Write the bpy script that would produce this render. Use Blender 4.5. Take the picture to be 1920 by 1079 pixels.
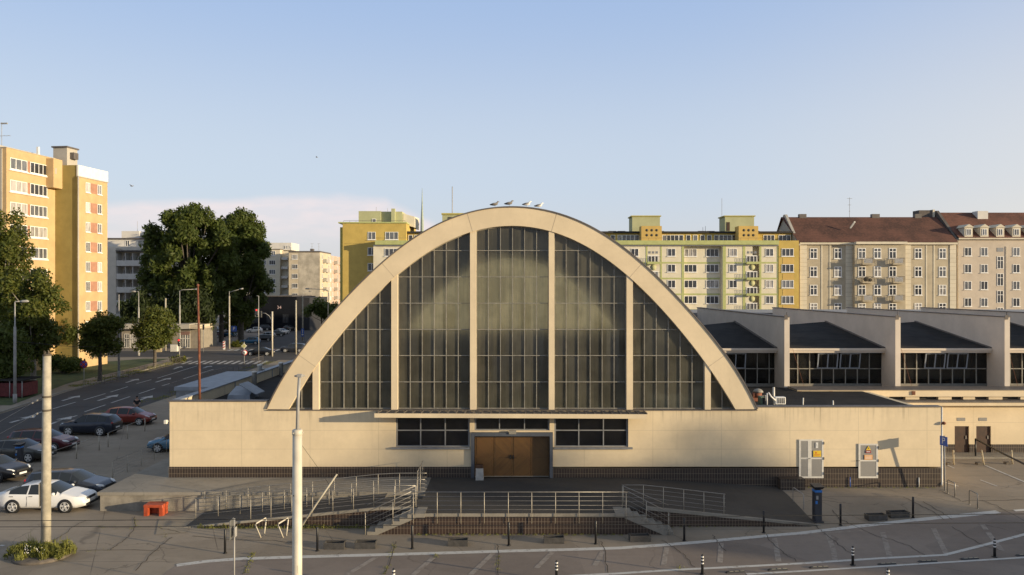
import bpy, math, random
import numpy as np
from mathutils import Vector, Matrix
R = math.radians
for _o in list(bpy.data.objects): bpy.data.objects.remove(_o)
SC = bpy.context.scene
COL = SC.collection

# ------------------------------------------------------------------ camera
CAMZ = 11.2; FP = 1480.0; CX = 960.0; CY = 540.0
cam_d = bpy.data.cameras.new('camera'); cam = bpy.data.objects.new('camera', cam_d); COL.objects.link(cam)
cam.location = (0, 0, CAMZ); cam.rotation_euler = (R(90), 0, 0)
cam_d.sensor_width = 36.0; cam_d.lens = FP/1920*36.0; cam_d.clip_start = 0.5; cam_d.clip_end = 3000
SC.camera = cam
SC.view_settings.view_transform = 'Standard'; SC.view_settings.look = 'None'
SC.view_settings.exposure = 0.80; SC.view_settings.gamma = 1.0
SC.cycles.use_denoising = True
SHADE = [((p-39.5)/.375+.927*150, 42.6-.375*150, r/2.6, (zt+20.1)/8.1) for p, zt, r in ((43.2, 3.7, 2.4), (37.2, 3.1, 2.3), (40.4, 2.3, 2.6), (36.3, .7, 2.2))]   # x, y, width, height
SC.cycles.max_bounces = 8; SC.cycles.transparent_max_bounces = 12
SC.cycles.sample_clamp_indirect = 6

# ------------------------------------------------------------------ light
SUN_EL, SUN_AZ = 7.6, 112.0            # azimuth clockwise from +Y
sd = Vector((math.sin(R(SUN_AZ))*math.cos(R(SUN_EL)), math.cos(R(SUN_AZ))*math.cos(R(SUN_EL)), math.sin(R(SUN_EL))))
sun_l = bpy.data.lights.new('sun', 'SUN'); sun = bpy.data.objects.new('sun', sun_l); COL.objects.link(sun)
sun_l.energy = 3.9; sun_l.angle = R(0.53); sun_l.color = (1.0, 0.81, 0.53)
sun.rotation_euler = (-sd).to_track_quat('-Z', 'Y').to_euler()

W = bpy.data.worlds.new('World'); SC.world = W; W.use_nodes = True
def build_world():
    nt = W.node_tree; N = nt.nodes; L = nt.links
    bg = N['Background']
    sky = N.new('ShaderNodeTexSky'); sky.sky_type = 'NISHITA'; sky.sun_disc = False
    sky.sun_elevation = R(SUN_EL); sky.sun_rotation = R(SUN_AZ)
    sky.altitude = 0; sky.air_density = 1.0; sky.dust_density = 0.6; sky.ozone_density = 1.6
    def m(op, a, b=None, c=None):
        n = N.new('ShaderNodeMath'); n.operation = op
        for i, v in enumerate((a, b, c)):
            if v is None: continue
            if isinstance(v, (int, float)): n.inputs[i].default_value = v
            else: L.new(v, n.inputs[i])
        return n.outputs[0]
    def mix(f, a, b, t='MIX'):
        n = N.new('ShaderNodeMix'); n.data_type = 'RGBA'; n.blend_type = t
        for i, v in ((0, f), (6, a), (7, b)):
            if isinstance(v, (int, float)): n.inputs[i].default_value = v
            elif isinstance(v, tuple): n.inputs[i].default_value = (*v, 1)
            else: L.new(v, n.inputs[i])
        return n.outputs[2]
    tc = N.new('ShaderNodeTexCoord'); sep = N.new('ShaderNodeSeparateXYZ'); L.new(tc.outputs['Generated'], sep.inputs[0])
    x, y, z = sep.outputs
    # thin summer haze in the air: lifts the sky towards pale blue high up and towards a warm white at the horizon
    el = m('MAXIMUM', z, 0.0)
    ramp = N.new('ShaderNodeValToRGB'); L.new(el, ramp.inputs[0])
    cr = ramp.color_ramp; cr.interpolation = 'EASE'
    cr.elements[0].position = 0.0; cr.elements[0].color = SKY0
    cr.elements[1].position = 0.38; cr.elements[1].color = SKY2
    e = cr.elements.new(0.14); e.color = SKY1
    e = cr.elements.new(0.72); e.color = SKY3
    wm = N.new('ShaderNodeMapRange'); wm.interpolation_type = 'SMOOTHSTEP'; L.new(x, wm.inputs[0]); wm.inputs[1].default_value = .15; wm.inputs[2].default_value = .75
    lowz = N.new('ShaderNodeMapRange'); L.new(el, lowz.inputs[0]); lowz.inputs[1].default_value = 0; lowz.inputs[2].default_value = .45; lowz.inputs[3].default_value = .75; lowz.inputs[4].default_value = 0
    s1 = mix(SKYMIX, sky.outputs[0], mix(m('MULTIPLY', wm.outputs[0], lowz.outputs[0]), ramp.outputs[0], (5.5, 4.95, 4.4)))
    # a bank of high cloud low over the far side of town
    ys = m('MAXIMUM', y, 0.05)
    u = m('DIVIDE', x, ys); v = m('DIVIDE', z, ys)
    nz = N.new('ShaderNodeTexNoise'); nz.inputs['Scale'].default_value = 9.0; nz.inputs['Detail'].default_value = 7; nz.inputs['Roughness'].default_value = .55
    cmb = N.new('ShaderNodeCombineXYZ'); L.new(m('MULTIPLY', u, .55), cmb.inputs[0]); L.new(m('MULTIPLY', v, 2.0), cmb.inputs[1]); L.new(cmb.outputs[0], nz.inputs['Vector'])
    n1 = m('SUBTRACT', nz.outputs[0], 0.5)
    du = m('ADD', u, 0.27)
    top = m('SUBTRACT', 0.121, m('MULTIPLY', m('MULTIPLY', du, du), 0.22))
    top = m('SUBTRACT', top, m('MULTIPLY', m('MAXIMUM', m('ADD', u, 0.16), 0.0), 0.42))
    top = m('ADD', top, m('MULTIPLY', n1, 0.03))
    d = m('SUBTRACT', top, v)
    edge = N.new('ShaderNodeMapRange'); edge.interpolation_type = 'SMOOTHSTEP'; L.new(d, edge.inputs[0]); edge.inputs[1].default_value = -0.001; edge.inputs[2].default_value = 0.017
    fade = N.new('ShaderNodeMapRange'); fade.interpolation_type = 'SMOOTHSTEP'; L.new(d, fade.inputs[0]); fade.inputs[1].default_value = 0.02; fade.inputs[2].default_value = 0.085; fade.inputs[3].default_value = 1.0; fade.inputs[4].default_value = 0.12
    rt = N.new('ShaderNodeMapRange'); rt.interpolation_type = 'SMOOTHSTEP'; L.new(u, rt.inputs[0]); rt.inputs[1].default_value = -0.1; rt.inputs[2].default_value = -0.082; rt.inputs[3].default_value = 1.0; rt.inputs[4].default_value = 0.0
    lf = N.new('ShaderNodeMapRange'); lf.interpolation_type = 'SMOOTHSTEP'; L.new(u, lf.inputs[0]); lf.inputs[1].default_value = -0.66; lf.inputs[2].default_value = -0.42
    f = m('MULTIPLY', m('MULTIPLY', edge.outputs[0], fade.outputs[0]), m('MULTIPLY', rt.outputs[0], lf.outputs[0]))
    puff = N.new('ShaderNodeTexNoise'); puff.inputs['Scale'].default_value = 22.0; puff.inputs['Detail'].default_value = 6; L.new(cmb.outputs[0], puff.inputs['Vector'])
    pf = N.new('ShaderNodeMapRange'); L.new(puff.outputs[0], pf.inputs[0]); pf.inputs[1].default_value = .40; pf.inputs[2].default_value = .66; pf.inputs[3].default_value = .45; pf.inputs[4].default_value = 1.0
    f = m('MULTIPLY', f, pf.outputs[0])
    f = m('MULTIPLY', m('MULTIPLY', f, m('GREATER_THAN', y, 0.05)), 0.85)
    s2 = mix(f, s1, CLOUD)
    L.new(s2, bg.inputs[0]); bg.inputs[1].default_value = 0.1
SKY0 = (4.0, 4.0, 4.25, 1); SKY1 = (3.6, 4.1, 4.9, 1); SKY2 = (2.35, 3.2, 4.85, 1); SKY3 = (2.0, 2.25, 2.65, 1); CLOUD = (5.6, 4.75, 4.65)
SKYMIX = 0.85
build_world()

# ------------------------------------------------------------------ helpers
def px(x, Y): return (x-CX)/FP*Y
def pz(y, Y): return CAMZ-(y-CY)/FP*Y
def P(x, y, Y): return Vector((px(x, Y), Y, pz(y, Y)))
def zg(x, y):
    def s(t): t = min(1, max(0, t)); return t*t*(3-2*t)
    return .43*s((x-4)/10)*s((y-36.5)/5.5)
def G(x, y, z=0.0):
    Y = FP*(CAMZ-z)/(y-CY); return Vector((px(x, Y), Y, z))

MATS = {}
class NT:
    def __init__(s, name):
        s.m = bpy.data.materials.new(name); s.m.use_nodes = True; s.nt = s.m.node_tree; s.N = s.nt.nodes; s.L = s.nt.links
        s.b = s.N['Principled BSDF']; s.out = s.N['Material Output']
    def put(s, inp, v):
        if v is None: return
        if isinstance(v, (int, float)): inp.default_value = v
        elif isinstance(v, (tuple, list)):
            inp.default_value = tuple(v) if len(v) == len(inp.default_value) else (*v, 1)
        else: s.L.new(v, inp)
    def math(s, op, a, b=None, c=None):
        n = s.N.new('ShaderNodeMath'); n.operation = op
        for i, v in enumerate((a, b, c)): s.put(n.inputs[i], v)
        return n.outputs[0]
    def mix(s, f, a, b, t='MIX'):
        n = s.N.new('ShaderNodeMix'); n.data_type = 'RGBA'; n.blend_type = t
        s.put(n.inputs[0], f); s.put(n.inputs[6], a); s.put(n.inputs[7], b); return n.outputs[2]
    def noise(s, vec, scale, detail=4, rough=.55, dist=0):
        n = s.N.new('ShaderNodeTexNoise'); n.inputs['Scale'].default_value = scale; n.inputs['Detail'].default_value = detail
        n.inputs['Roughness'].default_value = rough; n.inputs['Distortion'].default_value = dist
        if vec is not None: s.L.new(vec, n.inputs['Vector'])
        return n.outputs[0]
    def range(s, v, a, b, c=0., d=1., smooth=True):
        n = s.N.new('ShaderNodeMapRange'); n.interpolation_type = 'SMOOTHSTEP' if smooth else 'LINEAR'
        s.put(n.inputs[0], v)
        for i, q in zip((1, 2, 3, 4), (a, b, c, d)): s.put(n.inputs[i], q)
        return n.outputs[0]
    def pos(s): return s.N.new('ShaderNodeNewGeometry').outputs['Position']
    def obj(s): return s.N.new('ShaderNodeTexCoord').outputs['Object']
    def sep(s, v):
        n = s.N.new('ShaderNodeSeparateXYZ'); s.L.new(v, n.inputs[0]); return n.outputs
    def comb(s, x, y, z=0.):
        n = s.N.new('ShaderNodeCombineXYZ')
        for i, v in enumerate((x, y, z)): s.put(n.inputs[i], v)
        return n.outputs[0]
    def scalev(s, v, sc):
        n = s.N.new('ShaderNodeVectorMath'); n.operation = 'MULTIPLY'; s.L.new(v, n.inputs[0]); n.inputs[1].default_value = sc; return n.outputs[0]
    def bump(s, h, strength=.3, dist=.02):
        n = s.N.new('ShaderNodeBump'); n.inputs['Strength'].default_value = strength; n.inputs['Distance'].default_value = dist
        s.L.new(h, n.inputs['Height']); s.L.new(n.outputs[0], s.b.inputs['Normal'])
    def base(s, v): s.put(s.b.inputs['Base Color'], v)
    def set(s, **k):
        for a, v in k.items(): s.put(s.b.inputs[a], v)

def mul(c, k): return tuple(min(1, x*k) for x in c[:3])
def simple(name, col, rough=.7, amt=.12, scale=1.5, metal=0., bump=0., spec=None, world=True, coat=0.):
    if name in MATS: return MATS[name]
    t = NT(name); v = t.pos() if world else t.obj()
    n = t.noise(v, scale, 5, .6)
    t.base(t.mix(t.range(n, .3, .7), mul(col, 1-amt), mul(col, 1+amt)))
    t.set(Roughness=rough, Metallic=metal)
    if spec is not None: t.b.inputs['Specular IOR Level'].default_value = spec
    if coat: t.b.inputs['Coat Weight'].default_value = coat; t.b.inputs['Coat Roughness'].default_value = .05
    if bump: t.bump(t.noise(v, scale*12, 3), bump, .02)
    MATS[name] = t.m; return t.m

def plaster(name, col, seams=False, streak=.12, amt=.07, zdirt=None):
    if name in MATS: return MATS[name]
    t = NT(name); p = t.pos(); x, y, z = t.sep(p)
    n = t.noise(p, .55, 6, .62); n2 = t.noise(p, 5.0, 4, .6); n0 = t.noise(p, .23, 5, .7)
    c = t.mix(t.range(n, .3, .7), mul(col, 1-amt), mul(col, 1+amt))
    c = t.mix(t.range(n0, .55, .72, 0, .22), c, mul(col, .62))
    c = t.mix(t.range(n2, .35, .75, 0, .18), c, mul(col, .82))
    h = t.math('ADD', x, t.math('MULTIPLY', y, 1.0))
    sv = t.comb(t.math('MULTIPLY', h, 2.2), t.math('MULTIPLY', z, .13))
    st = t.noise(sv, 1.6, 5, .7)
    c = t.mix(t.range(st, .56, .8, 0, streak*2), c, mul(col, .5))
    if seams:    # rain marks hanging from the copings and grime splashed up from the ground
        run = t.math('MULTIPLY', t.range(st, .46, .66), t.range(z, 3.3, 4.7, 0, .22)); c = t.mix(run, c, mul(col, .42))
        s5 = t.noise(t.comb(t.math('MULTIPLY', h, 5.5), t.math('MULTIPLY', z, .1)), 1.4, 3, .5); c = t.mix(t.math('MULTIPLY', t.range(s5, .60, .70), t.range(z, 3.7, 4.55, 0, .38)), c, mul(col, .35))
        c = t.mix(t.math('MULTIPLY', t.range(z, 2.1, 1.4, 0, .22), t.range(n, .35, .65)), c, mul(col, .55))
    if seams:
        def line(v, off, per, w):
            q = t.math('ABSOLUTE', t.math('SUBTRACT', t.math('FRACT', t.math('DIVIDE', t.math('ADD', v, off), per)), .5))
            return t.range(q, 0., w/per, 1., 0.)
        lx = line(x, 14.6+1.85, 3.7, .03); lz = line(z, -2.48+.505, 1.01, .025)
        zz = t.math('MULTIPLY', t.math('GREATER_THAN', z, 1.9), t.math('LESS_THAN', z, 4.0))
        mk = t.math('MAXIMUM', t.math('MULTIPLY', lx, t.math('LESS_THAN', z, 4.75)), t.math('MULTIPLY', lz, zz))
        c = t.mix(t.math('MULTIPLY', mk, .30), c, mul(col, .4))
    t.base(c); t.set(Roughness=.85); t.b.inputs['Specular IOR Level'].default_value = .25
    t.bump(t.noise(p, 30, 3), .12, .01)
    MATS[name] = t.m; return t.m

def tiles(name, c1, c2, mortar, bw, rh, ms):
    if name in MATS: return MATS[name]
    t = NT(name); x, y, z = t.sep(t.pos())
    b = t.N.new('ShaderNodeTexBrick'); b.offset = 0; b.squash = 1
    t.L.new(t.comb(t.math('ADD', x, y), z), b.inputs['Vector'])
    b.inputs['Color1'].default_value = (*c1, 1); b.inputs['Color2'].default_value = (*c2, 1); b.inputs['Mortar'].default_value = (*mortar, 1)
    b.inputs['Scale'].default_value = 1; b.inputs['Mortar Size'].default_value = ms; b.inputs['Mortar Smooth'].default_value = .3
    b.inputs['Brick Width'].default_value = bw; b.inputs['Row Height'].default_value = rh; b.inputs['Bias'].default_value = -.2
    n = t.noise(t.pos(), 1.3, 5, .6)
    t.base(t.mix(t.range(n, .45, .75, 0, .35), b.outputs[0], mul(c1, 1.9)))
    t.set(Roughness=.42); MATS[name] = t.m; return t.m

def paving(name, c1, c2, crack=.8, cscale=.16, slab=None, rough=.9, spot=.25):
    if name in MATS: return MATS[name]
    t = NT(name); p = t.pos(); x, y, z = t.sep(p)
    n = t.noise(p, .18, 6, .62); n2 = t.noise(p, 1.4, 5, .7); n3 = t.noise(p, 26, 3, .7)
    c = t.mix(t.range(n, .35, .65), c1, c2)
    c = t.mix(t.range(n2, .42, .72, 0, spot), c, mul(c1, .55))
    c = t.mix(t.range(n3, .3, .8, 0, .3), c, mul(c2, 1.45))
    vc = t.N.new('ShaderNodeTexVoronoi'); vc.inputs['Scale'].default_value = .14; t.L.new(t.scalev(p, (1, 1.6, 0)), vc.inputs['Vector'])
    c = t.mix(.22, c, t.mix(t.sep(vc.outputs['Color'])[0], mul(c1, .75), mul(c2, 1.25)))     # slabs and patches laid at different times
    # tyre-dragged dust along the roadway
    s = t.noise(t.comb(t.math('MULTIPLY', x, .06), t.math('MULTIPLY', y, .9)), 1.3, 4, .6)
    c = t.mix(t.range(s, .5, .75, 0, .2), c, mul(c2, 1.35))
    if crack:
        w = t.N.new('ShaderNodeTexNoise'); w.inputs['Scale'].default_value = .7; w.inputs['Detail'].default_value = 5; t.L.new(p, w.inputs['Vector'])
        ad = t.N.new('ShaderNodeVectorMath'); ad.operation = 'MULTIPLY_ADD'; t.L.new(w.outputs['Color'], ad.inputs[0]); ad.inputs[1].default_value = (1.8, 1.8, 0); t.L.new(p, ad.inputs[2])
        v = t.N.new('ShaderNodeTexVoronoi'); v.feature = 'DISTANCE_TO_EDGE'; v.inputs['Scale'].default_value = cscale; t.L.new(t.scalev(ad.outputs[0], (1, 1, 0)), v.inputs['Vector'])
        mk = t.range(v.outputs['Distance'], 0.0, .0075, crack, 0.)
        mk = t.math('MULTIPLY', mk, t.range(t.noise(p, .35, 2), .42, .55))
        c = t.mix(mk, c, mul(c1, .3))
    if slab:
        a, b, w = slab
        qx = t.math('ABSOLUTE', t.math('SUBTRACT', t.math('FRACT', t.math('DIVIDE', t.math('ADD', x, t.math('MULTIPLY', y, .45)), a)), .5))
        qy = t.math('ABSOLUTE', t.math('SUBTRACT', t.math('FRACT', t.math('DIVIDE', y, b)), .5))
        mk = t.math('MAXIMUM', t.range(qx, 0, w/a, 1, 0), t.range(qy, 0, w/b, 1, 0))
        c = t.mix(t.math('MULTIPLY', t.math('MULTIPLY', mk, .75), t.range(t.noise(p, .5, 3), .38, .6)), c, mul(c1, .35))
    t.base(c); t.set(Roughness=rough); t.b.inputs['Specular IOR Level'].default_value = .3
    t.bump(n3, .25, .01); MATS[name] = t.m; return t.m

def paint_worn(name, col, under, keep=.35):
    t = NT(name); p = t.pos(); n = t.noise(p, 3.5, 6, .7)
    t.base(t.mix(t.range(n, keep, keep+.22), under, col)); t.set(Roughness=.8); return t.m

def glass_far(name, col, rough=.12):
    t = NT(name); oi = t.N.new('ShaderNodeObjectInfo').outputs['Random']; n = t.noise(t.scalev(t.pos(), (1.3, 1.3, .35)), 1.7, 3)
    c = t.mix(t.range(n, .35, .65), mul(col, .55), mul(col, 1.35))
    t.base(t.mix(t.range(oi, 0, 1, 0, .5, False), c, t.mix(oi, mul(col, .4), mul(col, 2.2)))); t.set(Roughness=rough); t.b.inputs['Specular IOR Level'].default_value = .6
    return t.m

def leafmat(name, col, var=.5):
    t = NT(name); g = t.N.new('ShaderNodeNewGeometry')
    n = t.noise(g.outputs['Position'], 1.1, 4)
    r = g.outputs['Random Per Island']
    c = t.mix(t.range(n, .3, .7), mul(col, 1-var*.5), mul(col, 1+var*.5))
    c = t.mix(r, mul(col, .65), c, 'MIX')
    t.base(c); t.set(Roughness=.6); t.b.inputs['Specular IOR Level'].default_value = .25
    tr = t.N.new('ShaderNodeBsdfTranslucent'); t.L.new(t.mix(.5, c, mul((.25, .32, .04), 1)), tr.inputs[0])
    mx = t.N.new('ShaderNodeMixShader'); mx.inputs[0].default_value = .28
    t.L.new(t.b.outputs[0], mx.inputs[1]); t.L.new(tr.outputs[0], mx.inputs[2]); t.L.new(mx.outputs[0], t.out.inputs[0])
    return t.m

def Wl(o):
    v = Vector((0, 0, 0))
    while o is not None: v += o.location; o = o.parent
    return v
def tag(o, label=None, cat=None, group=None, kind=None):
    if label: o['label'] = label
    if cat: o['category'] = cat
    if group: o['group'] = group
    if kind: o['kind'] = kind
    return o
def empty(name, loc, label, cat, group=None, rz=0.):
    o = bpy.data.objects.new(name, None); COL.objects.link(o); o.location = loc; o.rotation_euler.z = rz
    o.empty_display_size = .2
    return tag(o, label, cat, group)
def inst(name, me, parent=None, loc=(0, 0, 0), rot=(0, 0, 0)):
    o = bpy.data.objects.new(name, me); COL.objects.link(o)
    o.location = loc; o.rotation_euler = rot
    if parent: o.parent = parent
    return o
def copy_tree(o, parent=None):
    c = o.copy(); COL.objects.link(c)
    if parent: c.parent = parent
    for ch in list(o.children): copy_tree(ch, c)
    return c

class MB:
    """collects faces and links them as ONE mesh object"""
    def __init__(s): s.v = []; s.f = []; s.mi = []; s.sm = []; s.m = 0; s.smooth = False
    def add(s, vs, fs):
        b = len(s.v); s.v += [tuple(q) for q in vs]
        for f in fs: s.f.append([b+i for i in f]); s.mi.append(s.m); s.sm.append(s.smooth)
        return s
    def box(s, x0, x1, y0, y1, z0, z1):
        return s.add([(x0, y0, z0), (x1, y0, z0), (x1, y1, z0), (x0, y1, z0), (x0, y0, z1), (x1, y0, z1), (x1, y1, z1), (x0, y1, z1)],
                     [(0, 3, 2, 1), (4, 5, 6, 7), (0, 1, 5, 4), (1, 2, 6, 5), (2, 3, 7, 6), (3, 0, 4, 7)])
    def bbox(s, x0, x1, y0, y1, z0, z1, b=.02):
        """box with chamfered vertical and top edges"""
        r = [(x0+b, y0), (x1-b, y0), (x1, y0+b), (x1, y1-b), (x1-b, y1), (x0+b, y1), (x0, y1-b), (x0, y0+b)]
        cx, cy = (x0+x1)/2, (y0+y1)/2
        def sh(p): return (p[0]+(b if p[0] < cx else -b)*.8, p[1]+(b if p[1] < cy else -b)*.8)
        vs = [(*p, z0) for p in r]+[(*p, z1-b) for p in r]+[(*sh(p), z1) for p in r]
        fs = [tuple(range(7, -1, -1)), tuple(range(16, 24))]
        for k in (0, 8):
            for i in range(8): j = (i+1) % 8; fs.append((k+i, k+j, k+8+j, k+8+i))
        return s.add(vs, fs)
    def hexa(s, pts): return s.add(pts, [(0, 3, 2, 1), (4, 5, 6, 7), (0, 1, 5, 4), (1, 2, 6, 5), (2, 3, 7, 6), (3, 0, 4, 7)])
    def poly(s, pts): return s.add(pts, [tuple(range(len(pts)))])
    def prism(s, pts, d):
        """polygon pts (3D) extruded by vector d"""
        n = len(pts); d = Vector(d); a = [Vector(p) for p in pts]
        vs = a+[p+d for p in a]
        fs = [tuple(range(n-1, -1, -1)), tuple(range(n, 2*n))]+[(i, (i+1) % n, n+(i+1) % n, n+i) for i in range(n)]
        return s.add(vs, fs)
    def tube(s, pts, r, n=8, cap=True):
        pts = [Vector(p) for p in pts]; k = len(pts); rs = r if isinstance(r, (list, tuple)) else [r]*k
        vs = []; prev = None
        for i, p in enumerate(pts):
            t = (pts[min(i+1, k-1)]-pts[max(i-1, 0)]).normalized()
            u = prev if prev is not None else (Vector((0, 0, 1)) if abs(t.z) < .9 else Vector((1, 0, 0)))
            u = (u-t*u.dot(t)); u = u.normalized() if u.length > 1e-6 else t.orthogonal().normalized(); prev = u; w = t.cross(u)
            for j in range(n):
                a = 2*math.pi*j/n; vs.append(p+(u*math.cos(a)+w*math.sin(a))*rs[i])
        fs = [(i*n+j, i*n+(j+1) % n, (i+1)*n+(j+1) % n, (i+1)*n+j) for i in range(k-1) for j in range(n)]
        if cap: fs += [tuple(range(n-1, -1, -1)), tuple(range((k-1)*n, k*n))]
        sm = s.smooth; s.smooth = n > 5; s.add(vs, fs); s.smooth = sm
        return s
    def lathe(s, c, prof, n=16):
        c = Vector(c); vs = []
        for r, z in prof:
            for j in range(n):
                a = 2*math.pi*j/n; vs.append(c+Vector((r*math.cos(a), r*math.sin(a), z)))
        k = len(prof)
        fs = [(i*n+j, i*n+(j+1) % n, (i+1)*n+(j+1) % n, (i+1)*n+j) for i in range(k-1) for j in range(n)]
        fs += [tuple(range(n-1, -1, -1)), tuple(range((k-1)*n, k*n))]
        sm = s.smooth; s.smooth = True; s.add(vs, fs); s.smooth = sm
        return s
    def ball(s, c, r, n=12, k=8):
        r = r if isinstance(r, (tuple, list)) else (r, r, r); c = Vector(c); vs = []
        for i in range(k+1):
            t = math.pi*i/k
            for j in range(n):
                a = 2*math.pi*j/n; vs.append(c+Vector((r[0]*math.sin(t)*math.cos(a), r[1]*math.sin(t)*math.sin(a), -r[2]*math.cos(t))))
        fs = [(i*n+j, i*n+(j+1) % n, (i+1)*n+(j+1) % n, (i+1)*n+j) for i in range(k) for j in range(n)]
        sm = s.smooth; s.smooth = True; s.add(vs, fs); s.smooth = sm
        return s
    def disc(s, c, r, nrm, th, n=20):
        c = Vector(c); nrm = Vector(nrm).normalized()
        return s.tube([c-nrm*th/2, c+nrm*th/2], r, n)
    def mesh(s, name, mats, off=(0, 0, 0)):
        me = bpy.data.meshes.new(name); o = Vector(off)
        me.from_pydata([(x-o.x, y-o.y, z-o.z) for x, y, z in s.v], [], s.f)
        for m in (mats if isinstance(mats, (list, tuple)) else [mats]): me.materials.append(m)
        me.polygons.foreach_set('material_index', s.mi); me.polygons.foreach_set('use_smooth', s.sm)
        me.update(); return me
    def build(s, name, mats, parent=None, local=False, origin=None):
        off = (0, 0, 0) if local else (Wl(parent) if parent else (origin or (0, 0, 0)))
        o = bpy.data.objects.new(name, s.mesh(name, mats, off)); COL.objects.link(o)
        if parent: o.parent = parent
        elif origin: o.location = origin
        return o
def one(name, mb, mats, origin, label, cat, group=None, kind=None):
    return tag(mb.build(name, mats, None, False, Vector(origin)), label, cat, group, kind)

# ------------------------------------------------------------------ materials
M = {}
M['cream'] = plaster('cream render', (.685, .56, .375), seams=True, streak=.13)
M['archcream'] = plaster('cream arch render', (.67, .55, .375), streak=.17)
M['shedwall'] = plaster('shed wall render', (.62, .54, .45), streak=.08)
M['tile'] = tiles('dark plinth tile', (.030, .021, .017), (.045, .031, .023), (.17, .135, .10), .145, .29, .011)
M['platform_tile'] = tiles('brown riser tile', (.034, .021, .016), (.046, .029, .021), (.19, .15, .115), .145, .29, .010)
M['slabdark'] = paving('dark platform paving', (.055, .05, .045), (.075, .068, .06), crack=.3, cscale=.5)
M['concrete'] = paving('weathered concrete', (.20, .18, .15), (.27, .245, .205), crack=.3, cscale=.2, spot=.5)
M['roofdark'] = simple('bitumen roof', (.024, .023, .023), .95, .3, .8, spec=.12)
def felt():
    t = NT('bitumen felt roofing'); p = t.pos(); x, y, z = t.sep(p); n = t.noise(p, .9, 5, .65); n2 = t.noise(p, .25, 3)
    c = t.mix(t.range(n, .3, .7), (.018, .0175, .018), (.032, .030, .029)); c = t.mix(t.range(n2, .5, .65, 0, .5), c, (.045, .041, .037))
    q = t.math('ABSOLUTE', t.math('SUBTRACT', t.math('FRACT', t.math('DIVIDE', y, 1.05)), .5)); c = t.mix(t.range(q, .47, .5, 0, .55), c, (.058, .055, .052))
    t.base(c); t.set(Roughness=.92); t.b.inputs['Specular IOR Level'].default_value = .14; t.bump(t.noise(p, 9, 3), .3, .02); return t.m
M['roofdark'] = felt()
M['vaultroof'] = simple('vault roofing', (.10, .10, .10), .8, .2, .5)
M['flash'] = simple('dark flashing', (.11, .095, .085), .6, .2)
M['metal'] = simple('grey window metal', (.24, .225, .19), .55, .2, 4)
M['metal_dk'] = simple('dark grey window metal', (.20, .205, .215), .5, .12, 4)
M['frameblue'] = simple('slate blue door frame', (.075, .085, .105), .5, .1)
M['steel'] = simple('brushed steel', (.30, .28, .25), .42, .15, 6, metal=.6)
M['steelpost'] = simple('satin steel post', (.42, .375, .30), .5, .15, 6, metal=.25)
M['steelrail'] = simple('dull steel rail', (.28, .265, .245), .5, .15, 6, metal=.3)
M['white'] = simple('white paint', (.72, .70, .66), .5, .07)
M['offwhite'] = simple('off white paint', (.60, .57, .51), .55, .08, 4)
M['pvc'] = simple('white window pvc', (.80, .78, .74), .4, .05)
M['black'] = simple('black paint', (.012, .012, .013), .45, .2)
M['blacktrough'] = simple('black plastic trough', (.06, .056, .052), .5, .25, 5)
M['rust'] = simple('rusty steel', (.16, .055, .028), .85, .35, 5)
M['rust2'] = simple('rusty drum', (.22, .075, .04), .8, .4, 4)
M['orange'] = simple('orange plastic', (.36, .062, .022), .5, .22, 5)
M['pole'] = simple('pale concrete pole', (.37, .335, .265), .85, .2, 2.5, bump=.3)
M['lampgrey'] = simple('grey lamp post', (.30, .29, .275), .7, .15, 2)
M['lampcream'] = simple('cream painted pole', (.54, .49, .395), .5, .1, 2.2)
M['canopy'] = simple('weathered canopy roof', (.15, .125, .10), .85, .3, 1.3)
M['wood_dk'] = simple('dark brown door', (.050, .022, .010), .55, .3, 3)
M['red'] = simple('signal red', (.45, .03, .03), .45, .08)
M['blue'] = simple('sign blue', (.02, .09, .38), .4, .06)
M['yellow'] = simple('sign yellow', (.72, .48, .03), .45, .05)
M['sheetblue'] = simple('pale zinc sheet', (.25, .27, .30), .6, .12)
M['rubber'] = simple('tyre rubber', (.015, .015, .015), .8, .2)
M['plate'] = simple('number plate white', (.7, .7, .68), .4, .03)
M['louver'] = simple('grey louvre panel', (.26, .25, .24), .6, .06, 1)
def doorwood():
    t = NT('stained timber door'); p = t.pos(); x, y, z = t.sep(p)
    d = t.math('ADD', x, t.math('MULTIPLY', z, t.math('SIGN', t.math('SUBTRACT', z, 2.15))))
    w = t.noise(t.comb(t.math('MULTIPLY', d, 9), t.math('MULTIPLY', x, .6)), 1.2, 5, .6)
    n = t.noise(p, 1.6, 4)
    w = t.math('MULTIPLY_ADD', w, .6, t.math('MULTIPLY', n, .4))
    c = t.mix(t.range(w, .35, .68), (.080, .040, .011), (.16, .082, .022))
    c = t.mix(t.range(n, .45, .75, 0, .45), c, (.08, .034, .013))
    t.base(c); t.set(Roughness=.5); return t.m
M['doorwood'] = doorwood()
def louverm():
    t = NT('louvre slats'); x, y, z = t.sep(t.pos())
    q = t.math('FRACT', t.math('DIVIDE', z, .055))
    t.base(t.mix(t.range(q, .2, .8), (.17, .165, .16), (.36, .345, .32))); t.set(Roughness=.6)
    t.bump(q, .6, .02); return t.m
M['louver'] = louverm()
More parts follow.
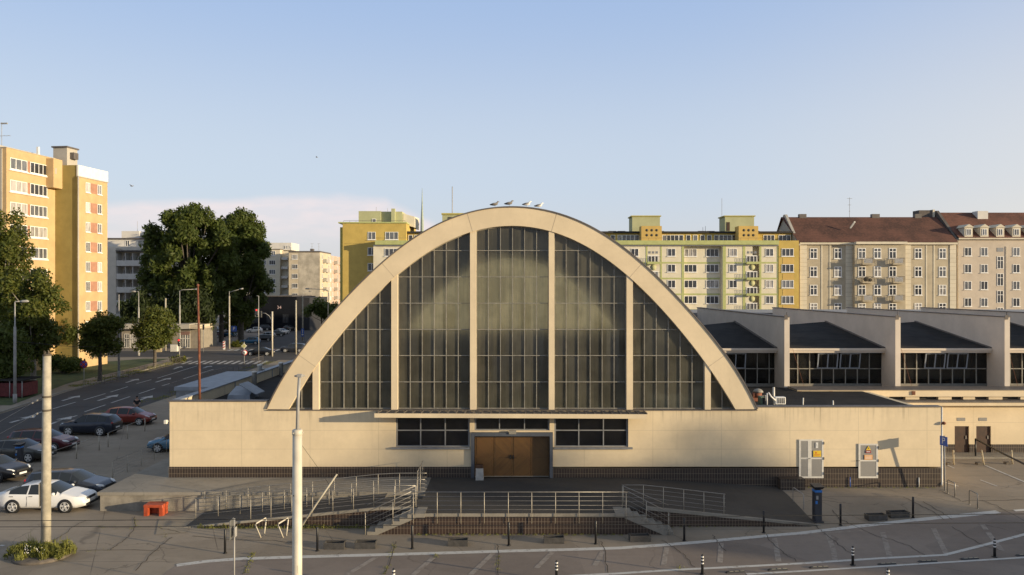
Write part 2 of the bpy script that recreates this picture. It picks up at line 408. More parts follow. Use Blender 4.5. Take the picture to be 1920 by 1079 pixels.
def hallglass():
    t = NT('dusty wired glass'); p = t.pos(); x, y, z = t.sep(p)
    s = t.noise(t.comb(t.math('MULTIPLY', x, 9), t.math('MULTIPLY', z, .35)), 1.5, 4, .6)
    n = t.noise(p, .8, 5, .6)
    wn = t.N.new('ShaderNodeTexWhiteNoise'); wn.noise_dimensions = '2D'
    t.L.new(t.comb(t.math('FLOOR', t.math('DIVIDE', t.math('ADD', x, .34), .685)), t.math('FLOOR', t.math('DIVIDE', t.math('SUBTRACT', z, 4.66), 1.424))), wn.inputs['Vector'])
    v = t.math('ADD', t.math('MULTIPLY', s, .28), t.math('MULTIPLY', n, .60)); v = t.math('ADD', v, t.math('MULTIPLY', wn.outputs[0], .12))
    ge = t.N.new('ShaderNodeNewGeometry'); tl = t.N.new('ShaderNodeVectorMath'); tl.operation = 'MULTIPLY_ADD'; t.L.new(wn.outputs[1], tl.inputs[0]); tl.inputs[1].default_value = (.05, 0, .05); t.L.new(ge.outputs['Normal'], tl.inputs[2])
    tp = t.N.new('ShaderNodeBsdfTransparent'); t.L.new(t.mix(t.range(v, .35, .65), (.57, .55, .45), (.86, .83, .69)), tp.inputs[0])
    df = t.N.new('ShaderNodeBsdfDiffuse'); t.L.new(t.mix(t.range(v, .35, .65), (.11, .105, .083), (.21, .197, .15)), df.inputs[0])
    gl = t.N.new('ShaderNodeBsdfGlossy'); gl.inputs['Roughness'].default_value = .12; t.L.new(tl.outputs[0], gl.inputs['Normal']); gl.inputs[0].default_value = (.85, .85, .85, 1)
    fr = t.N.new('ShaderNodeFresnel'); fr.inputs[0].default_value = 1.42
    rf = t.N.new('ShaderNodeBsdfRefraction'); rf.inputs['Roughness'].default_value = .42; rf.inputs['IOR'].default_value = 1.12; t.L.new(t.mix(t.range(v, .35, .65), (.63, .605, .48), (.9, .87, .71)), rf.inputs['Color'])
    m0 = t.N.new('ShaderNodeMixShader'); m0.inputs[0].default_value = .78; t.L.new(tp.outputs[0], m0.inputs[1]); t.L.new(rf.outputs[0], m0.inputs[2])
    m1 = t.N.new('ShaderNodeMixShader'); m1.inputs[0].default_value = .36; t.L.new(m0.outputs[0], m1.inputs[1]); t.L.new(df.outputs[0], m1.inputs[2])
    m2 = t.N.new('ShaderNodeMixShader'); t.L.new(fr.outputs[0], m2.inputs[0]); t.L.new(m1.outputs[0], m2.inputs[1]); t.L.new(gl.outputs[0], m2.inputs[2])
    t.L.new(m2.outputs[0], t.out.inputs[0]); return t.m
M['hallglass'] = hallglass()
def plainglass(name, tint, rough=.04, dirt=.05):
    t = NT(name)
    tp = t.N.new('ShaderNodeBsdfTransparent'); tp.inputs[0].default_value = (*tint, 1)
    df = t.N.new('ShaderNodeBsdfDiffuse'); t.L.new(t.mix(t.range(t.noise(t.pos(), 1.2, 5), .3, .7), (.08, .08, .08), (.2, .19, .17)), df.inputs[0])
    gl = t.N.new('ShaderNodeBsdfGlossy'); gl.inputs['Roughness'].default_value = rough
    fr = t.N.new('ShaderNodeFresnel'); fr.inputs[0].default_value = 1.45
    m1 = t.N.new('ShaderNodeMixShader'); m1.inputs[0].default_value = dirt; t.L.new(tp.outputs[0], m1.inputs[1]); t.L.new(df.outputs[0], m1.inputs[2])
    m2 = t.N.new('ShaderNodeMixShader'); t.L.new(fr.outputs[0], m2.inputs[0]); t.L.new(m1.outputs[0], m2.inputs[1]); t.L.new(gl.outputs[0], m2.inputs[2])
    t.L.new(m2.outputs[0], t.out.inputs[0]); return t.m
M['shedglass'] = plainglass('shed glass', (.30, .31, .27), .06, .08)
M['lowglass'] = plainglass('dark shop glass', (.55, .56, .58), .06, .04)
M['blind'] = simple('drawn grey blind', (.09, .11, .145), .8, .15, 1.5)
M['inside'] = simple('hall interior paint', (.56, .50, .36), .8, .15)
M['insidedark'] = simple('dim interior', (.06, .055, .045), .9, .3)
WG = [glass_far('window glass dark', (.035, .038, .045)), glass_far('window glass mid', (.11, .115, .125)), glass_far('window glass curtained', (.30, .28, .26), .25)]
# ------------------------------------------------------------------ the setting: ground, roads, markings
M['ground'] = paving('worn concrete paving', (.215, .177, .133), (.28, .234, .18), crack=.45, cscale=.17, slab=(5.2, 4.3, .035), spot=.3)
M['asphalt'] = paving('brown grey asphalt', (.185, .15, .125), (.235, .194, .162), crack=.35, cscale=.13, spot=.3)
M['street'] = paving('street asphalt', (.050, .046, .045), (.072, .067, .065), crack=.3, cscale=.08, spot=.2)
M['lawn'] = simple('lawn', (.045, .065, .012), .95, .35, .8, bump=.5)
M['wpaint'] = paint_worn('worn white road paint', (.52, .50, .46), (.20, .165, .138), .27)
M['fpaint'] = paint_worn('faded white road paint', (.30, .26, .22), (.205, .168, .14), .36)
M['spaint'] = paint_worn('street lane paint', (.42, .41, .39), (.07, .068, .068), .28)

def sheet(name, xs, ys, off, m, kind='structure'):
    vs = [(x, y, zg(x, y)+off) for y in ys for x in xs]; n = len(xs)
    fs = [(j*n+i, j*n+i+1, (j+1)*n+i+1, (j+1)*n+i) for j in range(len(ys)-1) for i in range(n-1)]
    b = MB(); b.smooth = True; b.add(vs, fs); o = b.build(name, m); return tag(o, kind=kind)
xs = [-700, -400, -250, -150, -100]+list(range(-80, 0, 8))+list(range(0, 20))+[20+.5*i for i in range(0, 2)]+list(range(21, 30))+list(range(30, 81, 10))+[120, 200, 350, 700]
ys = [-300, -120, -40, 0, 15, 25, 30, 33]+[34+.5*i for i in range(0, 20)]+list(range(44, 60, 2))+list(range(60, 160, 10))+[180, 220, 280, 400, 700, 1200]
g = sheet('ground', xs, ys, 0, M['ground']); tag(g, 'worn concrete paving round the hall', 'ground')

def ribbon(b, pts, w, off=.012, step=.8):
    """flat painted line following ground points"""
    d = []
    for a, c in zip(pts, pts[1:]):
        a, c = Vector(a), Vector(c); n = max(1, int((c-a).length/step))
        d += [a.lerp(c, i/n) for i in range(n)]
    d.append(Vector(pts[-1])); L, Rr = [], []
    for i, p in enumerate(d):
        t = d[min(i+1, len(d)-1)]-d[max(i-1, 0)]; t.z = 0; t.normalize(); nrm = Vector((-t.y, t.x, 0))*w/2
        for lst, q in ((L, p+nrm), (Rr, p-nrm)): lst.append((q.x, q.y, zg(q.x, q.y)+off))
    k = len(d); b.add(L+Rr, [(i, k+i, k+i+1, i+1) for i in range(k-1)])
def gp(x, y):
    q = G(x, y)
    for _ in range(4): q = G(x, y, zg(q.x, q.y))
    return q
kerbpx = [(331, 1061.5), (386, 1054), (453, 1049), (550, 1046), (640, 1043.5), (718, 1041.5), (860, 1037.5), (957, 1034.5), (1080, 1031.5), (1160, 1029), (1240, 1023.5), (1310, 1018), (1439, 1006), (1500, 1001), (1609, 988), (1719, 976), (1872, 961)]
kerb = [gp(*q) for q in kerbpx]
# forecourt asphalt below the white line
def region(name, pts, off, m, fine=1.2):
    """polygon between a top polyline (pts) and y=22, as a sheet that follows the ground"""
    d = []
    for a, c in zip(pts, pts[1:]):
        n = max(1, int((c-a).length/fine)); d += [a.lerp(c, i/n) for i in range(n)]
    d.append(pts[-1]); rows = 10; vs = []
    for p in d:
        for k in range(rows+1):
            y = p.y+(24-p.y)*(k/rows); x = p.x*(y/p.y) if False else p.x
            vs.append((x, y, zg(x, y)+off))
    n = rows+1
    b = MB(); b.smooth = True; b.add(vs, [(i*n+k+1, (i+1)*n+k+1, (i+1)*n+k, i*n+k) for i in range(len(d)-1) for k in range(rows)])
    return tag(b.build(name, m), kind='structure')
apron = [Vector((-13.6, 31.2, 0))]+kerb+[Vector((30, 39.2, 0)), Vector((48, 40.5, 0))]
o = region('forecourt', apron, .006, M['asphalt']); tag(o, 'brown grey asphalt forecourt along the street', 'road')
b = MB(); ribbon(b, kerb, .34, .014, .5)
ribbon(b, [gp(1902, 959), gp(1960, 955)], .2, .014)
l2 = [gp(*q) for q in ((1060, 1082), (1160, 1076.7), (1264, 1070), (1368, 1065), (1500, 1058), (1653, 1048), (1771, 1042), (1850, 1022), (1920, 1003.6), (1990, 985))]
ribbon(b, l2, .2, .014)
ribbon(b, [gp(*q) for q in ((1400, 1078), (1500, 1072.5), (1697, 1060.5), (1920, 1046.7), (2000, 1042))], .16, .014)
for a, c, w in (((1775.7, 873), (1789, 879), .11), ((1768, 904.6), (1797, 913), .11), ((1848, 874), (1925, 906.5), .13), ((1838, 901), (1870, 913), .09)):
    ribbon(b, [gp(*a), gp(*c)], w, .012)
ribbon(b, [gp(0, 1024), gp(8, 1024.5)], .15, .014)
tag(b.build('road_marking', M['wpaint']), 'white painted lines along the forecourt', 'road marking', kind='structure')
b = MB()
for q in (((1552, 1002), (1562, 1030), (1566, 1051)), ((1653, 992), (1668, 1044)), ((1748, 987), (1775, 1041)), ((1841, 983), (1878, 1033)), ((705, 1046), (650, 1079)), ((812, 1047), (775, 1079)), ((924, 1039), (882, 1079)), ((1036, 1036), (1006, 1066)), ((1130, 1035), (1115, 1062)), ((1250, 1028), (1244, 1062)), ((1352, 1020), (1350, 1056)), ((1452, 1010), (1460, 1054))):
    ribbon(b, [gp(*p) for p in q], .22, .011)
ribbon(b, [gp(1500, 1004), gp(1760, 984), gp(1920, 978)], .14, .011)
tag(b.build('faded_marking', M['fpaint']), 'faded parking bay lines worn off the forecourt', 'road marking', kind='structure')

b = MB(); b.poly([q+Vector((0, 0, .0165)) for q in (gp(292, 1004), gp(350, 1000), gp(368, 969), (gp(298, 975)))]); tag(b.build('paving_patch', simple('lighter concrete patch', (.27, .225, .165), .9, .12)), 'lighter patch of concrete by the long ramp', 'paving', kind='structure')  # sheet in a lighter tone than the paving round it
# cracks and tar seams crossing the forecourt
b = MB()
for ln in (((1524, 983), (1541.6, 998), (1565.6, 1015.6), (1592, 1037.5)), ((1559, 956.6), (1572, 974), (1609, 990.5), (1640, 1005.8), (1675, 1013.5), (1705.6, 1026.6), (1736, 1043)), ((1692.5, 932.5), (1718.8, 945.6), (1753.8, 963), (1793, 993.8), (1841, 1023), (1878.5, 1034)), ((1732, 943), (1762.5, 961), (1788.8, 978.4), (1841, 985), (1904.7, 997), (1960, 1012)), ((1764.7, 921.6), (1802, 941)), ((1841, 939), (1872, 952), (1935, 986)), ((1804, 941), (1930, 938.4)), ((1241, 1014), (1262, 1026.7), (1285, 1043), (1301.7, 1065)), ((1337, 1003.8), (1345, 1018), (1360, 1034)), ((1435, 1003.8), (1451.7, 1024.6), (1472.5, 1039), (1495, 1054.8)), ((160, 977.5), (140, 987.5), (120, 1002.5), (97.5, 1017.5)), ((252.5, 970), (253.8, 990), (240, 1007.5), (220, 1022.5), (205, 1032.5)), ((322.5, 1007.5), (292.5, 1032.5), (255, 1070)), ((1127, 1016), (1135, 1036), (1141, 1076)), ((478, 1036), (470, 1050), (455, 1079)), ((743, 1016), (735, 1040), (722, 1079)), ((932, 1022), (935, 1044), (932, 1079)), ((150, 1033), (300, 1033)), ((180, 990), (300, 991), (340, 1000)), ((360, 1006), (420, 1012), (560, 1018))):
    d_ = []
    for a, c in zip(ln, ln[1:]):
        for i in range(6): t = i/6; d_.append((a[0]+(c[0]-a[0])*t, a[1]+(c[1]-a[1])*t))
    d_.append(ln[-1]); rgk = random.Random(int(ln[0][0]))
    ribbon(b, [gp(x, y)+Vector((rgk.gauss(0, .035), rgk.gauss(0, .05), 0)) for x, y in d_], .034, .0165, .4)
tag(b.build('tar_seam', simple('tar seam', (.058, .049, .041), .9, .3)), 'dark cracks and tar seams across the paving', 'cracks', kind='structure')
# the street on the left
def flat(name, pts, z, m, label=None, cat=None):
    b = MB(); b.poly([(x, y, z) for x, y in pts]); o = b.build(name, m); return tag(o, label, cat, None, 'structure')
flat('street', [(-42, 22), (-33.0, 22), (-33.6, 45), (-34.6, 66), (-36, 122), (-12, 122), (-12, 139), (-36.5, 139), (-45, 185), (-58, 262), (-72, 262), (-56, 185), (-49, 139), (-130, 139), (-130, 127), (-51.2, 127), (-50.8, 124), (-49.5, 109.8), (-48.4, 92.6), (-47.8, 84.8), (-45.4, 70.8), (-44.2, 55)], .008, M['street'], 'dark asphalt street running away past the hall', 'road')
flat('lawn', [(-47.6, 75), (-49.2, 75), (-62, 80), (-72, 92), (-66, 112), (-58, 124), (-54, 124), (-52.8, 110), (-51.8, 92)], .016, M['lawn'], 'strip of green lawn below the ochre tower', 'lawn')
flat('parking_lot', [(-130, 142), (-51, 142), (-58, 185), (-75, 262), (-130, 262)], .006, M['asphalt'], 'car park beyond the crossing', 'parking lot')
b = MB()
def c2(x, y): return (x/3.5975, 480+y/3.5975)
for a, c in (((355, 1035), (510, 990)), ((565, 975), (712, 932)), ((745, 922), (862, 885)), ((920, 865), (1020, 838)), ((570, 1055), (712, 1008)), ((750, 995), (877, 952)), ((938, 933), (1045, 897)), ((1093, 880), (1198, 847)), ((1062, 828), (1330, 745)), ((1236, 833), (1439, 768)), ((130, 1110), (300, 1050)), ((375, 1125), (520, 1080))):
    ribbon(b, [gp(*c2(*a)), gp(*c2(*c))], .16, .014, 3)
def arrow(a, c):
    A, C_ = gp(*c2(*a)), gp(*c2(*c)); d = C_-A; L = d.length; d.normalize(); n = Vector((-d.y, d.x, 0))
    ribbon(b, [A, A+d*L*.62], .28, .014, 3)
    h = A+d*L*.62
    b.poly([(q.x, q.y, .0142) for q in (h-n*.62, C_, h+n*.62)])
for a, c in (((420, 980), (540, 945)), ((660, 980), (800, 938)), ((915, 985), (1030, 945)), ((850, 858), (935, 832)), ((1050, 855), (1155, 825)), ((1170, 767), (1225, 748)), ((1370, 760), (1425, 745)), ((70, 1128), (245, 1078)), ((330, 1142), (485, 1085))): arrow(a, c)
for i in range(13):
    x = -49.6+i*1.05
    b.poly([(x, 115.5, .0145), (x+.5, 115.5, .0145), (x-.1, 120.5, .0145), (x-.6, 120.5, .0145)])
for i in range(10):
    x = -50.5+i*1.2; b.poly([(x, 139.6, .0145), (x+.6, 139.6, .0145), (x+.2, 143, .0145), (x-.4, 143, .0145)])
tag(b.build('street_marking', M['spaint']), 'white lane dashes, arrows and crossing stripes on the street', 'road marking', kind='structure')
# raised kerb of the far pavement
b = MB(); kp = [(-44.3, 40), (-45.6, 70.8), (-48.0, 84.8), (-48.6, 92.6), (-49.7, 109.8), (-51.0, 124)]
for (x0, y0), (x1, y1) in zip(kp, kp[1:]): b.hexa([(x0-.2, y0, 0), (x0, y0, 0), (x1, y1, 0), (x1-.2, y1, 0), (x0-.2, y0, .13), (x0, y0, .13), (x1, y1, .13), (x1-.2, y1, .13)])
tag(b.build('kerb', M['concrete']), 'concrete kerb along the far pavement', 'kerb', kind='structure')

# ------------------------------------------------------------------ the market hall
F = 42.6; PZ = .95; FS = FP/F
def hx(x): return (x-CX)/FS
def hz(y): return CAMZ-(y-CY)/FS
_out = [(0, 389.8), (50, 393), (78, 400), (106, 410), (141, 423.5), (176, 444), (211, 468.5), (247, 497), (282, 531), (324, 572.5), (352, 608), (388, 653), (423, 699), (442, 733), (459, 769)]
_in = [(0, 424), (50, 428), (76, 437), (120, 453), (166, 479), (211, 512), (224, 523), (247, 544), (268, 569), (292, 594), (314, 618), (338, 646), (361, 679), (388, 718), (420, 770)]
def smoothcurve(tab):
    X = np.array([q[0] for q in tab])/FS; Z = np.array([hz(q[1]) for q in tab])
    k = np.polyfit(np.concatenate([-X[::-1], X]), np.concatenate([Z[::-1], Z]), 8)
    k[1::2] = 0
    return lambda x: float(np.polyval(k, abs(x)))
zo = smoothcurve(_out); zi = smoothcurve(_in)
XO, XI = 459/FS, 419/FS
ZS = hz(769.5)                       # sill of the arch
hall = empty('market_hall', (0, F, 0), 'cream market hall with a tall glazed parabolic arch front', 'market hall')

def grid_wall(b, xs, zs, holes, y0, y1):
    """wall in the plane y0..y1 split at xs, zs, cells inside holes left out, with reveals"""
    xs = sorted(set(xs)); zs = sorted(set(zs))
    def inh(x, z): return any(h[0] < x < h[1] and h[2] < z < h[3] for h in holes)
    ok = [[not inh((xs[i]+xs[i+1])/2, (zs[j]+zs[j+1])/2) for j in range(len(zs)-1)] for i in range(len(xs)-1)]
    I, J = len(xs)-1, len(zs)-1
    def q(*p): b.add(p, [(0, 1, 2, 3)])
    for i in range(I):
        for j in range(J):
            if not ok[i][j]: continue
            a, c, d, e = xs[i], xs[i+1], zs[j], zs[j+1]
            q((a, y0, d), (c, y0, d), (c, y0, e), (a, y0, e)); q((c, y1, d), (a, y1, d), (a, y1, e), (c, y1, e))
            if i == 0 or not ok[i-1][j]: q((a, y1, d), (a, y0, d), (a, y0, e), (a, y1, e))
            if i == I-1 or not ok[i+1][j]: q((c, y0, d), (c, y1, d), (c, y1, e), (c, y0, e))
            if j == 0 or not ok[i][j-1]: q((a, y1, d), (c, y1, d), (c, y0, d), (a, y0, d))
            if j == J-1 or not ok[i][j+1]: q((a, y0, e), (c, y0, e), (c, y1, e), (a, y1, e))
WX0, WX1 = 2.28, 6.275
WZ0, WZ1 = hz(839), hz(783)
LX, RX = hx(318), hx(1763.5); LZ, RZ = hz(754), hz(764.5)
PLZ_L, PLZ_R = hz(876), hz(879)
DZ = hz(818)
b = MB()
grid_wall(b, [LX, -6.275, -2.28, -2.03, 2.03, 2.28, 6.275, RX], [PLZ_L, WZ0, DZ, hz(808), WZ1, 4.5],
          [(-6.275, -2.28, WZ0, WZ1), (2.28, 6.275, WZ0, WZ1), (-2.03, 2.03, 0, DZ), (-2.03, 2.03, hz(808), WZ1)], F, F+.4)
b.box(LX, -XO, F, F+.4, 4.502, LZ); b.box(XO, RX, F, F+.4, 4.502, RZ); b.box(-XO+.0, XO, F, F+.4, 4.502, ZS-.03)
b.build('front_wall', M['cream'], hall)
b = MB()   # dark tiled plinth, 3 cm proud of the wall
b.box(LX-.03, -2.2, F-.03, F+.38, .1, PLZ_L); b.box(2.2, RX+.03, F-.03, F+.38, -.2, PLZ_R)
b.build('plinth', M['tile'], hall)
b = MB(); b.box(LX-.06, -XO-.003, F-.06, F+.42, LZ+.002, LZ+.06); b.build('coping', M['flash'], hall); b = MB(); b.box(XO+.003, RX+.05, F-.06, F+.42, RZ+.002, RZ+.06); b.build('coping', M['flash'], hall)
b = MB(); b.box(-XO-.02, XO+.02, F-.07, F+.5, ZS-.028, ZS+.012); b.build('sill_flashing', M['flash'], hall)
# arch band
NS = 72
b = MB(); xs_ = [XO*math.sin(math.pi/2*(-1+2*i/NS)) for i in range(NS+1)]
ot, it = [], []
for i in range(NS+1):
    t = -1+2*i/NS; xo = XO*t; xi = XI*t
    ot.append((xo, max(zo(xo), ZS+.013))); it.append((xi, max(zi(xi), ZS+.013)))
y0, y1 = F-.02, F+.75
for i in range(NS):
    a, c = ot[i], ot[i+1]; d, e = it[i+1], it[i]
    b.hexa([(a[0], y0, a[1]), (e[0], y0, e[1]), (d[0], y0, d[1]), (c[0], y0, c[1]), (a[0], y1, a[1]), (e[0], y1, e[1]), (d[0], y1, d[1]), (c[0], y1, c[1])])
b.build('arch', M['archcream'], hall)
b = MB()
for i in range(NS):
    (ax, az), (cx_, cz) = ot[i], ot[i+1]
    n = Vector((-(cz-az), 0, cx_-ax)).normalized()*.07
    b.hexa([(ax, y0-.05, az+.004), (cx_, y0-.05, cz+.004), (cx_, y1+.05, cz+.004), (ax, y1+.05, az+.004), (ax+n.x, y0-.05, az+n.z), (cx_+n.x, y0-.05, cz+n.z), (cx_+n.x, y1+.05, cz+n.z), (ax+n.x, y1+.05, az+n.z)])
b.build('arch_flashing', M['flash'], hall)
b = MB()     # joints cut across the arch where the columns meet it
for X in (-10.6, -6.35, -2.13, 2.13, 6.35, 10.6):
    z = zi(X); dz = (zi(abs(X)+.05)-zi(abs(X)-.05))/.1; s = 1 if X > 0 else -1
    n = Vector((-dz*s, 0, 1)).normalized(); a = Vector((X, y0-.004, z)); L = 0
    while L < 3 and a.z+n.z*L < zo(min(XO, abs(a.x+n.x*L))): L += .02
    L = min(L-.03, 1.6); t = Vector((n.z, 0, -n.x))*.012
    b.poly([a-t, a+t, a+t+n*L, a-t+n*L])
b.build('arch_joint', simple('arch joint grey', (.42, .34, .24), .9), hall)  # flat strips in a darker tone mark the joints
# vault behind, outer skin and inner lining, ribs and far end
YB = F+38
b = MB(); b.smooth = True
vo = [(x*.985, max(z-.22, 4.3)) for x, z in ot]; n = len(vo)
b.add([(x, y1+.003, z) for x, z in vo]+[(x, YB, z) for x, z in vo], [(i, i+1, n+i+1, n+i) for i in range(n-1)])
b.build('vault', M['vaultroof'], hall)
b = MB(); b.smooth = True
vi = [(x*1.0, z+.12) for x, z in it]
b.add([(x, y1+.003, z) for x, z in vi]+[(x, YB-.2, z) for x, z in vi], [(i+1, i, n+i, n+i+1) for i in range(n-1)])
b.smooth = False
b.box(-13, 13, F+.45, YB, PZ-.05, PZ)
b.add([(-12.3, F+.45, PZ), (-12.3, YB, PZ), (-12.3, YB, 5), (-12.3, F+.45, 5)], [(0, 1, 2, 3)]); b.add([(12.3, F+.45, PZ), (12.3, YB, PZ), (12.3, YB, 5), (12.3, F+.45, 5)], [(3, 2, 1, 0)])
b.build('interior', M['inside'], hall)
for k in range(1, 6):
    yy = F+6.2*k; b = MB()
    for i in range(NS):
        (ax, az), (cx_, cz) = vi[i], vi[i+1]
        b.hexa([(ax*.955, yy, (az-PZ)*.95+PZ), (cx_*.955, yy, (cz-PZ)*.95+PZ), (cx_*.999, yy, cz), (ax*.999, yy, az), (ax*.955, yy+.5, (az-PZ)*.95+PZ), (cx_*.955, yy+.5, (cz-PZ)*.95+PZ), (cx_*.999, yy+.5, cz), (ax*.999, yy+.5, az)])
    b.build('rib', M['inside'], hall)
b = MB()
zb = 7.0   # far end: solid below, frosted glass above
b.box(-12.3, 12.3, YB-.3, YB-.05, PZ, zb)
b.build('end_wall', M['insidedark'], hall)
def frosted():
    t = NT('frosted end glazing'); tr = t.N.new('ShaderNodeBsdfTranslucent'); tr.inputs[0].default_value = (.86, .83, .58, 1)
    tp = t.N.new('ShaderNodeBsdfTransparent'); tp.inputs[0].default_value = (.54, .50, .36, 1)
    mx = t.N.new('ShaderNodeMixShader'); mx.inputs[0].default_value = .45; t.L.new(tr.outputs[0], mx.inputs[1]); t.L.new(tp.outputs[0], mx.inputs[2]); t.L.new(mx.outputs[0], t.out.inputs[0]); return t.m
M['frosted'] = frosted()
b = MB(); up = [(x, z) for x, z in vi if z > zb]
b.poly([(x, YB-.12, z) for x, z in [(up[0][0]-.2, zb)]+up+[(up[-1][0]+.2, zb)]])
b.build('end_glazing', M['frosted'], hall)
# stalls and crates glimpsed behind the glass
b = MB(); random.seed(4)
for x, y, w, h in ((7.6, F+1.3, 1.9, 5.3), (9.3, F+1.2, .8, 5.1), (10.0, F+1.4, .6, 5.6)): b.box(x, x+w, y, y+.5, PZ+.01, h)
b.build('counter', M['offwhite'], hall)

# columns and the seven glazed bays
COLX = [-10.6, -6.35, -2.1, 2.14, 6.36, 10.58]
cw = [.17, .17, .165, .15, .17, .16]
for X, w in zip(COLX, cw):
    b = MB(); zt = zi(abs(X)-w)+.02; b.box(X-w, X+w, F+.03, F+.52, ZS+.012, zt); b.build('column', M['archcream'], hall)
railz = [hz(q) for q in (470.4, 520, 569.6, 619, 668.3, 718)]
edges = [-XI]+sum([[X-w, X+w] for X, w in zip(COLX, cw)], [])+[XI]
def xinv(z):
    lo, hi = 0, XI
    for _ in range(40):
        m_ = (lo+hi)/2
        if zi(m_) > z: lo = m_
        else: hi = m_
    return lo
YG = F+.30
for k in range(7):
    a, c = edges[2*k], edges[2*k+1]
    N_ = 14; top = [(a+(c-a)*i/N_) for i in range(N_+1)]
    pts = [(x, YG, max(zi(x)+.03, ZS+.02)) for x in top]
    b = MB(); b.poly([(a, YG, ZS+.013)]+([(c, YG, ZS+.013)])+pts[::-1])
    win = b.build('window', M['hallglass'], hall)
    b = MB(); zb0 = ZS+.013
    nm = 6 if k not in (0, 6) else 2; HW = .018
    for i in range(0, nm+1):
        x = a+(c-a)*i/nm; w = HW
        if i == 0: x += w
        if i == nm: x -= w
        zt = zi(min(abs(x)+w, XI))
        if zt-zb0 > .1: b.box(x-w, x+w, YG-.07, YG-.004, zb0, zt)
    for z in railz+[zb0+.04]:
        xm = xinv(z)-.02; x0, x1 = max(a, -xm), min(c, xm)
        if x1-x0 > .1: b.box(x0+.001, x1-.001, YG-.075, YG-.003, z-.02, z+.02)
    for i in range(N_):   # light edge along the curve
        p, q = pts[i], pts[i+1]
        if min(p[2], q[2]) > zb0+.1:
            b.hexa([(p[0], YG-.08, p[2]-.08), (q[0], YG-.08, q[2]-.08), (q[0], YG-.002, q[2]-.08), (p[0], YG-.002, p[2]-.08), (p[0], YG-.08, p[2]-.02), (q[0], YG-.08, q[2]-.02), (q[0], YG-.002, q[2]-.02), (p[0], YG-.002, p[2]-.02)])
    b.build('frame', M['metal'], win)
# canopy
cn = MB(); YC = F-1.25; x0, x1 = -7.18, 7.05
zt, zf = ZS-.05, hz(777)+.03
zfront = pz(776.5, YC)
cn.hexa([(x0, YC, zfront-.02), (x1, YC, zfront-.07), (x1, F-.08, ZS-.16), (x0, F-.08, ZS-.10), (x0, YC, zfront+.02), (x1, YC, zfront-.03), (x1, F-.08, ZS-.06), (x0, F-.08, ZS-.05)])
can = cn.build('canopy', M['canopy'], hall)
b = MB(); b.hexa([(x0-.02, YC-.05, zfront-.20), (x1+.02, YC-.05, zfront-.26), (x1+.02, YC-.003, zfront-.26), (x0-.02, YC-.003, zfront-.20), (x0-.02, YC-.05, zfront+.02), (x1+.02, YC-.05, zfront-.03), (x1+.02, YC-.003, zfront-.03), (x0-.02, YC-.003, zfront+.02)])
b.build('fascia', M['archcream'], can)
b = MB(); b.box(x0+.03, x1-.03, YC, F-.04, zfront-.21, zfront-.16); b.build('soffit', M['archcream'], can)
b = MB()
for i in range(32):
    x = x0+.12+i*.455; b.hexa([(x, YC-.03, zfront+.021-.05*i/32), (x+.05, YC-.03, zfront+.021-.05*i/32), (x+.05, F-.09, ZS-.05), (x, F-.09, ZS-.05), (x, YC-.03, zfront+.075-.05*i/32), (x+.05, YC-.03, zfront+.075-.05*i/32), (x+.05, F-.09, ZS+.0), (x, F-.09, ZS+.0)])
b.build('roof_seam', M['flash'], can)
# windows below the canopy
for x0_, x1_, z0_, z1_, nx, nzz in ((-6.275, -2.28, WZ0, WZ1, 3, 2), (2.28, 6.275, WZ0, WZ1, 3, 2), (-2.03, 2.03, hz(808), WZ1, 3, 1)):
    b = MB(); b.box(x0_, x1_, F+.15, F+.17, z0_, z1_); wn = b.build('window', M['lowglass'], hall)
    b = MB()
    for i in range(nx+1):
        x = x0_+(x1_-x0_)*i/nx; w = .03 if 0 < i < nx else .045; x = min(max(x, x0_+w), x1_-w); b.box(x-w, x+w, F+.08, F+.148, z0_, z1_)
    for i in range(nzz+1):
        z = z0_+(z1_-z0_)*(i/nzz if nzz == 1 else (0, .55, 1)[i]); w = .03; z = min(max(z, z0_+w), z1_-w); b.box(x0_+.002, x1_-.002, F+.075, F+.145, z-w, z+w)
    b.build('frame', M['metal_dk'], wn)
    if nzz == 2:
        b = MB(); b.box(x0_-(.22 if x0_ < 0 else .0), x1_+(.0 if x0_ < 0 else .22), F-.14, F+.08, z0_-.1, z0_-.004); b.build('sill', M['metal_dk'], wn)
    b = MB(); b.box(x0_, x1_, F+.24, F+.25, z0_-.1, z1_+.1); b.build('blind', M['blind'], wn)
# entrance door in its blue frame
b = MB(); b.box(-2.20, -2.03, F-.16, F+.39, PZ, hz(811)); b.box(2.03, 2.20, F-.16, F+.39, PZ, hz(811)); b.box(-2.028, 2.028, F-.158, F+.38, DZ+.002, hz(811)-.002)
b.build('door_frame', M['frameblue'], hall)
for i in range(4):
    x = -2.02+1.01*i
    b = MB(); b.box(x+.008, x+1.002, F+.22, F+.28, PZ+.03, DZ-.005)
    for z_0, z_1 in ((PZ+.12, 1.98), (2.1, DZ-.08)): b.box(x+.1, x+.91, F+.205, F+.219, z_0, z_1)
    d = b.build('door', M['doorwood'], hall)
    if i in (1, 2):
        h = MB(); xx = x+.93 if i == 1 else x+.08; h.box(xx-.03, xx+.03, F+.17, F+.203, 1.9, 2.12); h.tube([(xx, F+.17, 2.0), (xx, F+.13, 2.0), (xx+(-.12 if i == 1 else .12), F+.13, 2.0)], .012, 6); h.build('handle', M['black'], d)
b = MB(); b.box(-2.02, 2.02, F+.2, F+.38, PZ-.01, PZ+.028); b.build('threshold', M['concrete'], hall)
b = MB(); b.box(-.16, .22, F-.22, F-.162, hz(813)-.02, hz(807)); b.build('door_lamp', M['metal'], hall)
